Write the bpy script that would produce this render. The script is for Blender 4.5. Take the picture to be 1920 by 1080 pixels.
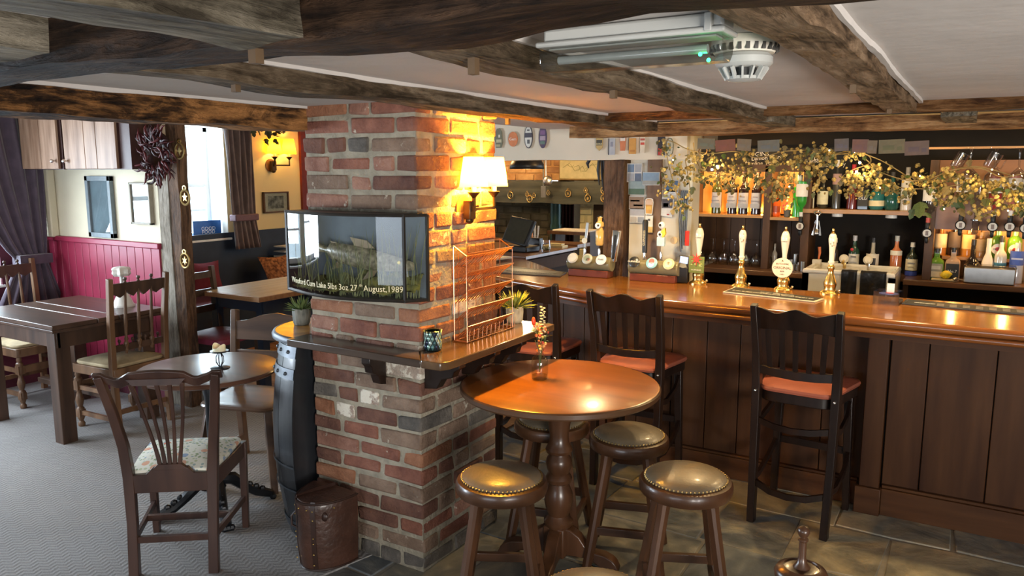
import bpy, math, random
from mathutils import Vector, Matrix, noise
random.seed(7)
S=bpy.context.scene
for o in list(bpy.data.objects): bpy.data.objects.remove(o)
C=S.collection
R=math.radians; PI=math.pi
# ---------------------------------------------------------------- camera
PIT,YAW,FPX,EYE=R(8.7),R(31.1),1443.,1.65
cam=bpy.data.objects.new('camera',bpy.data.cameras.new('camera')); C.objects.link(cam)
cam.location=(0,0,EYE); cam.rotation_euler=(R(90)-PIT,0,YAW)
cam.data.lens=FPX/1920*36; cam.data.sensor_width=36; cam.data.clip_start=.05
S.camera=cam
S.view_settings.view_transform='Standard'; S.view_settings.look='None'
S.view_settings.exposure=0.95; S.view_settings.gamma=1; S.view_settings.use_curve_mapping=False
# ---------------------------------------------------------------- world and lights
w=bpy.data.worlds.new('sky'); S.world=w; w.use_nodes=True
bg=w.node_tree.nodes['Background']; bg.inputs[0].default_value=(.72,.85,1,1); bg.inputs[1].default_value=2.6
def area(name,loc,aim,sx,sy,power,col):
    l=bpy.data.lights.new(name,'AREA'); l.shape='RECTANGLE'; l.size=sx; l.size_y=sy; l.energy=power; l.color=col
    o=bpy.data.objects.new(name,l); C.objects.link(o); o.location=loc
    o.rotation_euler=(Vector(aim)-Vector(loc)).to_track_quat('-Z','Y').to_euler(); return o
def point(name,loc,power,col,r=.02):
    l=bpy.data.lights.new(name,'POINT'); l.energy=power; l.color=col; l.shadow_soft_size=r
    o=bpy.data.objects.new(name,l); C.objects.link(o); o.location=loc; return o
def spot(name,loc,aim,power,col,ang=100,r=.02,blend=.5):
    l=bpy.data.lights.new(name,'SPOT'); l.energy=power; l.color=col; l.spot_size=R(ang); l.shadow_soft_size=r; l.spot_blend=blend
    o=bpy.data.objects.new(name,l); C.objects.link(o); o.location=loc
    o.rotation_euler=(Vector(aim)-Vector(loc)).to_track_quat('-Z','Y').to_euler(); return o
DAY=(.78,.88,1.); WARM=(1.,.66,.3)
area('daylight_front_window',(-1.2,-2.35,.95),(-1.8,2.4,.1),2.4,.9,28,DAY)
area('daylight_right_window',(2.9,-.4,1.1),(-.6,1.6,1.5),1.8,1.2,17,(.93,.94,1.))
_l=area('ceiling_fill_light',(2.6,-1.2,.9),(.2,1.6,2.0),1.6,.8,40,(1.,.95,.88)); _l.data.spread=R(95)  # added upward fill to brighten the ceiling, no real source stands here
area('daylight_near_left_window',(-6.38,.4,1.15),(-3,1.6,.0),1.4,1.0,112,DAY)
area('daylight_left_window',(-6.5,2.25,1.45),(-4,2.4,.2),1.2,1.1,55,DAY)
area('daylight_alcove_window',(-6.75,4.85,1.5),(-4,4.6,.9),.7,1.1,35,DAY)
area('daylight_far_window',(-6.4,7.2,1.5),(-4,7,.9),1.0,1.0,12,(1,.9,.75))
for i,x in enumerate((-1.75,-1.05,-.35,.35)):
    spot('bar_downlight',(x,4.02,1.80),(x+.05,3.7,0),19,(1,.70,.34),140,.025)
    spot('back_bar_downlight',(x+.1,5.0,2.05),(x+.1,5.45,.9),9,(1,.72,.38),130,.03)
point('servery_light',(-2.6,5.9,1.95),9,(1,.60,.22),.06)
point('servery_light',(-4.3,6.2,2.0),14,(1,.62,.26),.06)
# ---------------------------------------------------------------- pixel to room geometry
_c,_s=math.cos(PIT),math.sin(PIT); _a,_b=math.cos(YAW),math.sin(YAW)
FW=(-_b*_c,_a*_c,-_s); RT=(_a,_b,0.); UP=(-_b*_s,_a*_s,_c)
def pt(px,py,ax,v):
    a=(px-960)/FPX; b=(540-py)/FPX
    d=[FW[i]+a*RT[i]+b*UP[i] for i in range(3)]
    i='xyz'.index(ax); o=(0,0,EYE); t=(v-o[i])/d[i]
    return Vector([o[j]+t*d[j] for j in range(3)])
# ---------------------------------------------------------------- mesh builder
class M:
    def __init__(s): s.v=[]; s.f=[]
    def add(s,vs,fs):
        n=len(s.v); s.v+=[tuple(v) for v in vs]; s.f+=[tuple(i+n for i in f) for f in fs]; return s
    def box(s,x0,x1,y0,y1,z0,z1,T=None):
        vs=[(x,y,z) for x in(x0,x1) for y in(y0,y1) for z in(z0,z1)]
        if T is not None: vs=[T@Vector(v) for v in vs]
        return s.add(vs,[(0,1,3,2),(4,6,7,5),(0,4,5,1),(2,3,7,6),(0,2,6,4),(1,5,7,3)])
    def bar(s,p,q,wx,wy,up=(0,0,1),tw=None):
        # rectangular bar from p to q (optionally tapering to tw=(wx2,wy2))
        p,q=Vector(p),Vector(q); d=(q-p).normalized(); u=Vector(up)
        if abs(d.dot(u))>.98: u=Vector((0,1,0))
        a=d.cross(u).normalized(); b=a.cross(d).normalized(); t=tw or (wx,wy)
        vs=[p+a*i*wx/2+b*j*wy/2 for i,j in((-1,-1),(1,-1),(1,1),(-1,1))]+[q+a*i*t[0]/2+b*j*t[1]/2 for i,j in((-1,-1),(1,-1),(1,1),(-1,1))]
        return s.add(vs,[(0,1,2,3),(7,6,5,4),(0,4,5,1),(1,5,6,2),(2,6,7,3),(3,7,4,0)])
    def lathe(s,prof,n=20,o=(0,0,0),T=None,a0=0,a1=2*PI,cap=True):
        full=abs(a1-a0-2*PI)<1e-6; m=n if full else n+1; vs=[]
        for r,z in prof:
            for k in range(m):
                a=a0+(a1-a0)*k/n; v=Vector((o[0]+r*math.cos(a),o[1]+r*math.sin(a),o[2]+z)); vs.append(T@v if T is not None else v)
        fs=[]
        for i in range(len(prof)-1):
            for k in range(n):
                k2=(k+1)%m if full else k+1
                fs.append((i*m+k,i*m+k2,(i+1)*m+k2,(i+1)*m+k))
        if cap:
            if prof[0][0]>1e-5: fs.append(tuple(reversed(range(m))))
            if prof[-1][0]>1e-5: fs.append(tuple((len(prof)-1)*m+k for k in range(m)))
        return s.add(vs,fs)
    def tube(s,pts,r,n=8,closed=False,prof=None,up=None,cap=True):
        pts=[Vector(p) for p in pts]; N=len(pts)
        rs=r if isinstance(r,(list,tuple)) else [r]*N
        prof=prof or [(math.cos(2*PI*k/n),math.sin(2*PI*k/n)) for k in range(n)]; n=len(prof)
        vs=[]; ref=Vector(up) if up else None; a=None
        for i in range(N):
            if closed: d=pts[(i+1)%N]-pts[i-1]
            else: d=pts[min(i+1,N-1)]-pts[max(i-1,0)]
            d=d.normalized() if d.length>1e-9 else Vector((0,0,1))
            if ref is not None: a=ref-d*ref.dot(d)
            elif a is None:
                a=Vector((0,0,1)) if abs(d.z)<.9 else Vector((1,0,0)); a=a-d*a.dot(d)
            else: a=a-d*a.dot(d)
            if a.length<1e-6: a=Vector((1,0,0))-d*d.x
            a.normalize(); b=d.cross(a)
            for x,y in prof: vs.append(pts[i]+(b*x+a*y)*rs[i])
        fs=[]
        for i in range(N if closed else N-1):
            j=(i+1)%N
            for k in range(n): fs.append((i*n+k,i*n+(k+1)%n,j*n+(k+1)%n,j*n+k))
        if cap and not closed: fs+= [tuple(reversed(range(n))),tuple((N-1)*n+k for k in range(n))]
        return s.add(vs,fs)
    def prism(s,poly,d0,d1,ax='y'):
        # poly of 2-D points, extruded along an axis
        def P(u,v,d): return {'x':(d,u,v),'y':(u,d,v),'z':(u,v,d)}[ax]
        n=len(poly); vs=[P(u,v,d0) for u,v in poly]+[P(u,v,d1) for u,v in poly]
        return s.add(vs,[tuple(range(n)),tuple(reversed(range(n,2*n)))]+[(i,n+i,n+(i+1)%n,(i+1)%n) for i in range(n)])
    def ball(s,c,r,n=10,sc=(1,1,1)):
        m=max(4,n//2+1); pr=[(math.sin(PI*i/m),-math.cos(PI*i/m)) for i in range(m+1)]
        T=Matrix.Translation(Vector(c))@Matrix.Diagonal((r*sc[0],r*sc[1],r*sc[2],1))
        return s.lathe(pr,n,T=T,cap=False)
    def grid(s,fn,nu,nv):
        vs=[fn(i/nu,j/nv) for i in range(nu+1) for j in range(nv+1)]
        return s.add(vs,[(i*(nv+1)+j,(i+1)*(nv+1)+j,(i+1)*(nv+1)+j+1,i*(nv+1)+j+1) for i in range(nu) for j in range(nv)])
    def mesh(s,name):
        me=bpy.data.meshes.new(name); me.from_pydata(s.v,[],s.f); me.validate(); me.update()
        import bmesh
        bm=bmesh.new(); bm.from_mesh(me); bmesh.ops.recalc_face_normals(bm,faces=bm.faces[:]); bm.to_mesh(me); bm.free()
        return me
def ob(name,m,mt,parent=None,bev=0,smooth=True,ang=40,kind=None,label=None,loc=None,sub=0,solid=0):
    me=m.mesh(name) if isinstance(m,M) else m
    if isinstance(m,M):
        if smooth:
            me.polygons.foreach_set('use_smooth',[True]*len(me.polygons)); me.set_sharp_from_angle(angle=R(ang))
        if mt: me.materials.append(mt)
    o=bpy.data.objects.new(name,me); C.objects.link(o)
    if parent: o.parent=parent
    if loc is not None: o.location=loc
    if solid: q=o.modifiers.new('solid','SOLIDIFY'); q.thickness=solid; q.offset=0
    if bev:
        q=o.modifiers.new('bevel','BEVEL'); q.width=bev; q.segments=2; q.limit_method='ANGLE'; q.angle_limit=R(35)
    if sub: q=o.modifiers.new('sub','SUBSURF'); q.levels=sub; q.render_levels=sub
    if kind: o['kind']=kind
    if label: o['label']=label
    return o
def thing(name,label,cat,loc=(0,0,0),rz=0,group=None):
    o=bpy.data.objects.new(name,None); C.objects.link(o); o.location=loc; o.rotation_euler=(0,0,rz); o.empty_display_size=.05
    o['label']=label; o['category']=cat
    if group: o['group']=group
    return o
def tag(o,label,cat,group=None):
    o['label']=label; o['category']=cat
    if group: o['group']=group
    return o
def struct(name,label=None):
    o=bpy.data.objects.new(name,None); C.objects.link(o); o['kind']='structure'; o.empty_display_size=.05
    if label: o['label']=label
    return o
def dup(root,loc,rz=0,label=None,group=None,sc=None):
    r=root.copy(); C.objects.link(r); r.location=loc; r.rotation_euler=(0,0,rz)
    if label: r['label']=label
    if group: r['group']=group
    if sc: r.scale=sc
    for ch in list(root.children):
        c=ch.copy(); C.objects.link(c); c.parent=r
        for g in list(ch.children):
            d=g.copy(); C.objects.link(d); d.parent=c
    return r
def text(name,s,size,mt,parent=None,loc=(0,0,0),rot=(PI/2,0,0),ext=.0006,align='CENTER',sx=1,bend=None):
    cu=bpy.data.curves.new(name,'FONT'); cu.body=s; cu.size=size; cu.extrude=ext; cu.align_x=align; cu.align_y='CENTER'; cu.resolution_u=2
    t=bpy.data.objects.new(name,cu); C.objects.link(t)
    me=bpy.data.meshes.new_from_object(t); bpy.data.objects.remove(t)
    if sx!=1 or bend:
        for v in me.vertices:
            v.co.x*=sx
            if bend: v.co=Vector(bend(v.co))
    me.materials.append(mt)
    o=bpy.data.objects.new(name,me); C.objects.link(o); o.location=loc; o.rotation_euler=rot
    if parent: o.parent=parent
    return o
# ---------------------------------------------------------------- materials
def _new(name):
    m=bpy.data.materials.new(name); m.use_nodes=True; nt=m.node_tree
    return m,nt,nt.nodes['Principled BSDF']
def mat(name,col,rough=.5,metal=0,var=.15,scale=12,bump=0,trans=0,emit=None,es=0,coat=0,ior=1.45,col2=None,stretch=(1,1,1),det=4,sub=0,alpha=1,lo=.35,hi=.65,bscale=None,sheen=0):
    m,nt,b=_new(name); N=nt.nodes; L=nt.links
    tc=N.new('ShaderNodeTexCoord'); mp=N.new('ShaderNodeMapping'); mp.inputs['Scale'].default_value=stretch
    L.new(tc.outputs['Object'],mp.inputs[0])
    nz=N.new('ShaderNodeTexNoise'); nz.inputs['Scale'].default_value=scale; nz.inputs['Detail'].default_value=det
    L.new(mp.outputs[0],nz.inputs['Vector'])
    cr=N.new('ShaderNodeValToRGB'); cr.color_ramp.elements[0].position=lo; cr.color_ramp.elements[1].position=hi
    c2=col2 or tuple(min(1,c*(1+var)) for c in col); c1=col if col2 else tuple(c*(1-var) for c in col)
    cr.color_ramp.elements[0].color=(*c1,1); cr.color_ramp.elements[1].color=(*c2,1)
    L.new(nz.outputs[0],cr.inputs[0]); L.new(cr.outputs[0],b.inputs['Base Color'])
    b.inputs['Roughness'].default_value=rough; b.inputs['Metallic'].default_value=metal; b.inputs['IOR'].default_value=ior
    b.inputs['Transmission Weight'].default_value=trans; b.inputs['Coat Weight'].default_value=coat; b.inputs['Coat Roughness'].default_value=.12
    b.inputs['Alpha'].default_value=alpha; b.inputs['Subsurface Weight'].default_value=sub
    b.inputs['Sheen Weight'].default_value=sheen
    if emit: b.inputs['Emission Color'].default_value=(*emit,1); b.inputs['Emission Strength'].default_value=es
    if bump:
        src=nz
        if bscale:
            src=N.new('ShaderNodeTexNoise'); src.inputs['Scale'].default_value=bscale; src.inputs['Detail'].default_value=5; L.new(mp.outputs[0],src.inputs['Vector'])
        bp=N.new('ShaderNodeBump'); bp.inputs['Strength'].default_value=bump; bp.inputs['Distance'].default_value=.01
        L.new(src.outputs[0],bp.inputs['Height']); L.new(bp.outputs[0],b.inputs['Normal'])
    return m
def wood(name,c1,c2,rough=.4,ax='z',scale=9,coat=0,bump=.12,st=14,spec=.5):
    s={'x':(1,st,st),'y':(st,1,st),'z':(st,st,1)}[ax]
    m=mat(name,c1,rough,0,0,scale/4,bump,col2=c2,stretch=s,coat=coat,det=7,lo=.3,hi=.7); m.node_tree.nodes['Principled BSDF'].inputs['Specular IOR Level'].default_value=spec; return m
def glass(name,col=(1,1,1),t=.9,rough=.02,dens=1):
    # thin clear glass: see-through, with a Fresnel gloss
    m,nt,b=_new(name); N=nt.nodes; L=nt.links; N.remove(b); out=N['Material Output']
    tr=N.new('ShaderNodeBsdfTransparent'); tr.inputs[0].default_value=(*[c*t for c in col],1)
    gl=N.new('ShaderNodeBsdfGlossy'); gl.inputs['Roughness'].default_value=rough
    lw=N.new('ShaderNodeLayerWeight'); lw.inputs[0].default_value=.5
    pw=N.new('ShaderNodeMath'); pw.operation='POWER'; L.new(lw.outputs['Facing'],pw.inputs[0]); pw.inputs[1].default_value=2.5
    ma=N.new('ShaderNodeMath'); ma.operation='MULTIPLY_ADD'; L.new(pw.outputs[0],ma.inputs[0]); ma.inputs[1].default_value=min(.8,.4*dens); ma.inputs[2].default_value=.03*dens
    mx=N.new('ShaderNodeMixShader'); L.new(ma.outputs[0],mx.inputs[0]); L.new(tr.outputs[0],mx.inputs[1]); L.new(gl.outputs[0],mx.inputs[2]); L.new(mx.outputs[0],out.inputs[0])
    return m
def emis(name,col,s):
    m,nt,b=_new(name); b.inputs['Base Color'].default_value=(*col,1); b.inputs['Emission Color'].default_value=(*col,1); b.inputs['Emission Strength'].default_value=s; return m
_pc={}
def plain(c,rough=.5,metal=0,coat=0):
    k=(tuple(round(x,3) for x in c),rough,metal,coat)
    if k not in _pc: _pc[k]=mat('paint_%d'%len(_pc),c,rough,metal,.08,30,coat=coat)
    return _pc[k]
plaster=mat('plaster',(.50,.46,.43),.85,0,.07,3,.35,bscale=9)
ceilm=mat('ceiling_plaster',(.49,.455,.43),.85,0,.06,2,.5,bscale=6)
creamw=mat('cream_wall',(.60,.55,.42),.8,0,.05,3,.15)
yellw=mat('yellow_wall',(.78,.62,.28),.8,0,.05,3,.15)
bluew=mat('navy_paint',(.018,.03,.055),.5,0,.15,6,.05)
burg=mat('burgundy_paint',(.26,.022,.055),.38,0,.1,5,.05)
burgd=mat('dark_burgundy_paint',(.10,.02,.035),.45,0,.1,5)
whitep=mat('white_paint',(.80,.80,.78),.4,0,.04,8)
def beam_mat(name,dark,mid,light,ax='x',bump=1.,patch=2.2,grad=None,rough=.75,pb=.5):
    # hewn oak: long grain, blotches of worn timber, deep bump
    m,nt,b=_new(name); N=nt.nodes; L=nt.links
    tc=N.new('ShaderNodeTexCoord')
    def nz(st,sc,det=6,dist=0):
        mp=N.new('ShaderNodeMapping'); mp.inputs['Scale'].default_value={'x':(1,st,st),'y':(st,1,st),'z':(st,st,1)}[ax]; L.new(tc.outputs['Object'],mp.inputs[0])
        n=N.new('ShaderNodeTexNoise'); n.inputs['Scale'].default_value=sc; n.inputs['Detail'].default_value=det; n.inputs['Distortion'].default_value=dist; n.inputs['Roughness'].default_value=.62; L.new(mp.outputs[0],n.inputs[0]); return n
    g=nz(9,4.5,9,1.0); p=nz(2.2,patch,6,1.2); f=nz(3,24,6)
    def mth(op,x,y):
        q=N.new('ShaderNodeMath'); q.operation=op
        for k,v in((0,x),(1,y)):
            if hasattr(v,'links') or hasattr(v,'node'): L.new(v,q.inputs[k])
            else: q.inputs[k].default_value=v
        return q.outputs[0]
    s_=mth('ADD',mth('MULTIPLY',g.outputs[0],.50),mth('ADD',mth('MULTIPLY',p.outputs[0],pb),mth('MULTIPLY',f.outputs[0],.22)))
    if grad:
        sx=N.new('ShaderNodeSeparateXYZ'); L.new(tc.outputs['Object'],sx.inputs[0]); mr=N.new('ShaderNodeMapRange'); mr.inputs[1].default_value=grad[0]; mr.inputs[2].default_value=grad[1]; mr.inputs[3].default_value=-.11; mr.inputs[4].default_value=.05; L.new(sx.outputs['XYZ'.index(ax.upper())],mr.inputs[0]); s_=mth('ADD',s_,mr.outputs[0])
    cr=N.new('ShaderNodeValToRGB'); e=cr.color_ramp.elements; e[0].position=.50; e[0].color=(*dark,1); e[1].position=.74; e[1].color=(*light,1); q=e.new(.60); q.color=(*mid,1)
    L.new(s_,cr.inputs[0]); L.new(cr.outputs[0],b.inputs['Base Color']); b.inputs['Roughness'].default_value=rough; b.inputs['Specular IOR Level'].default_value=.12
    bp=N.new('ShaderNodeBump'); bp.inputs['Strength'].default_value=bump; bp.inputs['Distance'].default_value=.045; L.new(s_,bp.inputs['Height']); L.new(bp.outputs[0],b.inputs['Normal'])
    return m
beamx=beam_mat('brown_beam_x',(.035,.014,.006),(.12,.055,.020),(.26,.14,.065),'x')
beamy=beam_mat('grey_beam_y',(.028,.019,.011),(.095,.066,.041),(.22,.165,.11),'y')
beamyw=beam_mat('pale_beam_y',(.05,.040,.028),(.14,.118,.085),(.30,.26,.20),'y',1.2)
beamb=beam_mat('mottled_beam_y',(.014,.009,.007),(.075,.036,.016),(.42,.19,.065),'y',1.3,4.5,(1.1,2.3),pb=.6)
postm=beam_mat('post_oak',(.03,.016,.010),(.085,.045,.025),(.17,.095,.055),'z',.7,rough=.5)
mortar=mat('mortar',(.25,.22,.165),.95,0,.2,14,.9,bscale=60)
# ================================================================ setting
def rough_beam(x0,x1,y0,y1,z0,z1,ax='x',amp=.012,seg=.07,seed=0,cham=.0):
    L=(x1-x0) if ax=='x' else ((y1-y0) if ax=='y' else (z1-z0)); n=max(2,int(L/seg)); m=M(); ring=[]
    q=4; per=[]
    A=[(0,0),(1,0),(1,1),(0,1)]
    for e in range(4):
        a,b2=A[e],A[(e+1)%4]
        for k in range(q): t=k/q; per.append((a[0]+(b2[0]-a[0])*t,a[1]+(b2[1]-a[1])*t))
    def P(t,u,v):
        if ax=='x': return Vector((x0+(x1-x0)*t,y0+(y1-y0)*u,z0+(z1-z0)*v))
        if ax=='y': return Vector((x0+(x1-x0)*u,y0+(y1-y0)*t,z0+(z1-z0)*v))
        return Vector((x0+(x1-x0)*u,y0+(y1-y0)*v,z0+(z1-z0)*t))
    vs=[]
    for i in range(n+1):
        for u,v in per:
            p=P(i/n,u,v); k=Vector((p.x*3+seed,p.y*3,p.z*3))
            d=noise.noise_vector(k)*amp+noise.noise_vector(k*4)*amp*.45
            vs.append(p+d)
    c=len(per); fs=[]
    for i in range(n):
        for k in range(c): fs.append((i*c+k,i*c+(k+1)%c,(i+1)*c+(k+1)%c,(i+1)*c+k))
    fs+=[tuple(reversed(range(c))),tuple(n*c+k for k in range(c))]
    return m.add(vs,fs)
CZ=1.912
# ---- floor: carpet, flagstones, boards
fl=struct('floor')
ob('floor_bed',M().box(-6.6,3.2,-2.6,10,-.12,-.02),plain((.08,.075,.06),.95),fl)
# carpet with a woven herringbone
def carpet_mat():
    m,nt,b=_new('carpet'); N=nt.nodes; L=nt.links
    tc=N.new('ShaderNodeTexCoord'); mp=N.new('ShaderNodeMapping'); mp.inputs['Rotation'].default_value=(0,0,R(20)); L.new(tc.outputs['Object'],mp.inputs[0])
    def mm(op,x,y=None,z=None):
        q=N.new('ShaderNodeMath'); q.operation=op
        for k,v in enumerate((x,y,z)):
            if v is None: continue
            if isinstance(v,(int,float)): q.inputs[k].default_value=v
            else: L.new(v,q.inputs[k])
        return q.outputs[0]
    sp=N.new('ShaderNodeSeparateXYZ'); L.new(mp.outputs[0],sp.inputs[0])
    zg=mm('ABSOLUTE',mm('SUBTRACT',mm('FRACT',mm('MULTIPLY',sp.outputs[1],17.)),.5))
    bnd=mm('SINE',mm('MULTIPLY',mm('ADD',mm('MULTIPLY',sp.outputs[0],34.),mm('MULTIPLY',zg,1.6)),6.283))
    nz=N.new('ShaderNodeTexNoise'); nz.inputs['Scale'].default_value=150; L.new(tc.outputs['Object'],nz.inputs[0])
    n2=N.new('ShaderNodeTexNoise'); n2.inputs['Scale'].default_value=1.3; L.new(tc.outputs['Object'],n2.inputs[0])
    ad=N.new('ShaderNodeMath'); ad.operation='ADD'; L.new(mm('MULTIPLY_ADD',bnd,.32,.5),ad.inputs[0]); L.new(nz.outputs[0],ad.inputs[1])
    ad2=N.new('ShaderNodeMath'); ad2.operation='ADD'; L.new(ad.outputs[0],ad2.inputs[0]); L.new(n2.outputs[0],ad2.inputs[1])
    mr=N.new('ShaderNodeMapRange'); mr.inputs[1].default_value=.6; mr.inputs[2].default_value=2.3; L.new(ad2.outputs[0],mr.inputs[0])
    cr=N.new('ShaderNodeValToRGB'); cr.color_ramp.elements[0].color=(.125,.118,.112,1); cr.color_ramp.elements[1].color=(.32,.305,.295,1)
    L.new(mr.outputs[0],cr.inputs[0]); L.new(cr.outputs[0],b.inputs['Base Color']); b.inputs['Roughness'].default_value=1; b.inputs['Specular IOR Level'].default_value=.1
    bp=N.new('ShaderNodeBump'); bp.inputs['Strength'].default_value=.5; bp.inputs['Distance'].default_value=.004; L.new(ad.outputs[0],bp.inputs['Height']); L.new(bp.outputs[0],b.inputs['Normal'])
    return m
m=M(); m.prism([(-6.25,-2.5),(-2.9,-2.5),(-2.22,2.0),(-2.13,2.36),(-2.46,2.36),(-2.5,3.6),(-6.25,3.6)],-.03,.006,'z')
ob('carpet',m,carpet_mat(),fl)
bd=wood('floorboard',(.30,.12,.035),(.55,.26,.09),.35,'x',6,coat=.3)
for i in range(16):
    y=3.61+i*.14
    if i: sh=ob('floorboard',board_me,None,fl,loc=(0,y,0))
    else:
        board_me=M().box(-6.25,-2.5,.002,.136,-.03,.003).mesh('floorboard'); board_me.materials.append(bd)
        ob('floorboard',board_me,None,fl,loc=(0,y,0))
def slate(name,c1,c2,c3):
    m,nt,b=_new(name); N=nt.nodes; L=nt.links; tc=N.new('ShaderNodeTexCoord')
    def nz(s,d,ds=0): n=N.new('ShaderNodeTexNoise'); n.inputs['Scale'].default_value=s; n.inputs['Detail'].default_value=d; n.inputs['Distortion'].default_value=ds; n.inputs['Roughness'].default_value=.6; L.new(tc.outputs['Object'],n.inputs[0]); return n
    a=nz(2.6,7,1.2); f=nz(11,6,.5)
    ad=N.new('ShaderNodeMath'); ad.operation='MULTIPLY_ADD'; L.new(f.outputs[0],ad.inputs[0]); ad.inputs[1].default_value=.35; L.new(a.outputs[0],ad.inputs[2])
    cr=N.new('ShaderNodeValToRGB'); e=cr.color_ramp.elements; e[0].position=.50; e[0].color=(*c1,1); e[1].position=.86; e[1].color=(*c3,1); q=e.new(.68); q.color=(*c2,1); L.new(ad.outputs[0],cr.inputs[0]); L.new(cr.outputs[0],b.inputs['Base Color'])
    b.inputs['Roughness'].default_value=.42; b.inputs['Specular IOR Level'].default_value=.4
    bp=N.new('ShaderNodeBump'); bp.inputs['Strength'].default_value=.8; bp.inputs['Distance'].default_value=.012; L.new(ad.outputs[0],bp.inputs['Height']); L.new(bp.outputs[0],b.inputs['Normal']); return m
stonem=[slate('flagstone_%d'%i,*c) for i,c in enumerate([((.06,.07,.075),(.14,.14,.13),(.27,.24,.17)),((.09,.095,.09),(.18,.17,.14),(.31,.27,.19)),((.05,.06,.07),(.105,.115,.12),(.20,.20,.18)),((.11,.105,.09),(.22,.20,.145),(.36,.31,.21))])]
rnd=random.Random(3)
ys=[-.6]
while ys[-1]<4.3: ys.append(ys[-1]+rnd.choice([.38,.46,.55,.3]))
xl=lambda y: -2.2+.04*noise.noise((0,y*3,0)) if y<2.3 else -2.5
for j in range(len(ys)-1):
    y0,y1=ys[j],ys[j+1]; x=xl((y0+y1)/2)
    if y0>2.2: x=-2.46
    while x<2.0:
        wd=rnd.uniform(.3,.66); x1=min(x+wd,2.1); g=.007
        m=M(); jt=lambda: rnd.uniform(-.014,.012)
        h=rnd.uniform(-.002,.003)
        c=[(x+g+jt(),y0+g+jt()),((x+x1)/2,y0+g+jt()),(x1-g+jt(),y0+g+jt()),(x1-g+jt(),y1-g+jt()),((x+x1)/2,y1-g+jt()),(x+g+jt(),y1-g+jt())]
        m.prism(c,-.03,h,'z'); ob('flagstone',m,rnd.choice(stonem),fl,bev=.005)
        x=x1
ob('floor_grout',M().box(-2.6,3.2,-2.5,4.5,-.025,-.004),plain((.19,.175,.145),.95),fl)
ob('floor_behind_bar',M().box(-6.25,3.2,4.2,10,-.02,-.001),plain((.05,.045,.04),.7),fl)
# ---- outer walls
W=-6.25
wl=struct('wall_left')
m=M()
def wallseg(m,y0,y1,z0,z1): m.box(W-.3,W,y0,y1,z0,z1)
w1=(1.55,2.92,.80,2.05); w2=(4.50,5.0,1.0,2.06); w0=(-.4,1.2,.8,1.9)
edges=[(-2.6,w0),(w0[1],w1),(w1[1],w2)]
for y,wn in edges: wallseg(m,y,wn[0],0,2.4); wallseg(m,wn[0],wn[1],0,wn[2]); wallseg(m,wn[0],wn[1],wn[3],2.4)
wallseg(m,w2[1],6.05,0,2.4); wallseg(m,6.05,6.7,0,.9); wallseg(m,6.05,6.7,2.05,2.4); wallseg(m,6.7,10,0,2.4)
ob('wall_plaster',m,mat('left_wall_paint',(.75,.62,.33),.8,0,.04,3,.1),wl)
ob('dado_board',M().box(W,W+.012,3.4,6.05,0,1.03).box(W,W+.02,3.4,6.05,1.03,1.05),bluew,wl)
ob('dado_board',M().box(W,W+.012,-2.5,3.3,0,.8).box(W,W+.02,2.92,3.3,.8,1.14),burgd,wl)
ob('corner_plaster',M().box(W,W+.01,2.92,3.3,1.14,2.1),creamw,wl)
# windows
def window(name,wn,rows,cols,depth=.2,mull=.022,trans_z=None):
    y0,y1,z0,z1=wn; wd=struct(name); fx=W-depth
    fr=M(); fr.box(fx-.03,fx+.03,y0,y0+.045,z0,z1).box(fx-.03,fx+.03,y1-.045,y1,z0,z1).box(fx-.03,fx+.03,y0,y1,z1-.045,z1).box(fx-.03,fx+.04,y0,y1,z0,z0+.05)
    ob('window_frame',fr,whitep,wd,bev=.003)
    sm=M(); zm=z0+(z1-z0)*.48; sm.box(fx-.02,fx+.025,y0+.045,y1-.045,zm-.02,zm+.02); ob('meeting_rail',sm,whitep,wd)
    for c in range(1,cols):
        y=y0+(y1-y0)*c/cols; ob('glazing_bar',M().box(fx-.012,fx+.012,y-mull/2,y+mull/2,z0+.045,z1-.045),whitep,wd)
    for r in range(1,rows):
        z=z0+(z1-z0)*r/rows
        if abs(z-zm)>.05: ob('glazing_bar',M().box(fx-.011,fx+.011,y0+.045,y1-.045,z-mull/2,z+mull/2),whitep,wd)
    ob('window_pane',M().box(fx-.003,fx+.001,y0+.04,y1-.04,z0+.04,z1-.04),glass('pane_'+name,(.95,1,1),.97),wd)
    ob('window_sill',M().box(fx+.03,W+.03,y0-.02,y1+.02,z0-.02,z0),whitep,wd,bev=.004)
    rv=M(); rv.box(fx+.03,W+.002,y1-.004,y1,z0,z1).box(fx+.03,W+.002,y0,y0+.004,z0,z1).box(fx+.03,W+.002,y0,y1,z1-.004,z1)
    ob('window_reveal',rv,whitep,wd); return wd
window('window_1',w1,4,4,.2); window('window_2',w2,4,2,.27); window('window_3',w0,3,3,.2)
window('window_4',(6.05,6.7,.9,2.05),3,2,.1)
ob('red_frame',M().box(W-.02,W+.03,5.96,6.06,0,2.3).box(W-.02,W+.03,6.06,6.74,2.05,2.12),plain((.16,.02,.018),.5),wl)
# other shell walls
def shell(name,b,mt,label=None):
    o=ob(name,M().box(*b),mt,kind='structure'); return o
shell('wall_back_left',(W-.3,-2.6,9.9,10.1,0,2.4),creamw)
shell('wall_right',(3.2,3.3,-2.6,7,0,2.4),creamw)
shell('wall_front',(W-.3,3.3,-2.7,-2.6,0,2.4),creamw)
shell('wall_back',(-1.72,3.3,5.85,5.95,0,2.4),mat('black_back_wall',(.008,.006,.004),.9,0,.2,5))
shell('ceiling',(W-.3,3.3,-2.7,10.1,2.32,2.4),ceilm)
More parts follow.
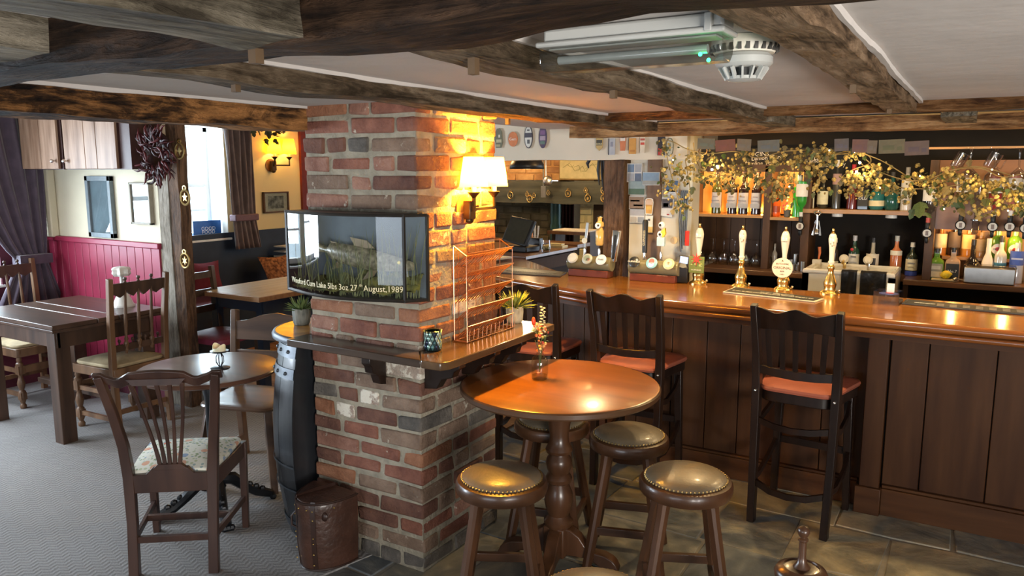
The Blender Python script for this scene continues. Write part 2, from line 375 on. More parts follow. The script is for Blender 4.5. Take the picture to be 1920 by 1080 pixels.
# low plaster ceiling of the main bar in bays (above and between the beams)
ob('ceiling_plaster',M().box(-2.42,3.3,.0,4.9,CZ,CZ+.1).box(-2.42,3.3,-2.7,.0,CZ+.02,CZ+.12).box(W,-2.42,-2.7,.9,CZ+.02,CZ+.12),ceilm,bpy.data.objects['ceiling'])
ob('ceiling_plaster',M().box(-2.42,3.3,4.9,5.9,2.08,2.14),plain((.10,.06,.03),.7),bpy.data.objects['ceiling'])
ob('ceiling_plaster',M().box(W,-2.42,.9,10,2.12,2.2).box(-2.42,-1.7,4.9,10,2.12,2.2),plain((.42,.30,.20),.85),bpy.data.objects['ceiling'])
# ---- ceiling beams
def beam(nm,label,args,mt,seed,amp=.012,ax='x'):
    o=ob('ceiling_beam',rough_beam(*args,ax=ax,amp=amp,seed=seed),mt,ang=80); tag(o,label,'beam'); return o
A=beam('A','large dark oak cross beam along the top of the photo, nearest the camera',(-6.2,3.15,.785,.925,1.83,CZ+.03),beamx,1,.014)
A.data.materials[0]=beam_mat('big_beam',(.006,.0035,.0025),(.026,.014,.008),(.085,.046,.025),'x',1.3)
beam('B','long low beam over the alcove, dark on the left and flaking orange-brown at its brick end',(-2.6,-2.42,.9,2.42,1.815,CZ+.01),beamb,2,.012,'y')
ob_b=bpy.data.objects
beam('B2','short dark low beam nearest left, carrying the alcove edge',(-2.6,-2.42,-2.5,.8,1.82,CZ+.03),beamb,12,.012,'y')
beam('J1','grey-brown ceiling joist running over the brick pillar to the bar lintel',(-1.63,-1.515,.93,4.05,1.853,CZ+.02),beamy,3,.010,'y')
beam('J2','grey-brown ceiling joist left of the emergency light',(-.905,-.80,.93,3.42,1.855,CZ+.02),beamy,4,.010,'y')
beam('J3','ceiling joist with a gouged rough underside, right of the smoke detector',(-.325,-.225,.93,3.40,1.865,CZ+.02),beam_mat('joist3',(.07,.043,.024),(.22,.14,.082),(.38,.26,.165),'y',1.4),5,.014,'y')
beam('J0b','pale whitewashed joist butting the near side of the big cross beam',(-.95,-.80,-2.5,.79,1.825,CZ+.05),beamyw,6,.014,'y')
beam('J0a','weathered grey joist stub in the top left corner of the photo',(-1.62,-1.42,-2.5,.79,1.855,CZ+.05),beamyw,7,.014,'y')
beam('E1a','thin orange-brown beam between the joists in front of the bar, left end piece',(-1.66,3.1,3.36,3.44,1.875,CZ+.02),beamx,8,.007)
beam('E2','long rough orange-brown lintel beam hanging above the bar counter',(-2.05,3.1,4.03,4.16,1.835,1.90),beam_mat('lintel',(.06,.025,.010),(.22,.11,.045),(.44,.26,.12),'x',1.2),9,.008)
for i,x in enumerate((-.92,-.155)):
    o=ob('joist_end',rough_beam(x,x+.12,3.55,4.03,1.86,CZ+.01,ax='y',amp=.005,seed=20+i),beamyw,ang=80); tag(o,('sawn pale joist stub above the wine bottles, behind the thin beam','sawn pale joist stub right of the gouged joist, behind the thin beam')[i],'beam')
for b_,sd in(((-.226,-.212,.93,3.38,CZ-.012,CZ+.01),60),((-.801,-.790,.93,3.38,CZ-.010,CZ+.01),61),((-1.516,-1.504,.93,4.0,CZ-.010,CZ+.01),62),((-2.421,-2.408,.93,2.36,CZ-.012,CZ+.01),63)):
    ob('plaster_lip',rough_beam(*b_,ax='y',amp=.005,seg=.03,seed=sd),ceilm,bpy.data.objects['ceiling'],ang=80)
# ---- brick pillar
pil=struct('wall_pillar','square brick chimney pillar in the middle of the room')
PX0,PX1,PY0,PY1=-2.44,-1.847,2.356,2.925
ob('mortar_core',M().box(PX0+.006,PX1-.006,PY0+.006,PY1-.006,0,CZ+.02),mortar,pil)
def brick_mat(name,c1,c2,smear=.66,sc_=(.45,.40,.32)):
    m,nt,bs_=_new(name); N=nt.nodes; L=nt.links; tc=N.new('ShaderNodeTexCoord')
    def nz(s,d): n=N.new('ShaderNodeTexNoise'); n.inputs['Scale'].default_value=s; n.inputs['Detail'].default_value=d; n.inputs['Roughness'].default_value=.65; L.new(tc.outputs['Object'],n.inputs[0]); return n
    n1=nz(9,6); n2=nz(17,5); n3=nz(70,4)
    r1=N.new('ShaderNodeValToRGB'); e=r1.color_ramp.elements; e[0].position=.32; e[0].color=(*c1,1); e[1].position=.68; e[1].color=(*c2,1); L.new(n1.outputs[0],r1.inputs[0])
    r2=N.new('ShaderNodeValToRGB'); e=r2.color_ramp.elements; e[0].position=smear; e[1].position=smear+.06; L.new(n2.outputs[0],r2.inputs[0])
    mx=N.new('ShaderNodeMix'); mx.data_type='RGBA'; L.new(r2.outputs[0],mx.inputs[0]); L.new(r1.outputs[0],mx.inputs[6]); mx.inputs[7].default_value=(*sc_,1)
    L.new(mx.outputs[2],bs_.inputs['Base Color']); bs_.inputs['Roughness'].default_value=.88; bs_.inputs['Specular IOR Level'].default_value=.3
    ad=N.new('ShaderNodeMath'); ad.operation='ADD'; L.new(n2.outputs[0],ad.inputs[0]); L.new(n3.outputs[0],ad.inputs[1])
    bp=N.new('ShaderNodeBump'); bp.inputs['Strength'].default_value=.9; bp.inputs['Distance'].default_value=.008; L.new(ad.outputs[0],bp.inputs['Height']); L.new(bp.outputs[0],bs_.inputs['Normal'])
    return m
bm_=[brick_mat('red_brick',(.11,.038,.026),(.25,.105,.068)),brick_mat('orange_brick',(.17,.065,.032),(.30,.14,.078),.68),brick_mat('dark_red_brick',(.08,.035,.026),(.17,.08,.053)),
 brick_mat('brown_brick',(.11,.07,.048),(.23,.155,.11),.62),brick_mat('rose_brick',(.17,.075,.052),(.32,.17,.12),.6),brick_mat('whitewashed_brick',(.20,.13,.10),(.42,.35,.28),.46,(.60,.55,.46)),brick_mat('grey_brick',(.05,.045,.04),(.15,.13,.11),.68)]
def brick(parent,x0,x1,y0,y1,z0,z1,mt,rnd,amp=.004):
    m=M(); vs=[]; fs=[]
    nx=3 if x1-x0>y1-y0 else 1; ny=3 if ny_ok(y1-y0,x1-x0) else 1
    m.box(x0,x1,y0,y1,z0,z1)
    amp=.005
    m.v=[(a+rnd.uniform(-amp,amp),b+rnd.uniform(-amp,amp),c+rnd.uniform(-amp,amp)) for a,b,c in m.v]
    return ob('brick',m,mt,parent,bev=rnd.uniform(.006,.012))
def ny_ok(a,b): return a>b
rb=random.Random(11)
CH=.0745; nz_=26
for r in range(nz_):
    z0=r*CH+.006; z1=z0+CH-.014
    if z0>CZ: break
    z1=min(z1,CZ+.01)
    # front face (faces camera-left, normal -y), then right face (normal +x)
    g=.014; st=[.215,.10][r%2]
    x=PX1; first=True; pr=rb.uniform
    def pick():
        if z0<.075: return bm_[6]
        return rb.choices(bm_,[5,3,4,5.5,2.5,1.3,.45])[0]
    cm=pick(); w0_=.215 if r%2 else .105
    d0_=.105 if r%2 else .215
    jx=rb.uniform(-.01,.02)
    brick(pil,PX1-w0_-jx,PX1+pr(-.003,.004),PY0+pr(-.004,.003),PY0+d0_,z0,z1,cm,rb)
    x=PX1-w0_-jx-g
    while x>PX0+.03:
        wd=rb.choice([.215,.215,.2,.105]); x0=max(PX0+pr(-.004,.004),x-wd)
        if x0-PX0<.05: x0=PX0+pr(-.004,.004)
        brick(pil,x0,x,PY0+pr(-.005,.003),PY0+.1,z0,z1,pick(),rb); x=x0-g
    y=PY0+d0_+g
    while y<PY1-.03:
        wd=rb.choice([.215,.2,.105,.105]); y1=min(PY1+pr(-.006,.008),y+wd)
        if PY1-y1<.05: y1=PY1+pr(-.006,.008)
        brick(pil,PX1-.1,PX1+pr(-.003,.005),y,y1,z0,z1,pick(),rb); y=y1+g
# ---- alcove partition with burgundy boards
wp=struct('wall_alcove')
AY=3.3
ob('wall_plaster',M().box(W,-4.83,AY,AY+.1,0,2.15),creamw,wp)
ob('pipe_boxing',M().box(W+.03,W+.16,AY-.06,AY,1.14,1.66),creamw,wp,bev=.01)
nb=15; x0,x1=W,-4.835
for i in range(nb):
    a=x0+(x1-x0)*i/nb; b2=x0+(x1-x0)*(i+1)/nb
    ob('wainscot_board',M().box(a+.002,b2-.002,AY-.016,AY-.001,0,1.11),burg,wp,bev=.003)
ob('dado_rail',M().box(W,-4.822,AY-.035,AY,1.11,1.15),burg,wp,bev=.006)
ob('baseboard_alcove',M().box(W,-4.835,AY-.03,AY-.016,0,.1),burgd,wp)
# ---- oak post and plank
po=thing('oak_post','dark oak post between the burgundy boards and the alcove, hung with horse brasses','post',(-4.73,3.38,0))
ob('post_shaft',rough_beam(.03,.128,-.08,.0,0,2.1,ax='z',amp=.010,seed=31),postm,po,ang=80)
ob('edge_plank',rough_beam(-.088,.022,-.085,-.03,0,1.62,ax='z',amp=.004,seed=33),beam_mat('edge_plank',(.12,.10,.08),(.24,.21,.17),(.38,.34,.29),'z',.7),po,ang=80)
# ================================================================ materials for furniture
barw=wood('bar_top_wood',(.155,.050,.006),(.29,.112,.015),.20,'x',6,coat=.5,bump=.04)
nosew=wood('bar_nosing',(.14,.042,.010),(.26,.085,.020),.2,'x',6,coat=.6,bump=.04)
barf=wood('bar_front_board',(.030,.010,.0035),(.070,.028,.010),.5,'z',6,coat=0,spec=.22,bump=.15,st=9)
barfx=wood('bar_front_rail',(.030,.010,.0035),(.070,.028,.010),.45,'x',6,coat=0,spec=.25,bump=.12)
espr=wood('espresso_wood',(.007,.0035,.0025),(.018,.009,.006),.33,'z',6,coat=.1,bump=.05,spec=.35)
mahog=wood('mahogany_turned',(.034,.014,.006),(.095,.040,.018),.32,'z',7,coat=.2,bump=.05,st=8)
mahogx=wood('mahogany_x',(.034,.014,.006),(.095,.040,.018),.32,'x',7,coat=.2,bump=.05,st=8)
tabtop=wood('varnished_table_top',(.14,.043,.007),(.25,.090,.015),.30,'x',5,coat=.2,bump=.02,st=9)
dkoak=wood('dark_oak',(.028,.015,.010),(.085,.045,.028),.42,'z',7,coat=.1,bump=.15,st=8)
dkoaky=wood('dark_oak_y',(.035,.019,.013),(.095,.052,.034),.36,'y',7,coat=.15,bump=.1,st=8)
dkoakx=wood('dark_oak_x',(.035,.019,.013),(.095,.052,.034),.36,'x',7,coat=.15,bump=.1,st=8)
midoak=wood('mid_oak',(.075,.037,.018),(.19,.10,.05),.45,'z',7,coat=.1,bump=.15,st=8)
chairA_w=wood('old_mahogany',(.026,.011,.008),(.07,.032,.021),.38,'z',7,coat=.15,bump=.08,st=8)
farmw=wood('brown_chair_wood',(.048,.024,.014),(.12,.065,.038),.32,'x',7,coat=.3,bump=.08,st=8)
redle=mat('terracotta_leather',(.30,.085,.05),.38,0,.12,6,.08,coat=.1,bscale=60)
tanle=mat('olive_tan_leather',(.155,.125,.085),.36,0,.2,5,.12,coat=.1,bscale=70)
brass=mat('brass',(.75,.52,.18),.25,1,.08,8)
oldbrass=mat('aged_brass',(.50,.36,.15),.38,1,.15,20)
chrome=mat('chrome',(.80,.80,.82),.12,1,.03,8)
steel=mat('brushed_steel',(.55,.54,.52),.32,1,.06,20)
blackm=mat('black_metal',(.015,.016,.018),.4,.3,.1,20)
castm=mat('black_cast_iron',(.012,.013,.016),.32,.4,.1,20,.1)
blackp=plain((.012,.012,.013),.35)
# ================================================================ bar counter
BF=3.95
bar=thing('bar_counter','long wooden pub bar counter with varnished orange top and dark boarded front','bar',(0,0,0))
def offs(d,top=True):
    return [(3.1,3.78+d),(-1.75,3.78+d),(-2.6,4.09+d),(-3.3,4.42+d)]
tp=[(3.1,3.80),(-1.75,3.80),(-2.6,4.11),(-3.35,4.45),(-3.35,5.05),(-2.9,5.0),(-2.35,4.5),(3.1,4.49)]
ob('bar_top',M().prism(tp,.945,.985,'z'),barw,bar,bev=.004)
nose=[(math.cos(a)*.021,math.sin(a)*.021) for a in [2*PI*k/12 for k in range(12)]]
ob('nosing',M().tube([(x,y+.022,.964) for x,y in offs(0)],1,prof=nose),nosew,bar)
ob('under_moulding',M().tube([(x,y+.04,.925) for x,y in offs(0)],1,prof=[(a*.8,b*.75) for a,b in nose]),nosew,bar)
ob('apron',M().prism([(3.1,3.83),(-1.75,3.83),(-2.6,4.14),(-3.3,4.47),(-3.3,4.5),(-2.55,4.2),(-1.7,3.9),(3.1,3.9)],.885,.945,'z'),barfx,bar)
def board(x0,x1,y,z0,z1,th=.02,mt=barf,nm='front_board',parent=bar,bev=.003):
    return ob(nm,M().box(x0+.002,x1-.002,y,y+th,z0,z1),mt,parent,bev=bev)
ob('backing',M().box(-1.8,3.1,4.06,4.09,0,.95).box(-.38,3.1,3.99,4.06,0,.95),plain((.015,.01,.008),.8),bar)
xs=[-.30,-.14,.127,.40,.66,.93,1.2,1.5,1.8,2.1,2.4,2.75,3.1]
for a,b2 in zip(xs,xs[1:]): board(a,b2,BF+.012,.14,.93)
xs=[-1.78,-1.60,-1.395,-1.2,-1.022,-.82,-.60,-.40]
for a,b2 in zip(xs,xs[1:]): board(a,b2,4.035,.12,.93)
ob('pilaster',M().box(-.395,-.305,3.925,4.0,.13,.93),barf,bar,bev=.004)
ob('pilaster_foot',M().box(-.41,-.295,3.905,4.0,0,.135),barfx,bar,bev=.004)
ob('skirting',M().box(-.295,3.1,3.93,4.0,0,.135).box(-.295,3.1,3.938,3.99,.135,.15),barfx,bar,bev=.003)
ob('skirting',M().box(-1.8,-.41,4.0,4.05,0,.12).box(-1.8,-.41,4.008,4.05,.12,.133),barfx,bar,bev=.003)
# angled left end of the front
d=Vector((-1.0,.39,0)).normalized()
for i in range(8):
    p=Vector((-1.79,4.03,0))+d*(.19*i); q=p+d*.186
    m=M(); m.add([(p.x,p.y,.03),(q.x,q.y,.03),(q.x,q.y+.03,.03),(p.x,p.y+.03,.03),(p.x,p.y,.92),(q.x,q.y,.92),(q.x,q.y+.03,.92),(p.x,p.y+.03,.92)],[(0,1,2,3),(7,6,5,4),(0,4,5,1),(1,5,6,2),(2,6,7,3),(3,7,4,0)])
    ob('front_board',m,barf,bar,bev=.003)
# ================================================================ bar stools
def rr(w0,w1,d,r,n=5):
    # rounded trapezoid, front (+y) width w1, back width w0
    pts=[]; 
    for cx,cy,a in((w1/2-r,d/2-r,0),(-w1/2+r,d/2-r,90),(-w0/2+r,-d/2+r,180),(w0/2-r,-d/2+r,270)):
        for k in range(n+1): t=R(a+90*k/n); pts.append((cx+r*math.cos(t),cy+r*math.sin(t)))
    return pts
def pad(poly,z0,z1,rim=.8,crown=.012):
    m=M(); n=len(poly); rings=[(1,z0),(1.02,z0+(z1-z0)*.4),(1.0,z0+(z1-z0)*.75),(.93,z1-.003),(.7,z1+crown*.6),(.35,z1+crown),(.02,z1+crown)]
    vs=[(x*s,y*s,z) for s,z in rings for x,y in poly]; fs=[]
    for i in range(len(rings)-1):
        for k in range(n): fs.append((i*n+k,i*n+(k+1)%n,(i+1)*n+(k+1)%n,(i+1)*n+k))
    fs+=[tuple(reversed(range(n))),tuple((len(rings)-1)*n+k for k in range(n))]
    return m.add(vs,fs)
def bar_stool():
    t=thing('bar_stool','espresso-dark bar stool with slatted back and terracotta seat, furthest right at the bar','bar stool')
    H=1.04
    for s in(-1,1):
        m=M(); m.tube([(s*.165,-.205,0),(s*.172,-.185,.35),(s*.175,-.18,.66),(s*.178,-.195,.82),(s*.185,-.25,H+.01)],[1,1,1.1,1,.85],prof=[(-.017,-.022),(.017,-.022),(.017,.022),(-.017,.022)],up=(0,1,0))
        ob('leg',m,espr,t,bev=.003)
        m=M(); m.bar((s*.175,.185,0),(s*.16,.165,.635),.03,.032,tw=(.04,.04)); ob('leg',m,espr,t,bev=.003)
    poly=rr(.34,.42,.40,.07)
    ob('seat_frame',M().prism([(x*.97,y*.97) for x,y in poly],.595,.645,'z'),espr,t,bev=.004)
    ob('seat',pad(poly,.645,.672),redle,t)
    # top rail with wavy upper edge
    m=M(); N=16; vs=[]
    for i in range(N+1):
        u=i/N; x=(-.5+u)*.36; zt=H-.004+.013*math.cos((u-.5)*4*PI)*(1 if abs(u-.5)<.26 else .7)-.004; zb=H-.105+.012*math.cos((u-.5)*PI); y=-.238-.018*math.cos((u-.5)*PI)
        vs+=[(x,y-.009,zt),(x,y+.009,zt),(x,y+.03,zb),(x,y+.012,zb)]
    fs=[(i*4+k,i*4+(k+1)%4,i*4+4+(k+1)%4,i*4+4+k) for i in range(N) for k in range(4)]+[(0,1,2,3),(N*4+3,N*4+2,N*4+1,N*4)]
    m.add(vs,fs); ob('top_rail',m,espr,t,bev=.002)
    m=M(); m.tube([(-.175,-.19,.745),(-.09,-.203,.738),(0,-.208,.735),(.09,-.203,.738),(.175,-.19,.745)],1,prof=[(-.008,-.02),(.008,-.02),(.008,.02),(-.008,.02)],up=(0,0,1)); ob('lower_rail',m,espr,t,bev=.002)
    for k in range(5):
        x=(-2+k)*.062; m=M(); m.bar((x*.92,-.205+abs(k-2)*.003,.745),(x,-.236+abs(k-2)*.004,.95),.022,.009,up=(0,1,0),tw=(.026,.009)); ob('slat',m,espr,t)
    # curved side stretchers, footrest and upper rungs
    for s in(-1,1):
        m=M(); m.tube([(s*.172,-.185,.49),(s*.18,-.08,.475),(s*.178,.05,.50),(s*.168,.17,.555)],1,prof=[(-.007,-.014),(.007,-.014),(.007,.014),(-.007,.014)],up=(0,0,1)); ob('stretcher',m,espr,t)
        m=M(); m.tube([(s*.168,-.195,.21),(s*.176,-.08,.20),(s*.178,.06,.235),(s*.172,.18,.30)],1,prof=[(-.008,-.014),(.008,-.014),(.008,.014),(-.008,.014)],up=(0,0,1)); ob('stretcher',m,espr,t)
        ob('screw_cap',M().ball((s*.174,-.207,.64),.007,8),chrome,t,label='small bright screw cap')
    m=M(); m.tube([(-.17,-.19,.50),(-.08,-.215,.485),(0,-.222,.48),(.08,-.215,.485),(.17,-.19,.50)],1,prof=[(-.007,-.014),(.007,-.014),(.007,.014),(-.007,.014)],up=(0,0,1)); ob('stretcher',m,espr,t)
    m=M(); m.tube([(-.168,-.195,.20),(-.08,-.225,.175),(0,-.235,.17),(.08,-.225,.175),(.168,-.195,.20)],1,prof=[(-.008,-.014),(.008,-.014),(.008,.014),(-.008,.014)],up=(0,0,1)); ob('stretcher',m,espr,t)
    ob('stretcher',M().bar((-.17,.178,.30),(.17,.178,.30),.014,.034),espr,t)
    return t
bs=bar_stool(); bs.location=(-.632,3.742,0); bs.rotation_euler=(0,0,R(-4))
dup(bs,(-1.478,3.765,0),R(1),'espresso-dark bar stool with slatted back and terracotta seat, standing behind the round tall table')
dup(bs,(-2.11,3.80,0),R(8),'espresso-dark bar stool with slatted back and terracotta seat, partly behind the brick pillar ledge')
# ================================================================ low round stools
def low_stool():
    t=thing('low_stool','','stool')
    ob('seat_rim',M().lathe([(.10,.49),(.15,.49),(.163,.495),(.168,.507),(.168,.530),(.162,.541),(.142,.546),(.10,.546)],36),mahogx,t)
    ob('cushion',M().lathe([(.144,.543),(.146,.549),(.138,.558),(.115,.567),(.07,.574),(.03,.577),(.001,.578)],36,cap=False),tanle,t)
    m=M()
    for k in range(64):
        a=2*PI*k/64; m.ball((.147*math.cos(a),.147*math.sin(a),.549),.0042,5)
    ob('nailheads',m,oldbrass,t,kind='stuff')
    for k in range(4):
        a=PI/4+k*PI/2; c,s=math.cos(a),math.sin(a)
        m=M(); pr=[(-.018,-.010),(-.010,-.018),(.010,-.018),(.018,-.010),(.018,.010),(.010,.018),(-.010,.018),(-.018,.010)]
        m.tube([(.215*c,.215*s,0),(.19*c,.19*s,.12),(.17*c,.17*s,.22),(.125*c,.125*s,.44),(.115*c,.115*s,.495)],[.95,1.1,1.05,1.05,1.2],prof=pr,up=(c,s,0)); ob('leg',m,mahog,t)
    for k in range(4):
        a=PI/4+k*PI/2; b2=a+PI/2; z=.135 if k%2 else .165; r=.185
        m=M(); m.bar((r*math.cos(a),r*math.sin(a),z),(r*math.cos(b2),r*math.sin(b2),z),.02,.034); ob('stretcher',m,mahogx,t,bev=.002)
    return t
ls=low_stool(); ls.location=(-1.41,2.265,0); ls.rotation_euler=(0,0,R(28)); ls['label']='low round stool with studded olive leather seat, nearest the brick pillar corner'
dup(ls,(-1.19,2.93,0),R(18),'low studded olive leather stool between the tall table and the middle bar stool')
dup(ls,(-.834,2.607,0),R(25),'low round stool with studded olive leather seat, lowest on the right of the tall table')
dup(ls,(-1.56,2.93,0),R(14),'low round stool mostly hidden under and behind the tall round table')
# one more seat pokes in at the bottom edge of the photo
dup(ls,pt(1110,1090,'z',.56)-Vector((0,0,.0)) .to_3d()*1 if False else Vector((pt(1115,1100,'z',.578).x,pt(1115,1100,'z',.578).y,0)),R(5),'low stool whose seat edge just shows at the bottom edge of the photo')
# ================================================================ tall round pedestal table
TZ=.78
pt_=thing('pedestal_table','round tall pub table with glossy orange-brown top on a turned pedestal','table',(-1.428,2.75,0)); pt_.scale=(.975,.975,1)
ob('table_top',M().lathe([(.30,TZ-.032),(.405,TZ-.032),(.418,TZ-.024),(.422,TZ-.012),(.418,TZ-.003),(.410,TZ),(.001,TZ)],72),tabtop,pt_)
ob('table_edge',M().lathe([(.4185,TZ-.031),(.4245,TZ-.024),(.4245,TZ-.008),(.4195,TZ-.0022)],72,cap=False),mat('table_edge_band',(.07,.032,.014),.35,0,.1,9,coat=.3),pt_)
prof=[(.055,.155),(.062,.165),(.064,.18),(.05,.195),(.045,.205),(.056,.235),(.063,.27),(.060,.305),(.047,.335),(.043,.345),(.054,.353),(.058,.37),(.05,.385),(.044,.392),(.052,.41),(.057,.435),(.053,.455),(.044,.468),(.042,.475),(.055,.482),(.059,.495),(.052,.51),(.043,.525),(.041,.56),(.047,.60),(.058,.65),(.063,.68),(.062,.70),(.055,.705),(.060,.715),(.058,.725),(.05,.74)]
ob('pedestal',M().lathe(prof,32),mahog,pt_)
ob('top_block',M().box(-.11,.11,-.04,.04,.725,.75).box(-.04,.04,-.15,.15,.725,.75),mahogx,pt_,bev=.004)
ob('foot_block',M().box(-.05,.05,-.05,.05,.03,.16),mahog,pt_,bev=.006)
for k in range(4):
    a=R(12)+k*PI/2
    pl=[(.03,.155),(.06,.15),(.10,.125),(.125,.09),(.16,.065),(.21,.06),(.245,.045),(.26,.03),(.275,0),(.20,0),(.17,.02),(.12,.035),(.03,.035)]
    m=M().prism(pl,-.028,.028,'y'); T=Matrix.Rotation(a,4,'Z'); m.v=[tuple(T@Vector(v)) for v in m.v]; ob('foot',m,mahog,pt_,bev=.005)
# ================================================================ bud vase with berries
VL=pt(1012,711,'z',TZ)
va=thing('bud_vase','small clear glass bottle vase holding orange berries and a red bud','vase',(VL.x,VL.y,TZ))
gl=glass('clear_bottle_glass',(.97,1,.98),.86,.03,1.4)
ob('bottle_body',M().lathe([(.001,.001),(.030,.001),(.034,.005),(.035,.02),(.035,.075),(.031,.092),(.018,.104),(.014,.109),(.013,.122),(.018,.126),(.018,.130),(.013,.131)],24,cap=False),gl,va)
ob('water',M().lathe([(.001,.004),(.031,.004),(.032,.02),(.001,.02)],20,cap=False),glass('pale_water',(.95,.92,.75),.8,.02),va)
rv=random.Random(5); grn=plain((.10,.14,.05),.6); cre=plain((.72,.66,.42),.6)
stm=M(); 
ends=[(.018,0,.30),(-.03,.01,.235),(.02,.01,.19),(.045,-.01,.22),(-.012,-.02,.17)]
for e in ends: stm.tube([(0,0,.03),(e[0]*.2,e[1]*.2,.12),(e[0]*.6,e[1]*.6,.12+(e[2]-.12)*.5),e],.0013,5)
ob('stems',stm,grn,va)
m=M()
for k in range(26):
    z=.19+.125*k/26; a=k*2.4; rr_=.011*(1-.4*k/26); m.ball((.012+rr_*math.cos(a),rr_*math.sin(a),z),.0052,6,(1.3,1,.6))
ob('cream_seed_spray',m,cre,va,kind='stuff')
bcol=[plain((.62,.16,.04),.35),plain((.72,.34,.10),.4),plain((.55,.05,.03),.35),plain((.74,.50,.20),.45)]
for k in range(30):
    z=rv.uniform(.125,.235); a=rv.uniform(0,2*PI); r=rv.uniform(.004,.034)*(1 if z<.21 else .8)
    ob('berry',M().ball((r*math.cos(a),r*math.sin(a),z),rv.uniform(.005,.0075),8),bcol[k%4],va)
ob('red_bud',M().ball((-.031,.0,.245),.0085,10,(1,1,2.2)),plain((.70,.06,.02),.35),va)
for k in range(7):
    a=k*1.1; m=M(); r=.03; z=.15+.012*k
    m.add([(0,0,z),(r*math.cos(a)-.006*math.sin(a),r*math.sin(a)+.006*math.cos(a),z+.02),(1.5*r*math.cos(a),1.5*r*math.sin(a),z+.018),(r*math.cos(a)+.006*math.sin(a),r*math.sin(a)-.006*math.cos(a),z+.02)],[(0,1,2,3)]); ob('leaf',m,plain((.05,.10,.03),.5),va,solid=.001)
ob('petal',M().ball((-.012,.008,.024),.006,8,(1.4,1,.6)),plain((.7,.12,.05),.4),va)
# ================================================================ splat-back chair (near left)
ca=thing('splat_back_chair','dark carved splat-back chair with floral seat, back turned to the camera','chair',(-2.85,1.985,0),R(38)); ca.scale=(.92,1,1)
W0=.185
for s in(-1,1):
    m=M(); m.tube([(s*.17,-.215,0),(s*.172,-.19,.22),(s*.178,-.175,.42),(s*.19,-.18,.55),(s*.212,-.21,.70),(s*.232,-.25,.83),(s*.238,-.262,.862)],[1.05,1,1.1,1,.9,.85,.8],prof=[(-.021,-.016),(.021,-.016),(.021,.016),(-.021,.016)],up=(0,1,0)); ob('leg',m,chairA_w,ca,bev=.003)
    m=M(); m.bar((s*.215,.19,0),(s*.22,.19,.42),.030,.030,tw=(.036,.036)); ob('leg',m,chairA_w,ca,bev=.003)
    ob('side_rail',M().bar((s*.175,-.175,.385),(s*.22,.19,.385),.022,.07),chairA_w,ca,bev=.003)
    ob('stretcher',M().bar((s*.172,-.19,.15),(s*.215,.19,.15),.018,.028),chairA_w,ca,bev=.002)
ob('front_rail',M().bar((-.22,.19,.385),(.22,.19,.385),.022,.07),chairA_w,ca,bev=.003)
ob('back_rail',M().prism([(-.18,.35),(.18,.35),(.18,.425),(.10,.43),(.075,.455),(-.075,.455),(-.10,.43),(-.18,.425)],-.192,-.168,'y'),chairA_w,ca,bev=.003)
ob('stretcher',M().bar((-.17,-.197,.155),(.17,-.197,.155),.018,.028),chairA_w,ca,bev=.002)
ob('stretcher',M().bar((-.195,.02,.15),(.195,.02,.15),.018,.028),chairA_w,ca,bev=.002)
# crest rail with serpentine ears
m=M(); N=28; vs=[]
for i in range(N+1):
    u=-1+2*i/N; x=u*.262; zt=.872+.012*math.cos(u*PI)-(.016 if .45<abs(u)<.75 else 0)*math.sin((abs(u)-.45)/.3*PI)+(.012 if abs(u)>.85 else 0); zb=zt-.045-.012*math.cos(u*PI)
    y=-.262+.006-.022*math.cos(u*PI/2)
    vs+=[(x,y-.011,zt-.002),(x,y+.005,zt+.004),(x,y+.024,zb),(x,y+.008,zb)]
m.add(vs,[(i*4+k,i*4+(k+1)%4,i*4+4+(k+1)%4,i*4+4+k) for i in range(N) for k in range(4)]+[(0,1,2,3),(N*4+3,N*4+2,N*4+1,N*4)])
ob('crest_rail',m,chairA_w,ca,bev=.003)
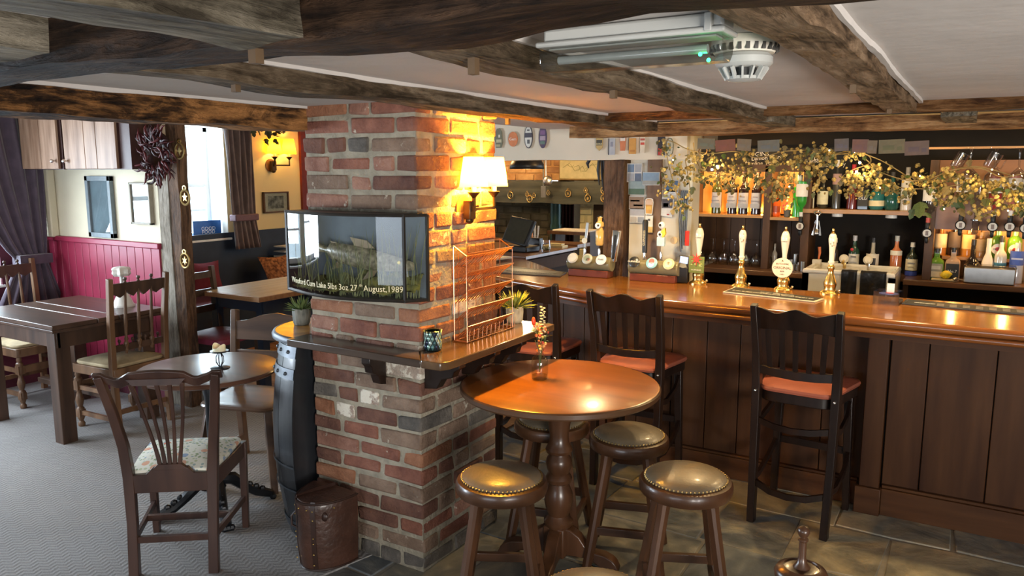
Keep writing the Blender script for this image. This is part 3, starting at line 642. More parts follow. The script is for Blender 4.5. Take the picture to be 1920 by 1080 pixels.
# pierced splat: five ribs that pinch at the bottom and fan at the top
for k in range(5):
    u=(k-2)/2; m=M(); pts=[]
    for j in range(11):
        t_=j/10; z=.45+.385*t_; wv=.040+.065*t_**1.6+.012*math.sin(t_*PI*1.0)
        x=u*wv; y=-.182-.095*t_**1.8; pts.append((x,y,z))
    m.tube(pts,[1.0-.25*math.sin(PI*j/10) for j in range(11)],prof=[(-.009,-.006),(.009,-.006),(.009,.006),(-.009,.006)],up=(0,1,0)); ob('splat_rib',m,chairA_w,ca,bev=.0015)
ob('splat_shoe',M().prism([(-.078,.445),(.078,.445),(.05,.47),(-.05,.47)],-.193,-.172,'y'),chairA_w,ca,bev=.002)
ob('splat_head',M().prism([(-.095,.825),(.095,.825),(.12,.85),(-.12,.85)],-.282,-.266,'y'),chairA_w,ca)
def floral():
    m,nt,b=_new('floral_fabric'); N=nt.nodes; L=nt.links
    tc=N.new('ShaderNodeTexCoord'); base=(.68,.66,.56)
    def layer(prev,scale,thr,cols,seed):
        mp=N.new('ShaderNodeMapping'); mp.inputs['Location'].default_value=(seed,seed*.7,0); L.new(tc.outputs['Object'],mp.inputs[0])
        vo=N.new('ShaderNodeTexVoronoi'); vo.inputs['Scale'].default_value=scale; L.new(mp.outputs[0],vo.inputs[0])
        cr=N.new('ShaderNodeValToRGB'); cr.color_ramp.interpolation='CONSTANT'; el=cr.color_ramp.elements
        el[0].color=(*cols[0],1); el[1].position=.33; el[1].color=(*cols[1],1); e=el.new(.66); e.color=(*cols[2],1)
        sp=N.new('ShaderNodeSeparateColor'); L.new(vo.outputs['Color'],sp.inputs[0]); L.new(sp.outputs[0],cr.inputs[0])
        mt_=N.new('ShaderNodeMath'); mt_.operation='LESS_THAN'; mt_.inputs[1].default_value=thr; L.new(vo.outputs['Distance'],mt_.inputs[0])
        mx=N.new('ShaderNodeMix'); mx.data_type='RGBA'; L.new(mt_.outputs[0],mx.inputs[0]); L.new(cr.outputs[0],mx.inputs[7])
        if prev is None: mx.inputs[6].default_value=(*base,1)
        else: L.new(prev,mx.inputs[6])
        return mx.outputs[2]
    o1=layer(None,52,.36,[(.25,.32,.16),(.30,.38,.36),(.45,.48,.30)],0)
    o2=layer(o1,17,.30,[(.60,.16,.08),(.25,.33,.45),(.66,.35,.22)],3.3)
    L.new(o2,b.inputs['Base Color']); b.inputs['Roughness'].default_value=.9; return m
poly=[(-.175,-.165),(-.20,.0),(-.212,.18),(-.19,.205),(0,.21),(.19,.205),(.212,.18),(.20,0),(.175,-.165)]
ob('seat',pad(poly,.42,.445,crown=.016),floral(),ca)
# ================================================================ low round table with claw base, candle
rt=thing('round_table','low round dark wooden table on a black cast iron claw base','table',(-3.085,2.31,0))
ob('table_top',M().lathe([(.22,.695),(.315,.695),(.325,.702),(.327,.712),(.322,.719),(.315,.72),(.001,.72)],64),wood('dark_table_top',(.055,.022,.013),(.12,.055,.032),.3,'x',5,coat=.25,bump=.03,st=8),rt)
ob('column',M().lathe([(.03,.10),(.05,.12),(.035,.15),(.025,.2),(.025,.55),(.035,.62),(.03,.64),(.08,.66),(.09,.695)],20),castm,rt)
for k in range(4):
    a=R(62)+k*PI/2; c,s=math.cos(a),math.sin(a)
    m=M(); m.tube([(.02*c,.02*s,.16),(.08*c,.08*s,.15),(.14*c,.14*s,.095),(.19*c,.19*s,.055),(.235*c,.235*s,.04),(.265*c,.265*s,.028)],[.030,.032,.026,.022,.024,.02],8)
    T=Matrix.Rotation(a,4,'Z')
    for j in(-1,0,1): m.ball((.268*c-.016*j*s,.268*s+.016*j*c,.018),.017,7,(1.2,1,1))
    for j in range(5): m.ball((.10*c+.03*j*c,.10*s+.03*j*s,.135-.018*j),.018,6)
    ob('claw_foot',m,castm,rt)
CL=pt(413,690,'z',.72)
cd=thing('candle_holder','dark wire candle holder with a stubby cream candle on the low round table','candle holder',(CL.x,CL.y,.72))
ob('holder_base',M().lathe([(.045,0),(.045,.003),(.03,.006),(.008,.01)],20),castm,cd)
for k in range(7):
    a=k*2*PI/7; ob('wire_loop',M().tube([(.004*math.cos(a),.004*math.sin(a),.008),(.018*math.cos(a),.018*math.sin(a),.03),(.018*math.cos(a),.018*math.sin(a),.055),(.005*math.cos(a),.005*math.sin(a),.078)],.0018,6),castm,cd)
ob('drip_tray',M().lathe([(.005,.077),(.038,.079),(.043,.085)],20),castm,cd)
m=M(); N=20; vs=[]
for z,r in((.083,.029),(.10,.029),(.108,.029),(.100,.020),(.095,.001)):
    for k in range(N):
        a=2*PI*k/N; q=1+.22*max(0,math.cos(2*a)) if z>=.1 else 1; vs.append((r*math.cos(a)*1.05,r*math.sin(a),z+(.012*math.cos(2*a)*(r>.025) if z>.104 else 0)))
m.add(vs,[(i*N+k,i*N+(k+1)%N,(i+1)*N+(k+1)%N,(i+1)*N+k) for i in range(4) for k in range(N)])
ob('candle',m,mat('candle_wax',(.80,.74,.52),.45,0,.04,10,sub=.2),cd)
# ================================================================ country chair behind the low table
cb=thing('country_chair','brown wooden chair with shaped saddle seat and broad back rails, facing the low round table','chair',(-3.27,2.72,0),R(199))
poly=rr(.44,.43,.40,.07,4)
ob('seat',pad([(x,y) for x,y in poly],.425,.452,crown=-.006),farmw,cb)
for s in(-1,1):
    m=M(); m.tube([(s*.235,-.27,0),(s*.215,-.20,.43),(s*.235,-.215,.60),(s*.262,-.285,.86)],[1,1.15,1.1,1],prof=[(-.018,-.02),(-.01,-.026),(.01,-.026),(.018,-.02),(.018,.02),(-.018,.02)],up=(0,1,0)); ob('leg',m,farmw,cb,bev=.005)
    ob('leg',M().bar((s*.225,.22,0),(s*.165,.15,.43),.034,.034,tw=(.04,.04)),farmw,cb,bev=.003)
    ob('stretcher',M().bar((s*.21,-.22,.13),(s*.218,.20,.13),.02,.028),farmw,cb)
pl=[(-.245,.70),(.245,.70),(.245,.80),(.18,.805),(.09,.835),(0,.848),(-.09,.835),(-.18,.805),(-.245,.80)]
m=M().prism(pl,-.010,.010,'y'); m.v=[(x,y-.235-.02*math.cos(x/.245*PI/2)-(z-.7)*.25,z) for x,y,z in m.v]; ob('back_rail',m,farmw,cb,bev=.003)
m=M().prism([(-.23,.585),(.23,.585),(.23,.645),(-.23,.645)],-.009,.009,'y'); m.v=[(x,y-.22,z) for x,y,z in m.v]; ob('back_rail',m,farmw,cb,bev=.003)
# ================================================================ spindle chair with tan cushion
def turned(m,p,q,prof,n=10):
    p,q=Vector(p),Vector(q); d=q-p; T=Matrix.Translation(p)@d.to_track_quat('Z','Y').to_matrix().to_4x4()
    return m.lathe([(r,z*d.length) for r,z in prof],n,T=T)
SP=[(.008,0),(.009,.03),(.014,.06),(.009,.09),(.015,.13),(.016,.17),(.009,.20),(.014,.235),(.008,.27),(.011,.45),(.009,.8),(.008,1)]
BL=[(.014,0),(.02,.02),(.022,.06),(.013,.10),(.018,.13),(.024,.18),(.024,.30),(.015,.33),(.02,.37),(.026,.44),(.018,.52),(.013,.56),(.02,.60),(.024,.62),(.024,.78),(.014,.80),(.018,.84),(.012,.9),(.022,.94),(.022,1)]
def spindle_chair():
    t=thing('spindle_chair','old oak chair with turned back spindles and tan tie-on cushion beside the draw-leaf table','chair')
    for s in(-1,1):
        ob('leg',M().tube([(s*.185,-.20,0),(s*.185,-.185,.43),(s*.188,-.20,.70),(s*.195,-.235,1.0)],[1,1,.95,.85],prof=[(-.018,-.018),(.018,-.018),(.018,.018),(-.018,.018)],up=(0,1,0)),midoak,t,bev=.003)
        ob('leg',turned(M(),(s*.185,.19,0),(s*.185,.19,.42),BL,12).box(s*.185-.021,s*.185+.021,.169,.211,.07,.12).box(s*.185-.021,s*.185+.021,.169,.211,.25,.31),midoak,t)
        ob('stretcher',M().bar((s*.185,-.19,.10),(s*.185,.18,.10),.018,.028),midoak,t)
        ob('stretcher',M().bar((s*.185,-.19,.27),(s*.185,.18,.27),.018,.028),midoak,t)
    ob('stretcher',M().bar((-.185,-.19,.15),(.185,-.19,.15),.018,.03),midoak,t)
    ob('stretcher',M().bar((-.185,.19,.28),(.185,.19,.28),.018,.05),midoak,t)
    ob('seat_frame',M().prism(rr(.40,.42,.42,.02,2),.37,.43,'z'),midoak,t,bev=.004)
    ob('cushion',pad(rr(.37,.40,.38,.05,4),.432,.458,crown=.014),mat('tan_cushion',(.38,.30,.18),.8,0,.2,9,.5,bscale=14),t,label='tan padded cushion')
    pl=[(-.185,.965),(-.185,.905),(-.15,.89),(-.125,.875),(-.10,.89),(-.085,.91),(-.06,.89),(-.035,.875),(-.02,.89),(0,.912),(.02,.89),(.035,.875),(.06,.89),(.085,.91),(.10,.89),(.125,.875),(.15,.89),(.185,.905),(.185,.965)]
    m=M().prism(pl,-.009,.009,'y'); m.v=[(x,y-.212-(z-.85)*.12,z) for x,y,z in m.v]; ob('top_rail',m,dkoak,t)
    m=M().prism([(-.185,.535),(.185,.535),(.185,.575),(-.185,.575)],-.009,.009,'y'); m.v=[(x,y-.19,z) for x,y,z in m.v]; ob('lower_rail',m,dkoak,t)
    for x in(-.09,0,.09):
        ob('spindle',turned(M(),(x,-.19,.515),(x,-.222,.92),SP,8),midoak,t)
        ob('finial',turned(M(),(x,-.228,.962),(x,-.232,1.0),[(.006,0),(.01,.2),(.005,.4),(.012,.7),(.008,1)],8),dkoak,t)
    for x in(-.135,-.045,.045,.135): ob('finial',turned(M(),(x,-.192,.573),(x,-.194,.61),[(.005,0),(.005,.4),(.011,.7),(.006,1)],8),dkoak,t)
    return t
sc=spindle_chair(); sc.location=(-4.70,2.87,0); sc.rotation_euler=(0,0,R(92))
dup(sc,(-5.80,2.86,0),R(-88),'spindle chair with pale cushion tucked at the far left end of the draw-leaf table')
# ================================================================ draw-leaf table
dt=thing('draw_leaf_table','large dark oak draw-leaf table with square legs by the burgundy boards','table',(0,0,0))
tx0,tx1,ty0,ty1=-5.56,-4.575,2.385,3.12
for a,b2 in((2.385,2.66),(2.663,2.80),(2.803,3.12)): ob('table_leaf',M().box(tx0,tx1,a,b2-.003,.722,.75),dkoakx,dt,bev=.004)
ob('lower_leaf',M().box(tx0+.01,tx1-.01,ty0+.005,ty1-.01,.70,.72),dkoakx,dt,bev=.004)
ob('frame',M().box(tx0+.04,tx1-.05,ty0+.045,ty0+.07,.60,.70).box(tx0+.04,tx1-.05,ty1-.09,ty1-.065,.60,.70).box(tx0+.04,tx0+.065,ty0+.05,ty1-.08,.60,.70).box(tx1-.075,tx1-.05,ty0+.05,ty1-.08,.60,.70),dkoak,dt,bev=.003)
for x,y in((tx0+.075,ty0+.08),(tx1-.10,ty0+.08),(tx0+.075,ty1-.10),(tx1-.10,ty1-.10)): ob('leg',M().box(x-.045,x+.045,y-.045,y+.045,0,.70),dkoak,dt,bev=.004)
ob('stretcher',M().box(tx0+.08,tx1-.1,2.73,2.77,.20,.235),dkoakx,dt,bev=.003)
for y in(ty0+.08,ty1-.1):
    pass
vz=pt(232,574,'z',.75)
v2=thing('bell_vase','pale bell-shaped ceramic vase with a crinkled white cap on the draw-leaf table','ornament',(vz.x,vz.y,.75))  # plain ceramic vase
cer=mat('white_ceramic',(.72,.70,.64),.35,0,.05,10,coat=.3)
ob('bell_base',M().lathe([(.07,0),(.07,.012),(.062,.02),(.05,.05),(.035,.085),(.02,.12),(.012,.16),(.012,.20)],24),cer,v2)
m=M().lathe([(.012,.20),(.045,.205),(.055,.22),(.05,.235),(.055,.25),(.045,.262),(.02,.268),(.001,.268)],28); m.v=[(x*(1+.12*math.sin(7*math.atan2(y,x))),y*(1+.12*math.sin(7*math.atan2(y,x))),z) for x,y,z in m.v]; ob('crinkled_cap',m,cer,v2)
# ================================================================ ledge shelf round the pillar
lz=.945
ledgem=wood('ledge_wood',(.022,.012,.008),(.06,.036,.021),.3,'x',7,coat=.35,bump=.05,st=8)
ledgey=wood('ledge_wood_y',(.045,.023,.011),(.12,.066,.028),.26,'y',7,coat=.45,bump=.04,st=8)
lg=thing('ledge_shelf','dark varnished wooden drinks ledge wrapped round two sides of the brick pillar','shelf')
ob('ledge_board',M().prism([(-2.463,2.235),(-1.75,2.235),(-1.845,2.352),(-2.463,2.352)],lz-.032,lz,'z'),ledgem,lg,bev=.004)
ob('ledge_board',M().prism([(-1.748,2.235),(-1.66,2.235),(-1.64,2.27),(-1.64,3.10),(-1.843,3.10),(-1.843,2.353)],lz-.032,lz,'z'),ledgey,lg,bev=.004)
brk=[(0,0),(.10,0),(.10,-.025),(.085,-.04),(.08,-.065),(.05,-.08),(.035,-.12),(0,-.128)]
def bracket(T):
    m=M().prism([(a,b2+lz-.033) for a,b2 in brk],-.022,.022,'y'); m.v=[tuple(T@Vector(v)) for v in m.v]; ob('bracket',m,espr,lg,bev=.003)
bracket(Matrix.Translation((-2.04,2.352,0))@Matrix.Rotation(-PI/2,4,'Z'))
for y in(2.40,2.66,2.88): bracket(Matrix.Translation((-1.843,y,0))@Matrix.Scale(1.7,4,(1,0,0)))
# ================================================================ half barrel
bl=thing('half_barrel','black half barrel with grey iron hoops standing against the brick pillar','barrel',(-2.465,2.56,0))
stv=wood('barrel_stave',(.008,.009,.011),(.024,.026,.030),.42,'z',7,coat=.25,bump=.25,st=8)
def brr(z): t=(z-.46)/.46; return .315-.058*t*t
ns=9
for k in range(ns):
    a0=PI/2+PI*k/ns+.006; a1=PI/2+PI*(k+1)/ns-.006; m=M(); vs=[]; fs=[]; n=12
    for i in range(n+1):
        z=.91*i/n; r=brr(z)
        for a,rr2 in((a0,r),((a0+a1)/2,r+.002),(a1,r),(a1,r-.02),(a0,r-.02)): vs.append((rr2*math.cos(a),rr2*math.sin(a),z))
    for i in range(n):
        for j in range(5): fs.append((i*5+j,i*5+(j+1)%5,i*5+5+(j+1)%5,i*5+5+j))
    fs+=[(4,3,2,1,0),tuple(n*5+j for j in range(5))]
    ob('stave',m.add(vs,fs),stv,bl)
m=M(); pl=[(-brr(.91*i/14)+.003,.91*i/14) for i in range(15)]+[(brr(.91*(14-i)/14)-.003,.91*(14-i)/14) for i in range(15)]
ob('cut_board',m.prism(pl,-.03,.0,'x'),stv,bl)
hoopm=mat('hoop_iron',(.075,.085,.10),.42,.5,.25,12,.15)
for z0,h in((.845,.05),(.755,.045),(.36,.008),(.25,.008),(.05,.04)):
    m=M().lathe([(brr(z0)+.003,z0),(brr(z0+h)+.003,z0+h),(brr(z0+h)+.007,z0+h),(brr(z0)+.007,z0)],24,a0=PI/2,a1=3*PI/2,cap=False); ob('hoop',m,hoopm,bl)
for z in(.87,.777):
    for a in(PI*1.44,PI*1.36,PI*1.28): ob('rivet',M().ball(((brr(z)+.007)*math.cos(a),(brr(z)+.007)*math.sin(a),z),.009,8),hoopm,bl)
ob('barrel_top',M().lathe([(.001,.912),(.285,.912),(.292,.92),(.292,.936),(.285,.942),(.001,.942)],40,a0=PI/2,a1=3*PI/2,cap=False),mat('stained_top',(.30,.13,.02),.3,0,0,14,coat=.4,col2=(.52,.27,.06)),bl,label='orange-stained rounded barrel top')
ob('top_rim',M().lathe([(.285,.91),(.300,.915),(.302,.93),(.296,.94),(.286,.943)],40,a0=PI/2,a1=3*PI/2,cap=False),hoopm,bl)
# ================================================================ leather trunk
tkm=mat('brown_leather',(.050,.021,.013),.42,0,.22,10,.35,coat=.15,bscale=40)
tkd=plain((.028,.012,.008),.4)
tk=thing('leather_box','D-shaped brown leather studded box on the floor against the brick pillar','box',(-2.275,2.30,0)); tk.scale=(.8,.79,.78)
def dshape(r,h,z0,z1,n=22,bul=.0):
    m=M(); pts=[(r*math.cos(PI+PI*k/n),h*math.sin(PI+PI*k/n)) for k in range(n+1)]; return pts
D=dshape(.15,.235,0,0)
zz=[(0,.96),(.03,.985),(.15,1.03),(.28,1.03),(.36,1.0)]
m=M(); n=len(D); vs=[(x*s,y*s,z) for z,s in zz for x,y in D]; fs=[(i*n+k,i*n+(k+1)%n,(i+1)*n+(k+1)%n,(i+1)*n+k) for i in range(4) for k in range(n)]+[tuple(reversed(range(n))),tuple(4*n+k for k in range(n))]
ob('body',m.add(vs,fs),tkm,tk)
m=M(); zz=[(.305,1.04),(.35,1.05),(.385,1.035),(.393,1.0),(.398,.5),(.399,.03)]; vs=[(x*s,y*s,z) for z,s in zz for x,y in D]; fs=[(i*n+k,i*n+(k+1)%n,(i+1)*n+(k+1)%n,(i+1)*n+k) for i in range(5) for k in range(n)]+[tuple(5*n+k for k in range(n))]
ob('lid',m.add(vs,fs),tkm,tk)
ob('lid_edge',M().tube([(x*1.05,y*1.05,.386) for x,y in D],.006,6),tkd,tk)
ob('lid_edge',M().tube([(x*.98,y*.98,.012) for x,y in D],.006,6),tkd,tk)
def strap(a,top=True):
    x,y=.15*math.cos(a),.235*math.sin(a); c=Vector((math.cos(a)*.235,math.sin(a)*.15,0)).normalized()
    m=M(); m.tube([(x*.99,y*.99,.02),(x*1.045,y*1.045,.15),(x*1.05,y*1.05,.28),(x*1.065,y*1.065,.36),(x*1.02,y*1.02,.398)]+([(x*.5,y*.5,.405),(0,0,.405)] if top else []),1,prof=[(-.012,-.002),(.012,-.002),(.012,.002),(-.012,.002)],up=tuple(c)); ob('strap',m,tkd,tk)
    for z in(.05,.11,.17,.20,.30,.35): ob('stud',M().ball((x*1.07,y*1.07,z),.0045,7),brass,tk)
strap(PI*1.33); strap(PI*1.62,False)
for a in(1.18,1.28,1.45,1.56,1.80):
    x,y=.15*math.cos(PI*a),.235*math.sin(PI*a); ob('stud',M().ball((x*1.06,y*1.06,.355),.005,7),brass,tk)
for a in(1.16,1.72):
    x,y=.15*math.cos(PI*a),.235*math.sin(PI*a); ob('corner_patch',M().ball((x*1.04,y*1.04,.315),.022,8,(1,.6,1.2)),tkd,tk)
a=PI*1.22; x,y=.158*math.cos(a),.248*math.sin(a)
ob('handle',M().tube([(x,y,.30),(x-.02,y-.03,.26),(x-.02,y-.03,.21),(x+.012,y-.01,.19)],.006,8),tkd,tk)
# ================================================================ fish display case
cz0,cz1=1.148,1.485; cx0,cx1=-2.475,-1.795; yb=2.352
fc=thing('fish_display_case','bow-fronted glass case with a mounted fish among reeds, hung on the brick pillar','display case')
frm=plain((.018,.015,.012),.4)
bow=[(cx0+(cx1-.055-cx0)*k/16, 2.275-.075*math.sin(PI*k/16)**1) for k in range(17)]
bowl=bow[:]
def bowy(x): 
    t=(x-cx0)/(cx1-.055-cx0); return 2.275-.075*math.sin(PI*max(0,min(1,t)))
foot=bow+[(cx1,yb),(cx0,yb)]
ob('case_top',M().prism(foot,cz1-.006,cz1,'z'),frm,fc); ob('case_bottom',M().prism(foot,cz0,cz0+.012,'z'),frm,fc)
ob('case_back',M().box(cx0,cx1,yb-.006,yb,cz0,cz1),mat('case_back_paint',(.10,.12,.14),.8,0,.25,5),fc)
ob('case_side',M().box(cx0,cx0+.006,2.275,yb,cz0,cz1),frm,fc)
gm=glass('case_glass',(.97,1,1),.93,.02,1.5)
m=M(); m.add([(x,y,z) for x,y in bow for z in(cz0+.01,cz1-.006)],[(2*i,2*i+2,2*i+3,2*i+1) for i in range(16)]); ob('bowed_glass',m,gm,fc)
e0=bow[-1]; m=M(); m.add([(e0[0],e0[1],cz0+.01),(cx1,yb-.003,cz0+.01),(cx1,yb-.003,cz1-.006),(e0[0],e0[1],cz1-.006)],[(0,1,2,3)]); ob('side_glass',m,gm,fc)
for x,y in(bow[0],bow[-1],(cx1,yb-.004)): ob('frame_bar',M().box(x-.005,x+.005,y-.005,y+.005,cz0,cz1),frm,fc)
for z in(cz0+.006,cz1-.004): ob('frame_bar',M().tube([(x,y,z) for x,y in bow]+[(cx1,yb-.003,z)],.007,6),frm,fc)
rf=random.Random(4)
m=M()
for i in range(150):
    x=rf.uniform(cx0+.03,cx1-.03); y=rf.uniform(bowy(x)+.02,yb-.02) if x<cx1-.06 else rf.uniform(2.31,2.34); h=rf.uniform(.05,.30)*(.6+.5*(x-cx0)/.68); lx=rf.uniform(-.06,.06)
    m.tube([(x,y,cz0+.01),(x+lx*.3,y,cz0+.01+h*.5),(x+lx,y,cz0+.01+min(h,.31))],[.0028,.002,.0004],4)
ob('reeds',m,mat('reed_green',(.05,.07,.018),.7,0,0,20,col2=(.16,.16,.055)),fc,kind='stuff')
m=M().grid(lambda u,v:(cx0+.008+u*(cx1-cx0-.02),(bowy(cx0+u*.68)+.006)*(1-v)+v*(yb-.008),cz0+.014+.045*(.4+u)*(.4+v)*abs(1+noise.noise((u*8,v*5,1)))),30,8)
ob('moss_bed',m,mat('moss',(.06,.06,.012),.9,0,0,40,.8,col2=(.22,.20,.04)),fc)
# fish, head to the right
fx=lambda t: -2.33+.50*t
m=M(); N=26; K=14; vs=[]
for i in range(N+1):
    t=i/N; x=fx(t); hh=.046*math.sin(PI*min(1,(t*.86+.07)))**.75*(1-.25*t)+.004; 
    if t<.12: hh=.012+.05*(.12-t)
    cz=1.305-.018*t+.03*(1-t)**2; th=.022*math.sin(PI*(t*.9+.08))+.002
    for k in range(K): a=2*PI*k/K; vs.append((x,2.305+th*math.sin(a),cz+hh*math.cos(a)))
m.add(vs,[(i*K+k,i*K+(k+1)%K,(i+1)*K+(k+1)%K,(i+1)*K+k) for i in range(N) for k in range(K)]+[tuple(range(K)),tuple(N*K+k for k in range(K))])
fishm=mat('fish_skin',(.09,.075,.045),.3,0,0,60,.15,col2=(.30,.26,.17),coat=.5)
fo=ob('fish',m,fishm,fc)
fin=plain((.24,.17,.09),.5)
def finp(pts): 
    m=M().prism(pts,2.303,2.307,'y'); return ob('fin',m,fin,fo)
finp([(-2.325,1.335),(-2.385,1.385),(-2.375,1.345),(-2.385,1.295),(-2.32,1.325)])
finp([(-2.12,1.345),(-2.15,1.385),(-2.06,1.375),(-2.02,1.345)]); finp([(-2.24,1.345),(-2.26,1.365),(-2.22,1.36)])
finp([(-2.05,1.26),(-2.09,1.215),(-2.03,1.235),(-2.01,1.26)]); finp([(-2.22,1.285),(-2.26,1.245),(-2.20,1.26)]); 
m=M(); m.ball((-1.885,2.285,1.30),.007,8); ob('eye',m,plain((.75,.6,.15),.2),fo)
goldt=plain((.72,.63,.38),.5)
tx=text('case_lettering','Winsford Cum Lake 5lbs 3oz 27   August,1989',.0335,goldt,fc,(0,0,cz0+.050),(0,0,0),.0004,sx=.92,bend=None)
# wrap the lettering onto the bowed glass
xc=(cx0+cx1-.055)/2+.015
for v in tx.data.vertices:
    x,y,z=v.co; v.co=(x+xc, bowy(x+xc)-.0018-z, y)
t2=text('case_lettering','th',.016,goldt,fc,(0,0,cz0+.062),(0,0,0),.0004)
for v in t2.data.vertices:
    x,y,z=v.co; v.co=(x+xc+.128, bowy(x+xc+.128)-.0018-z, y)
# ================================================================ pillar wall light
lampw=emis('lit_shade_front',(1.,.62,.16),5.5)
def sconce(name,label,loc,rz,sc_,em,power,asym=True):
    t=thing(name,label,'wall light',loc,rz); t.scale=(sc_,)*3
    dk=mat(name+'_bronze',(.10,.06,.03),.35,.8,.1,20)
    ob('wooden_backplate',M().lathe([(.001,.012),(.045,.012),(.052,.006),(.052,0)],28,T=Matrix.Rotation(-PI/2,4,'X')@Matrix.Scale(1,4)),wood('pattress',(.16,.07,.02),(.30,.14,.05),.4,'x',6),t)
    ob('mount',M().box(-.022,.022,-.045,-.01,-.042,.035).ball((0,-.028,-.045),.022,10,(1,.8,.8)),dk,t,bev=.003)
    ob('arm',M().bar((0,-.05,.0),(.155,-.05,0),.008,.012).bar((0,-.05,.0),(0,-.05,.05),.012,.012).bar((.155,-.05,-.006),(.155,-.05,.05),.008,.008).bar((0,-.04,0),(0,-.055,0),.02,.02),dk,t)
    for x in(.0,.155):
        ob('cup',M().lathe([(.006,.045),(.026,.068),(.026,.071),(.001,.071)],16,o=(x,-.05,0),cap=False),dk,t)
        ob('candle_tube',M().lathe([(.011,.071),(.011,.11),(.001,.11)],12,o=(x,-.05,0),cap=False),plain((.8,.72,.5),.4),t)
        sh=ob('lamp_shade',M().lathe([(.061,.092),(.042,.215)],28,o=(x,-.05,0),cap=False),em,t)
        ob('bulb',M().ball((x,-.05,.15),.016,10),emis(name+'_bulb',(1.,.7,.3),30),sh)
    return t
def shade_mat(name,col,es):
    m,nt,b=_new(name); N=nt.nodes; L=nt.links; out=N['Material Output']
    b.inputs['Base Color'].default_value=(*col,1); b.inputs['Roughness'].default_value=.9
    b.inputs['Emission Color'].default_value=(*col,1); b.inputs['Emission Strength'].default_value=es
    tl=N.new('ShaderNodeBsdfTranslucent'); tl.inputs[0].default_value=(*col,1)
    mx=N.new('ShaderNodeMixShader'); mx.inputs[0].default_value=.75; L.new(b.outputs[0],mx.inputs[1]); L.new(tl.outputs[0],mx.inputs[2]); L.new(mx.outputs[0],out.inputs[0]); return m
s1=sconce('pillar_wall_light','lit twin-shade wall light on the brick pillar above the wire rack','',0,1,shade_mat('bright_shade',(1.,.72,.18),2.6),0) if False else None
sconce('wall_light','lit twin-shade wall light on the right-hand face of the brick pillar','(0)' and (-1.842,2.665,1.49),R(90),1.0,shade_mat('bright_shade',(1.,.66,.12),1.5),0)
point('pillar_lamp_bulb',(-1.775,2.665,1.64),60,(1.,.48,.04),.03)
point('pillar_lamp_bulb',(-1.775,2.82,1.64),52,(1.,.48,.04),.03)
sconce('wall_light','small lit twin-shade wall light on the yellow alcove wall above the framed street picture',(-6.24,5.56,1.70),R(90),1.25,shade_mat('yellow_shade',(1.,.62,.04),.8),0)
point('alcove_lamp_bulb',(-6.17,5.56,1.88),2.2,(1.,.62,.14),.03)
point('alcove_lamp_bulb',(-6.17,5.75,1.88),2.2,(1.,.62,.14),.03)
# ================================================================ wire rack
cop=mat('copper_wire',(.60,.30,.18),.28,1,.05,10)
rk=thing('wire_rack','copper wire leaflet rack with diagonal bars on the pillar ledge under the wall light','rack',(-1.79,2.74,lz))
def wv(m,pts,r=.0022,**k): m.tube(pts,r,5,**k); return m
hw=.18
for x,h in((0.03,.36),(-.035,.40)):
    ob('rack_frame',wv(M(),[(x,-hw,.004),(x,hw,.004),(x,hw,h),(x,-hw,h)],.0022,closed=True),cop,rk)
for s in(-hw,hw):
    ob('rack_side',wv(M(),[(.03,s,.36),(-.035,s,.40)],.0025),cop,rk); ob('rack_side',wv(M(),[(.03,s,.004),(-.035,s,.004)],.0025),cop,rk)
for j in range(5):
    z=.06+.075*j
    ob('tier_rail',wv(M(),[(.035,-hw,z+.01),(.035,hw,z+.01)],.0025),cop,rk)
    m=M()
    for k in range(15):
        y=-hw+.02+k*.0235; wv(m,[(-.03,y-.016,z-.05),(.0,y,z-.015),(.035,y+.016,z+.012)],.0022)
    ob('tier_wires',m,cop,rk,kind='stuff')
m=M()
for k in range(12): wv(m,[(-.035,-hw+.015+k*.033,.004),(.03,-hw+.015+k*.033,.004),(.034,-hw+.015+k*.033,.05)],.0016)
ob('base_wires',m,cop,rk,kind='stuff')
for k in range(6): ob('back_wire',wv(M(),[(-.035,-hw+.035+k*.065,.004),(-.035,-hw+.035+k*.065,.40)],.0016),cop,rk)
# ================================================================ plants, votive
def potted(name,label,loc,potc,leafc,n,h,seed):
    t=thing(name,label,'plant',loc); r=random.Random(seed)
    ob('pot',M().lathe([(.033,0),(.038,.01),(.041,.05),(.041,.077),(.036,.077),(.034,.06),(.001,.06)],22,cap=False),mat(name+'_pot_%d'%seed,potc[0],.7,0,0,60,.5,col2=potc[1],stretch=(1,1,.25)),t)
    lm=[plain(c,.6) for c in leafc]
    ob('stem',M().tube([(0,0,.06),(0,0,.11)],.006,5),lm[0],t)
    for k in range(n):
        a=r.uniform(0,2*PI); e=r.uniform(.15,1.2); L_=r.uniform(.6,1)*h; m=M(); c,s=math.cos(a),math.sin(a)
        b0=Vector((.012*c,.012*s,.065)); d=Vector((c*math.cos(e),s*math.cos(e),math.sin(e))); w_=Vector((-s,c,0))*.0055
        p1=b0+d*L_*.5; p2=b0+d*L_+Vector((0,0,-.01*(1-e)))
        m.add([b0,p1+w_,p2,p1-w_,p1+Vector((0,0,.003))],[(0,1,4),(1,2,4),(2,3,4),(3,0,4)]); ob('leaf',m,lm[k%len(lm)],t)
    return t
potted('potted_plant','bushy green plant in a pale bark-textured pot at the right end of the ledge',pt(965,604,'z',lz),((.50,.42,.25),(.72,.66,.48)),[(.22,.26,.06),(.30,.32,.08),(.14,.18,.05)],150,.105,3)
potted('potted_plant','small plant in a grey textured pot on the barrel top beside the glass case',pt(566,608,'z',.943),((.10,.105,.09),(.22,.22,.19)),[(.08,.13,.04),(.13,.18,.06),(.22,.26,.10)],110,.085,8)
q=pt(812,656,'z',lz)
vt=thing('votive_holder','round mosaic-glass tealight holder of iridescent diamonds on the ledge corner','candle holder',(q.x,q.y,lz))
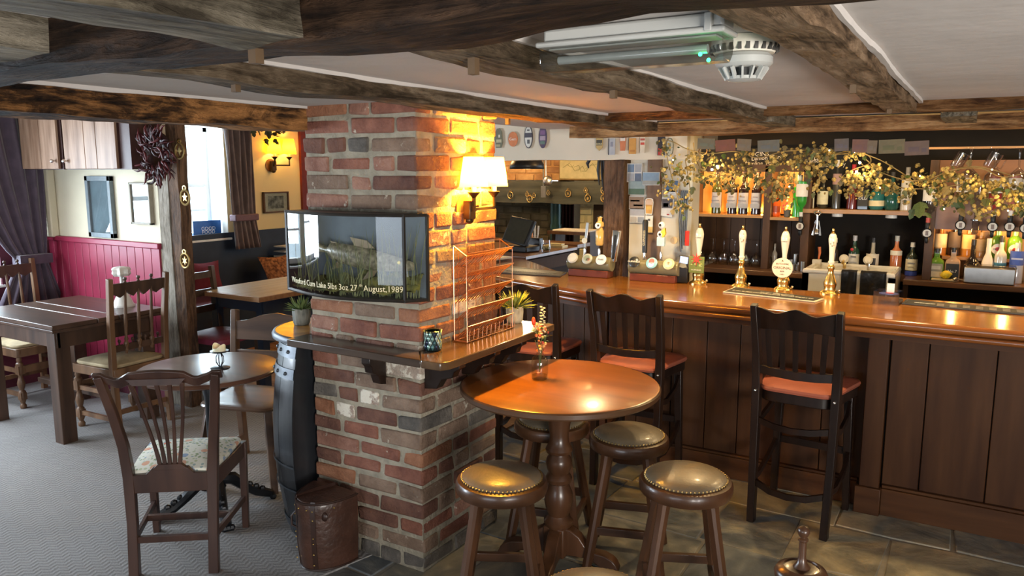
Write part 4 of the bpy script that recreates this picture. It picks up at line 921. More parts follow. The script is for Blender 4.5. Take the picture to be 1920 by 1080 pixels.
ob('holder_body',M().lathe([(.001,.001),(.031,.001),(.034,.006),(.034,.078),(.031,.08),(.029,.078),(.029,.01),(.001,.01)],26,cap=False),plain((.01,.02,.02),.15),vt)
dm=[plain(c,.12,.4) for c in((.05,.12,.13),(.20,.34,.30),(.02,.03,.06),(.10,.22,.22),(.32,.42,.40))]
for j in range(4):
    for k in range(13):
        a=2*PI*(k+.5*(j%2))/13; z=.018+.0165*j*1.0; r=.0352
        P=lambda da,dz:(r*math.cos(a+da),r*math.sin(a+da),z+dz)
        m=M(); m.add([P(0,-.014),P(.2,0),P(0,.014),P(-.2,0)],[(0,1,2,3)]); ob('mosaic_piece',m,rf.choice(dm),vt,solid=.0015)
# ================================================================ servery partition, post, white wall
SY=4.52
sv=struct('wall_servery')
ob('lintel_plaster',rough_beam(-3.6,-1.50,SY-.03,SY+.12,1.715,1.97,amp=.006,seed=40),mat('servery_plaster',(.58,.52,.42),.8,0,.05,3,.2),sv,ang=80)
ob('panel_plaster',M().box(-1.875,-1.50,SY+.02,SY+.12,.9,1.73),mat('servery_panel',(.46,.43,.36),.75,0,.06,4,.15),sv)
o=ob('panel_stud',rough_beam(-1.755,-1.665,SY+.005,SY+.05,.9,1.72,ax='z',amp=.004,seed=41),wood('stud',(.09,.05,.03),(.20,.12,.07),.6,'z',8,bump=.4,st=8),sv,ang=80)
o=ob('servery_post',rough_beam(-2.035,-1.90,SY-.02,SY+.10,.70,1.712,ax='z',amp=.004,seed=42),postm,ang=80); tag(o,'dark brown timber post between the two beer fonts under the white lintel','post')
ob('panel_edge',M().box(-1.50,-1.475,SY+.02,SY+.16,.9,1.97),creamw,sv)
# pump clips on the lintel (each a flat badge at its own place)
def badge(name,label,px,py,w_,h_,col,shape='oval',y=SY-.045,ring=None,txt=None,tc=(1,1,1),ts=.3,tilt=0,cat='badge',grp=None,extra=None):
    col=tuple(v*.75 for v in col); extra=[(q_[0],q_[1],q_[2],q_[3],tuple(v*.75 for v in q_[4])) for q_ in extra] if extra else extra; c=pt(px,py,'y',y); t=thing(name,label,cat,(c.x,y,c.z),0,grp)
    if shape=='oval': pl=[(w_/2*math.cos(2*PI*k/24),h_/2*math.sin(2*PI*k/24)) for k in range(24)]
    elif shape=='rect': pl=[(-w_/2,-h_/2),(w_/2,-h_/2),(w_/2,h_/2),(-w_/2,h_/2)]
    elif shape=='shield': pl=[(-w_/2,h_/2),(w_/2,h_/2),(w_/2,-h_*.25),(0,-h_/2),(-w_/2,-h_*.25)]
    elif shape=='pint': pl=[(-w_*.38,-h_/2),(w_*.38,-h_/2),(w_*.5,h_*.25),(w_*.42,h_*.45),(w_*.2,h_/2),(-w_*.2,h_/2),(-w_*.42,h_*.45),(-w_*.5,h_*.25)]
    elif shape=='star': pl=[((w_/2 if k%2==0 else w_*.22)*math.cos(PI/2+2*PI*k/16),(h_/2 if k%2==0 else h_*.22)*math.sin(PI/2+2*PI*k/16)) for k in range(16)]
    else: pl=shape
    if tilt: ct,st_=math.cos(tilt),math.sin(tilt); pl=[(a*ct-b2*st_,a*st_+b2*ct) for a,b2 in pl]
    if ring:
        ob('border',M().prism([(a*1.0,b2*1.0) for a,b2 in pl],-.001,.004,'y'),plain(ring,.5),t); pl=[(a*.86,b2*.9) for a,b2 in pl]
    ob('face',M().prism(pl,-.003,.002,'y'),plain(col,.5),t)
    if extra:
        for (ex,ez,ew,eh,ec) in extra: ob('printed_patch',M().box((ex-ew/2)*w_,(ex+ew/2)*w_,-.0045,-.0028,(ez-eh/2)*h_,(ez+eh/2)*h_),plain(ec,.5),t)
    if txt: text('lettering',txt,h_*ts,plain(tc,.5),t,(0,-.0046,0),(PI/2,0,0))
    return t
K=.0032
badge('pump_clip','green and cream figure-shaped pump clip nearest the brick pillar on the white lintel',935,259,.068,.13,(.16,.16,.09),[(-.02,-.065),(.02,-.065),(.034,-.03),(.03,.0),(.026,.04),(.01,.065),(-.012,.062),(-.03,.035),(-.034,-.01),(-.024,-.03)],extra=[(.05,-.15,.6,.16,(.55,.5,.3)),(.1,.1,.2,.14,(.75,.7,.55)),(-.05,-.38,.5,.12,(.45,.4,.2))])
badge('pump_clip','round orange pump clip reading Gem on the white lintel',962,261,.072,.098,(.68,.20,.05),'oval',txt='Gem',ts=.28,tc=(.8,.7,.6))
badge('pump_clip','tall white oval pump clip with a black band on the white lintel',991,257,.062,.148,(.72,.70,.64),'oval',ring=(.04,.04,.05),extra=[(0,.08,.86,.2,(.06,.05,.07)),(.02,-.2,.3,.18,(.12,.12,.12)),(0,.3,.3,.06,(.1,.1,.1))])
badge('pump_clip','tall dark oval pump clip of purple night sky on the white lintel',1018,257,.058,.145,(.07,.04,.10),'oval',extra=[(0,-.05,.7,.2,(.40,.30,.38)),(0,-.25,.6,.14,(.12,.20,.16)),(0,.2,.6,.2,(.22,.10,.25))])
badge('pump_clip','black and gold shield-shaped pump clip under the dark beam end',1124,270,.045,.085,(.55,.38,.14),'shield',extra=[(0,.1,.85,.4,(.06,.05,.03))],txt='GOLD',ts=.18,tc=(.8,.7,.4))
badge('pump_clip','pale blue-grey rectangular pump clip with a dark left edge on the lintel',1147,275,.045,.10,(.45,.46,.50),'rect',extra=[(-.42,0,.1,1,(.03,.03,.04)),(.02,.15,.35,.3,(.28,.28,.34))])
badge('pump_clip','orange and white pint-glass shaped pump clip, left of the plain orange one',1168,268,.04,.095,(.62,.20,.08),'pint',extra=[(0,.25,.8,.25,(.75,.7,.62)),(0,.38,.5,.14,(.2,.05,.04))])
badge('pump_clip','plain orange rectangular pump clip on the lintel',1186,274,.045,.095,(.62,.30,.06),'rect',extra=[(0,-.3,.7,.12,(.5,.2,.04))])
badge('pump_clip','cream and red pint-glass shaped pump clip, right of the plain orange one',1205,271,.035,.10,(.72,.62,.48),'pint',extra=[(0,.05,.7,.14,(.6,.08,.05)),(0,.3,.8,.12,(.4,.08,.05))])
badge('pump_clip','black and red rectangular pump clip on the right part of the lintel',1240,274,.045,.11,(.04,.03,.035),'rect',extra=[(-.1,-.3,.6,.36,(.5,.05,.03)),(.32,.1,.14,.6,(.6,.58,.55))])
badge('pump_clip','grey-green oval pump clip beside the hanging hops',1256,276,.045,.11,(.50,.50,.42),'oval',ring=(.10,.11,.08),extra=[(0,0,.3,.4,(.18,.2,.14))])
# photos pinned to the white panel
yy=SY+.012
def photo(label,px,py,w_,h_,cols,name='photo',y=yy,tilt=0,white=True,cat='photo'):
    return badge(name,label,px,py,w_,h_,(.66,.66,.64) if white else cols[0],'rect',y=y,tilt=tilt,cat=cat,extra=[(a,b2,c,d2,col) for a,b2,c,d2,col in cols[1:]])
bl_=(.16,.24,.36); gy=(.35,.37,.40); br_=(.28,.18,.11)
photo('grid of small blue-grey photos pinned at the top left of the white panel',1190,324,.10,.115,[0,(-.24,.24,.42,.42,bl_),(.24,.24,.42,.42,gy),(-.24,-.24,.42,.42,gy),(.24,-.24,.42,.42,(.12,.16,.24))])
photo('photo of a blue sea and sky pinned across the timber stud',1221,335,.11,.08,[0,(0,.15,.94,.6,(.26,.38,.52)),(0,-.3,.94,.3,(.35,.36,.33))],y=SY-.004)
photo('photo of a green hillside and water pinned on the white panel',1194,352,.11,.085,[0,(0,.2,.96,.56,(.30,.38,.38)),(0,-.28,.96,.42,(.10,.16,.10))])
photo('brown photo of stacked wood pinned on the white panel',1194,380,.10,.08,[0,(0,0,.94,.9,br_),(-.1,.15,.6,.12,(.5,.4,.32)),(.1,-.2,.6,.12,(.48,.38,.3))])
photo('pair of pale beach photos pinned lowest on the left of the white panel',1195,404,.10,.09,[0,(0,.22,.94,.44,(.40,.40,.42)),(-.25,-.28,.4,.36,(.45,.42,.38)),(.25,-.28,.4,.36,(.32,.35,.4))])
photo('blue boat photo pinned on the right of the white panel beside the hops',1259,352,.085,.09,[0,(0,.1,.94,.75,(.10,.18,.34)),(0,-.2,.6,.14,(.45,.44,.42))])
photo('black and white group photo card pinned on the right of the white panel',1251,388,.08,.115,[0,(0,.18,.85,.48,(.10,.09,.10)),(-.1,.1,.4,.2,(.42,.4,.4)),(.1,-.4,.2,.06,(.4,.05,.05))],tilt=-.1)
badge('sticker','cut-out sticker of a foaming glass of ale on the timber stud',1217,387,.055,.10,(.62,.33,.08),'pint',y=SY-.004,ring=(.78,.76,.7),extra=[(0,.25,.8,.3,(.70,.50,.36)),(0,-.1,.6,.2,(.70,.45,.10))],cat='sticker')
badge('label_card','white card with a small black bird over a yellow lower half, on the stud',1217,420,.05,.105,(.75,.73,.68),'rect',y=SY-.004,extra=[(0,-.32,1,.34,(.66,.46,.16)),(0,.25,.3,.12,(.1,.1,.1))],cat='card')
# ================================================================ on the bar: beer fonts
BZ=.985
tilem=mat('olive_tile',(.20,.17,.09),.25,0,.12,8,coat=.4)
redw=plain((.16,.035,.018),.3,0,.3)
def font(px0,px1,py,label,handles,discs,y=4.40):
    x0=pt(px0,py,'y',y).x; x1=pt(px1,py,'y',y).x; xc=(x0+x1)/2; hw=(x1-x0)/2
    t=thing('beer_font',label,'beer font',(xc,y,BZ))
    ob('plinth',M().box(-hw+.012,hw-.012,-.045,.045,0,.045),redw,t,bev=.004)
    T=Matrix.Translation((-hw,0,.085))@Matrix.Rotation(PI/2,4,'Y')
    ob('tiled_body',M().lathe([(.044,0),(.046,.006),(.044,.012),(.044,2*hw-.012),(.046,2*hw-.006),(.044,2*hw)],24,T=T),tilem,t)
    for (u,col,tx_,tc,dy,cols) in discs:
        x=-hw+2*hw*u; o=thing2('badge_disc',(x,-.045+dy,.115),t)
        d=o
        m=M().lathe([(.001,.008),(.030,.008),(.035,.004),(.035,0),(.001,0)],26,T=Matrix.Rotation(R(62),4,'X'))
        p=ob('badge_disc',m,plain(col,.35,0,.3),t,loc=(x,-.05,.115))
        Tm=Matrix.Rotation(R(62),4,'X')
        if tx_:
            l=text('lettering',tx_,.017,plain(tc,.5),p,(0,0,0),(R(62),0,0)); l.location=Tm@Vector((0,0,.0085))
        for (ex,ey,er,ec) in cols:
            m=M().lathe([(.001,.0095),(er,.0095),(er,.008)],14,o=(ex,ey,0),cap=False); m.v=[tuple(Tm@Vector(v)) for v in m.v]; ob('badge_print',m,plain(ec,.5),p)
    return t,xc,hw
def thing2(n,loc,p): return None
def tap_base(t,x,h0=.12):
    ob('tap_stem',M().lathe([(.014,h0),(.012,h0+.01),(.007,h0+.02),(.009,h0+.04),(.006,h0+.06)],14,o=(x,.0,0)),chrome,t)
f1,xc1,hw1=font(1068,1148,500,'olive tiled beer font on a red plinth, left of the dark timber post',0,
 [(.16,(.50,.47,.40),'',(0,0,0),0,[(0,0,.028,(.58,.55,.48))]),(.5,(.42,.42,.34),'',0,0,[(0,.004,.02,(.25,.30,.22)),(.008,-.004,.013,(.45,.12,.08))]),(.82,(.70,.70,.68),'Asahi',(.05,.05,.06),0,[])])
f2,xc2,hw2=font(1182,1274,512,'olive tiled beer font on a dark red plinth, right of the dark timber post',0,
 [(.14,(.02,.02,.02),'GUINNESS',(.8,.76,.6),0,[]),(.5,(.25,.50,.56),'',0,0,[(0,.01,.017,(.5,.12,.1)),(0,-.012,.017,(.6,.72,.74))]),(.84,(.62,.52,.28),'',0,0,[(0,.0,.024,(.70,.62,.38)),(0,.004,.009,(.25,.15,.06))])])
# tap handles
def handle(t,px,z0,z1,kind):
    x=pt(px,460,'y',4.40).x-t.location.x
    tap_base(t,x)
    if kind=='silver_paddle':
        ob('tap_handle',M().bar((x,0,.18),(x+.012,.01,.34),.016,.010,tw=(.020,.010)).bar((x,0,.175),(x,0,.18),.02,.02),steel,t,bev=.003); ob('handle_badge',M().lathe([(.001,.006),(.018,.006),(.018,0),(.001,0)],18,T=Matrix.Translation((x,-.006,.225))@Matrix.Rotation(PI/2,4,'X')),plain((.5,.48,.4),.4),t)
    if kind=='lantern':
        ob('lens_body',M().lathe([(.02,.20),(.025,.21),(.026,.29),(.02,.30),(.018,.315),(.026,.32),(.026,.34),(.014,.35),(.014,.37),(.018,.375),(.001,.38)],18,o=(x,0,0)),mat('amber_window',(.60,.36,.10),.25,0,.2,14,coat=.3),t)
        ob('round_eye',M().lathe([(.001,.008),(.018,.008),(.018,0),(.001,0)],18,T=Matrix.Translation((x,-.024,.325))@Matrix.Rotation(PI/2,4,'X')),plain((.75,.74,.70),.3),t); ob('pupil',M().ball((x+.004,-.033,.327),.007,8),blackp,t)
        ob('handle_loop',M().tube([(x-.03,0,.30),(x-.032,0,.35),(x-.014,0,.385),(x+.014,0,.385),(x+.032,0,.35),(x+.03,0,.30)],.002,5),blackm,t)
    if kind=='chrome_column':
        ob('tap_handle',M().bar((x-.008,0,.10),(x+.012,0,.30),.034,.028,tw=(.05,.034)),chrome,t,bev=.006); ob('black_panel',M().bar((x-.005,-.019,.12),(x+.010,-.021,.27),.012,.003),blackp,t)
    if kind=='black_bar':
        ob('tap_handle',M().tube([(x,0,.17),(x,0,.355),(x,0,.37)],[.015,.018,.012],12),blackp,t); text('lettering','GUINNESS',.02,plain((.6,.5,.3),.5),t,(x+.001,-.019,.26),(PI/2,-PI/2,0))
    if kind=='eyed':
        for zz_,c in((.34,(.70,.70,.66)),(.285,(.72,.72,.7))):
            ob('round_eye',M().ball((x+(-.006 if zz_<.3 else 0),0,zz_),.022,14,(1,.7,1)),plain(c,.3),t); ob('pupil',M().ball((x-.006,-.016,zz_+.002),.008,8),blackp,t)
        ob('yellow_flash',M().prism([(x-.005,.30),(x+.022,.325),(x+.026,.29),(x+.01,.265)],-.012,.012,'y'),plain((.75,.55,.06),.4),t)
        ob('pale_blue_block',M().box(x-.026,x+.022,-.012,.012,.215,.27),plain((.45,.60,.62),.4),t,bev=.003)
handle(f1,1097,.18,.34,'silver_paddle'); handle(f1,1124,0,0,'lantern'); handle(f1,1153,0,0,'chrome_column')
handle(f2,1209,0,0,'black_bar'); handle(f2,1240,0,0,'eyed')
# ================================================================ hand pumps
cerp=mat('pump_ceramic',(.66,.60,.47),.22,0,.04,10,coat=.5)
def pump(px,py,label,style,badge_=None):
    b0=pt(px,py,'z',BZ); t=thing('hand_pump',label,'hand pump',(b0.x,4.44,BZ))
    if style=='tall': hp=[(.012,.16),(.017,.17),(.017,.176),(.013,.18),(.014,.22),(.017,.255),(.021,.285),(.0215,.30),(.018,.318),(.011,.328)]; bp=[(.052,0),(.052,.006),(.045,.013),(.032,.02),(.029,.03),(.033,.05),(.034,.06),(.024,.085),(.016,.11),(.014,.13),(.018,.137),(.018,.15),(.012,.16)]
    else: hp=[(.012,.17),(.013,.20),(.020,.25),(.024,.28),(.0245,.295),(.02,.315),(.012,.33)]; bp=[(.052,0),(.052,.006),(.045,.013),(.033,.02),(.03,.03),(.034,.045),(.034,.06),(.024,.08),(.015,.095),(.010,.11),(.010,.17)]
    ob('brass_base',M().lathe(bp,26),brass,t); ob('pump_handle',M().lathe(hp,22),cerp,t)
    z=hp[-1][1]; ob('finial',M().lathe([(.010,z),(.011,z+.006),(.005,z+.01),(.007,z+.018),(.005,z+.026),(.001,z+.028)],14),brass,t)
    if style=='tall':
        for k in range(9): ob('printed_motif',M().ball((rnd.uniform(-.010,.010),-.0185,.262+.05*k/9),.0035,6,(1,.4,1)),plain(rnd.choice([(.12,.10,.08),(.5,.22,.10),(.30,.26,.2)]),.5),t)
    else: text('lettering','THE BREWERY',.006,plain((.2,.18,.16),.5),t,(0,-.0245,.275))
    ob('chrome_knob',M().ball((.045,.02,.018),.008,10),chrome,t)
    return t
p1=pump(1313,530,'white hand pump with a red star badge, leftmost of the four','short')
p2=pump(1388,538,'cream hand pump with no badge, second from the left on the bar','tall')
p3=pump(1466,545,'white hand pump behind the round Original beer badge','short')
p4=pump(1556,550,'cream hand pump with no badge, furthest right beside the white sink','tall')
pc=ob('pump_badge',M().box(-.046,.046,-.045,-.038,.068,.165),plain((.16,.19,.04),.45),p1,bev=.003,label='square green hop badge with a red star')
sp_=[((.034 if k%2==0 else .012)*math.cos(PI/2+PI*k/8),(.04 if k%2==0 else .012)*math.sin(PI/2+PI*k/8)+.15) for k in range(16)]
ob('star',M().prism(sp_,-.049,-.044,'y'),plain((.55,.05,.03),.4),pc)
text('lettering','HOPHEAD',.013,plain((.75,.70,.5),.5),pc,(0,-.0465,.086))
for i in range(12): ob('hop_print',M().ball((rnd.uniform(-.035,.035),-.044,rnd.uniform(.10,.14)),.009,6,(1,.25,.6)),plain(rnd.choice([(.30,.38,.08),(.42,.44,.14),(.12,.15,.05)]),.5),pc)
pb=ob('pump_badge',M().lathe([(.001,.006),(.054,.006),(.056,.003),(.054,0),(.001,0)],36,T=Matrix.Translation((0,-.040,.13))@Matrix.Rotation(PI/2,4,'X')),plain((.72,.58,.40),.45),p3,label='round cream badge with brown lettering')
dkb=plain((.14,.06,.03),.5)
text('lettering','BUTCOMBE',.013,dkb,pb,(0,-.0465,.152)); text('lettering','ORIGINAL',.021,dkb,pb,(0,-.0465,.13)); text('lettering','BEER',.011,dkb,pb,(0,-.0465,.111)); text('lettering','/ 4.0% /',.008,dkb,pb,(0,-.0465,.095))
ob('badge_mark',M().prism([(-.006,.166),(.006,.166),(0,.176)],-.0468,-.046,'y'),dkb,pb)
# ================================================================ bar runners, card machine, straw caddy
def mat_(label,pts,body,edge,name='bar_runner'):
    P=[pt(px,py,'z',BZ) for px,py in pts]; c=sum(P,Vector())/4; t=thing(name,label,'bar mat',(c.x,c.y,BZ))
    q=[(p.x-c.x,p.y-c.y) for p in P]; ob('border',M().prism(q,0,.007,'z'),plain(edge,.4),t,bev=.002)
    ob('mat_surface',M().prism([(a*.96,b2*.88) for a,b2 in q],.005,.0085,'z'),plain(body,.6),t); return t,q
t,q=mat_('black rubber bar runner with cream border and lettering between the middle pumps',[(1355,549),(1378,540),(1545,562),(1528,568)],(.02,.02,.02),(.55,.50,.38))
ang=math.atan2(q[3][1]-q[0][1],q[3][0]-q[0][0])
text('lettering','IT WILL BE YOUR ROUND AGAIN SOON, WHY NOT GIVE US A GO!',.022,plain((.75,.70,.55),.5),t,(.0,-.015,.009),(0,0,ang),sx=.66)
text('lettering','ASK FOR A TASTER OF ANY ALE',.018,plain((.75,.70,.55),.5),t,(.02,.02,.009),(0,0,ang),sx=.7)
t,q=mat_('long black slotted drip mat with small white lettering at the right end of the bar',[(1690,571),(1700,563),(2010,592),(2010,600)],(.03,.03,.032),(.04,.04,.045))
m=M()
for k in range(14):
    for j in(-1,0,1):
        a=q[0][0]+.17+.055*k; m.box(a-.015,a+.015,j*.03-.008-.02,j*.03+.008-.02,.0085,.0105)
ob('mat_slots',m,plain((.16,.15,.14),.5),t,kind='stuff')
text('lettering','PLEASE DRINK RESPONSIBLY',.018,plain((.75,.75,.7),.5),t,(q[0][0]+.10,.0,.0092),(0,0,R(-2)),sx=.4)
t,q=mat_('dark ribbed drip tray mat on the left end of the bar beyond the plant',[(925,512),(950,500),(1062,512),(1050,520)],(.05,.05,.05),(.03,.03,.03),'drip_mat')
m=M()
for k in range(22):
    a=q[0][0]+ (q[2][0]-q[0][0])*(k+1)/24; m.box(a-.006,a+.006,-.06,.06,.008,.011)
ob('mat_ribs',m,plain((.12,.12,.12),.4),t,kind='stuff')
q=pt(1300,520,'y',4.40)
t=thing('card_machine','black card payment terminal with a lit blue screen beside the leftmost hand pump','card machine',(q.x-.075,4.44,BZ),R(10)); t.scale=(.8,.8,.95)
ob('stand',M().box(-.04,.04,-.05,.05,0,.10),blackp,t,bev=.006)
T=Matrix.Translation((0,-.01,.125))@Matrix.Rotation(R(50),4,'X')@Matrix.Rotation(R(14),4,'Y')
ob('terminal',M().box(-.038,.038,-.05,.05,-.014,.014,T),plain((.03,.032,.04),.3),t,bev=.005)
ob('screen',M().box(-.028,.028,-.012,.036,.0142,.0155,T),emis('card_screen',(.22,.38,.95),1.2),t)
q=pt(1665,568,'z',BZ)
t=thing('straw_caddy','clear plastic caddy with a blue and red disc beside the slotted mat','caddy',(q.x,q.y,BZ),R(-5))
cg=glass('clear_plastic',(.92,.95,1),.95,.04,3.5)
ob('caddy_wall',M().box(-.06,.06,-.06,-.056,0,.065).box(-.06,-.056,-.06,.05,0,.065).box(.056,.06,-.06,.05,0,.065).box(-.06,.06,.046,.05,0,.065),cg,t)
ob('label_disc',M().lathe([(.001,.05),(.045,.05),(.045,.047),(.001,.047)],24),plain((.05,.08,.25),.3),t); ob('red_label',M().lathe([(.001,.053),(.02,.053),(.02,.05)],18,o=(.005,.008,0),cap=False),plain((.6,.06,.05),.4),t)
ob('sachet',M().box(-.01,.025,.0,.004,.05,.10),plain((.7,.68,.66),.5),t)
# ================================================================ back bar: counters, sink
BY=5.85
bcw=wood('back_counter_wood',(.10,.045,.02),(.22,.11,.05),.3,'x',6,coat=.3,bump=.06,st=9)
shw=wood('back_shelf_wood',(.26,.13,.045),(.42,.23,.09),.4,'x',6,coat=.2,bump=.06,st=9)
dkw=wood('back_frame_wood',(.040,.017,.006),(.10,.045,.017),.45,'z',6,bump=.1,st=9)
def counter(label,x0,x1,y,z,name):
    t=thing('back_counter',label,'counter',(0,0,0))
    ob('worktop',M().box(x0,x1,y,BY-.005,z-.035,z),bcw,t,bev=.004); ob('side_panel',M().box(x0,x0+.03,y+.03,BY-.02,0,z-.035),dkw,t); ob('side_panel',M().box(x1-.03,x1,y+.03,BY-.02,0,z-.035),dkw,t)
    ob('shelf',M().box(x0+.03,x1-.03,y+.06,BY-.02,.62,.64).box(x0+.03,x1-.03,y+.06,BY-.02,.30,.32),plain((.02,.018,.016),.5),t); return t
XS0=pt(1512,500,'y',5.4).x; XS1=pt(1685,515,'y',5.4).x
counter('dark wood back counter under the wine glasses, left of the white sink',-1.70,XS0-.01,5.46,.955,'a')
counter('dark wood back counter under the spirit optics, right of the white sink',XS1+.02,3.1,5.50,.955,'b')
# shelf fronts of the dark fridges
sk=thing('butler_sink','white ceramic butler sink behind the bar with two black towels over its front','sink',(0,0,0))
sx0,sx1,sy0,sy1,sz=XS0+.005,XS1-.005,5.24,5.66,1.0
skm=mat('sink_ceramic',(.85,.83,.77),.18,0,.03,6,coat=.5)
ob('bowl',M().box(sx0,sx1,sy0,sy0+.04,.76,sz).box(sx0,sx1,sy1-.04,sy1,.76,sz).box(sx0,sx0+.04,sy0,sy1,.76,sz).box(sx1-.04,sx1,sy0,sy1,.76,sz).box(sx0,sx1,sy0,sy1,.74,.78),skm,sk)
ob('rim',M().tube([(sx0+.012,sy0+.012,sz),(sx1-.012,sy0+.012,sz),(sx1-.012,sy1-.012,sz),(sx0+.012,sy1-.012,sz)],.019,8,closed=True),skm,sk)
ob('overflow',M().lathe([(.001,.002),(.012,.002),(.012,0)],14,T=Matrix.Translation((sx0+.13,sy1-.041,.965))@Matrix.Rotation(PI/2,4,'X')),plain((.05,.05,.05),.3),sk)
ob('sink_cupboard',M().box(sx0,sx1,sy0+.05,BY-.01,0,.74),plain((.02,.018,.016),.6),sk)
ob('splash_ledge',M().box(XS0-.01,XS1+.02,sy1,BY-.005,.92,.955),bcw,sk)
twm=mat('black_satin_towel',(.02,.02,.022),.3,0,.2,30,.3)
def towel(px0,px1,label):
    a=pt(px0,520,'y',5.2).x; b2=pt(px1,520,'y',5.2).x
    m=M().grid(lambda u,v:(a+(b2-a)*u,sy0-.012-.006*math.sin(u*9+v*3)+ (0.05*(1-v/.12) if v<.12 else 0)+.008*v, sz+.022-(.0 if v<.12 else (v-.12)*.26)),10,14)
    o=ob('towel',m,twm,solid=.005); tag(o,label,'towel')
towel(1576,1605,'narrow black towel over the front of the white sink, left one'); towel(1612,1661,'wide black towel over the front of the white sink, right one')
for px,lb in((1583,'brass and cream tap knob on the left of the white sink'),(1628,'clear glass tap knob with a white centre over the white sink')):
    q=pt(px,492,'y',5.6); t=thing('sink_tap',lb,'tap',(q.x,5.62,1.0))
    ob('spout',M().tube([(0,0,-.01),(0,0,.04),(0,-.05,.05),(0,-.09,.035)],.010,8),brass if px<1600 else chrome,t)
    ob('tap_knob',M().lathe([(.001,.03),(.02,.03),(.03,.02),(.03,.008),(.018,0),(.001,0)],18,T=Matrix.Translation((0,-.03,.055))@Matrix.Rotation(R(70),4,'X')),cerp,t)
# ================================================================ back bar: shelving
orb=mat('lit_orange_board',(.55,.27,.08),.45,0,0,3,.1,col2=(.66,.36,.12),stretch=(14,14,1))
def zof(py,y,px=1500): return pt(px,py,'y',y).z
FY=5.58
bb=thing('back_bar_shelving','wooden back bar shelving frame holding the bottles behind the bar','shelving',(0,0,0))
def X(px,y=FY,py=400): return pt(px,py,'y',y).x
# left lit cubbies
L0,L1,L2,L3=X(1298),X(1434),X(1441),X(1503)
zb,zt=zof(400,FY,1400)-.012,zof(322,FY,1400)
def post(x0,x1,z0,z1,y0=FY,y1=BY): ob('upright',M().box(x0,x1,y0,y1,z0,z1),dkw,bb,bev=.002)
post(L0-.035,L0,.955,zt+.04); post(L1-.012,L2+.012,.955,zt+.04); post(L3,L3+.055,.955,zt+.04)
ob('shelf_board',M().box(L0,L1-.012,FY-.01,BY,zb-.02,zb),shw,bb,bev=.002); ob('shelf_board',M().box(L2+.012,L3+.01,FY-.01,BY,zb-.03,zb-.01),shw,bb,bev=.002)
ob('header',M().box(L0-.035,L3+.055,FY,FY+.03,zt+.0,zt+.05),dkw,bb)
n=7
for i in range(n):
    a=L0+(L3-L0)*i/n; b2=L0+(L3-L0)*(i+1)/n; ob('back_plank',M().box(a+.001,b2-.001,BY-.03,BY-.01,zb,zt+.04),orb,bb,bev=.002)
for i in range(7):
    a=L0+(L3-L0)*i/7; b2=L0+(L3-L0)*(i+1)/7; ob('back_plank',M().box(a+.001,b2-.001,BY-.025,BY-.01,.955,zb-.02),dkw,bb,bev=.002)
# right shelf
R0,R1=L3+.055,X(1738,FY,400); zr=zof(394,FY,1620)
ob('shelf_board',M().box(L3-.005,R1,FY-.01,BY,zr-.028,zr),shw,bb,bev=.002)
for px in(1568,1670): ob('puck_light',M().lathe([(.035,-.05),(.035,-.028)],18,o=(X(px),FY+.05,zr)),whitep,bb)
post(R1,R1+.05,.955,zof(300,FY,1740),5.55)
# right lit cubby and the board above it
zc=zof(432,FY,1830); ztop=zof(300,FY,1830)
ob('optic_board',M().box(R1+.05,3.1,FY,FY+.025,zc,ztop),wood('optic_board',(.15,.06,.02),(.27,.12,.045),.4,'x',5,coat=.15,bump=.08,st=6),bb)
for i in range(9):
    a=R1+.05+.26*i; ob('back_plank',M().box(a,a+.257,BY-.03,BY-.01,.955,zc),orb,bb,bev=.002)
ob('shelf_board',M().box(R1+.10,3.1,5.70,BY,1.08,1.10),shw,bb)
L_=lambda x,z,p,y=5.66: point('shelf_light',(x,y,z),p,(1.,.50,.13),.02)
for x in(L0+.10,L0+.30,L1-.08): L_(x,zt-.03,1.3); L_(x,zb+.03,.45,5.80)
L_((L2+L3)/2,zt-.03,1.0); L_((L2+L3)/2,zb+.03,.3,5.8)
for k in range(4): L_(R1+.18+.28*k,zc-.02,1.0,5.64)
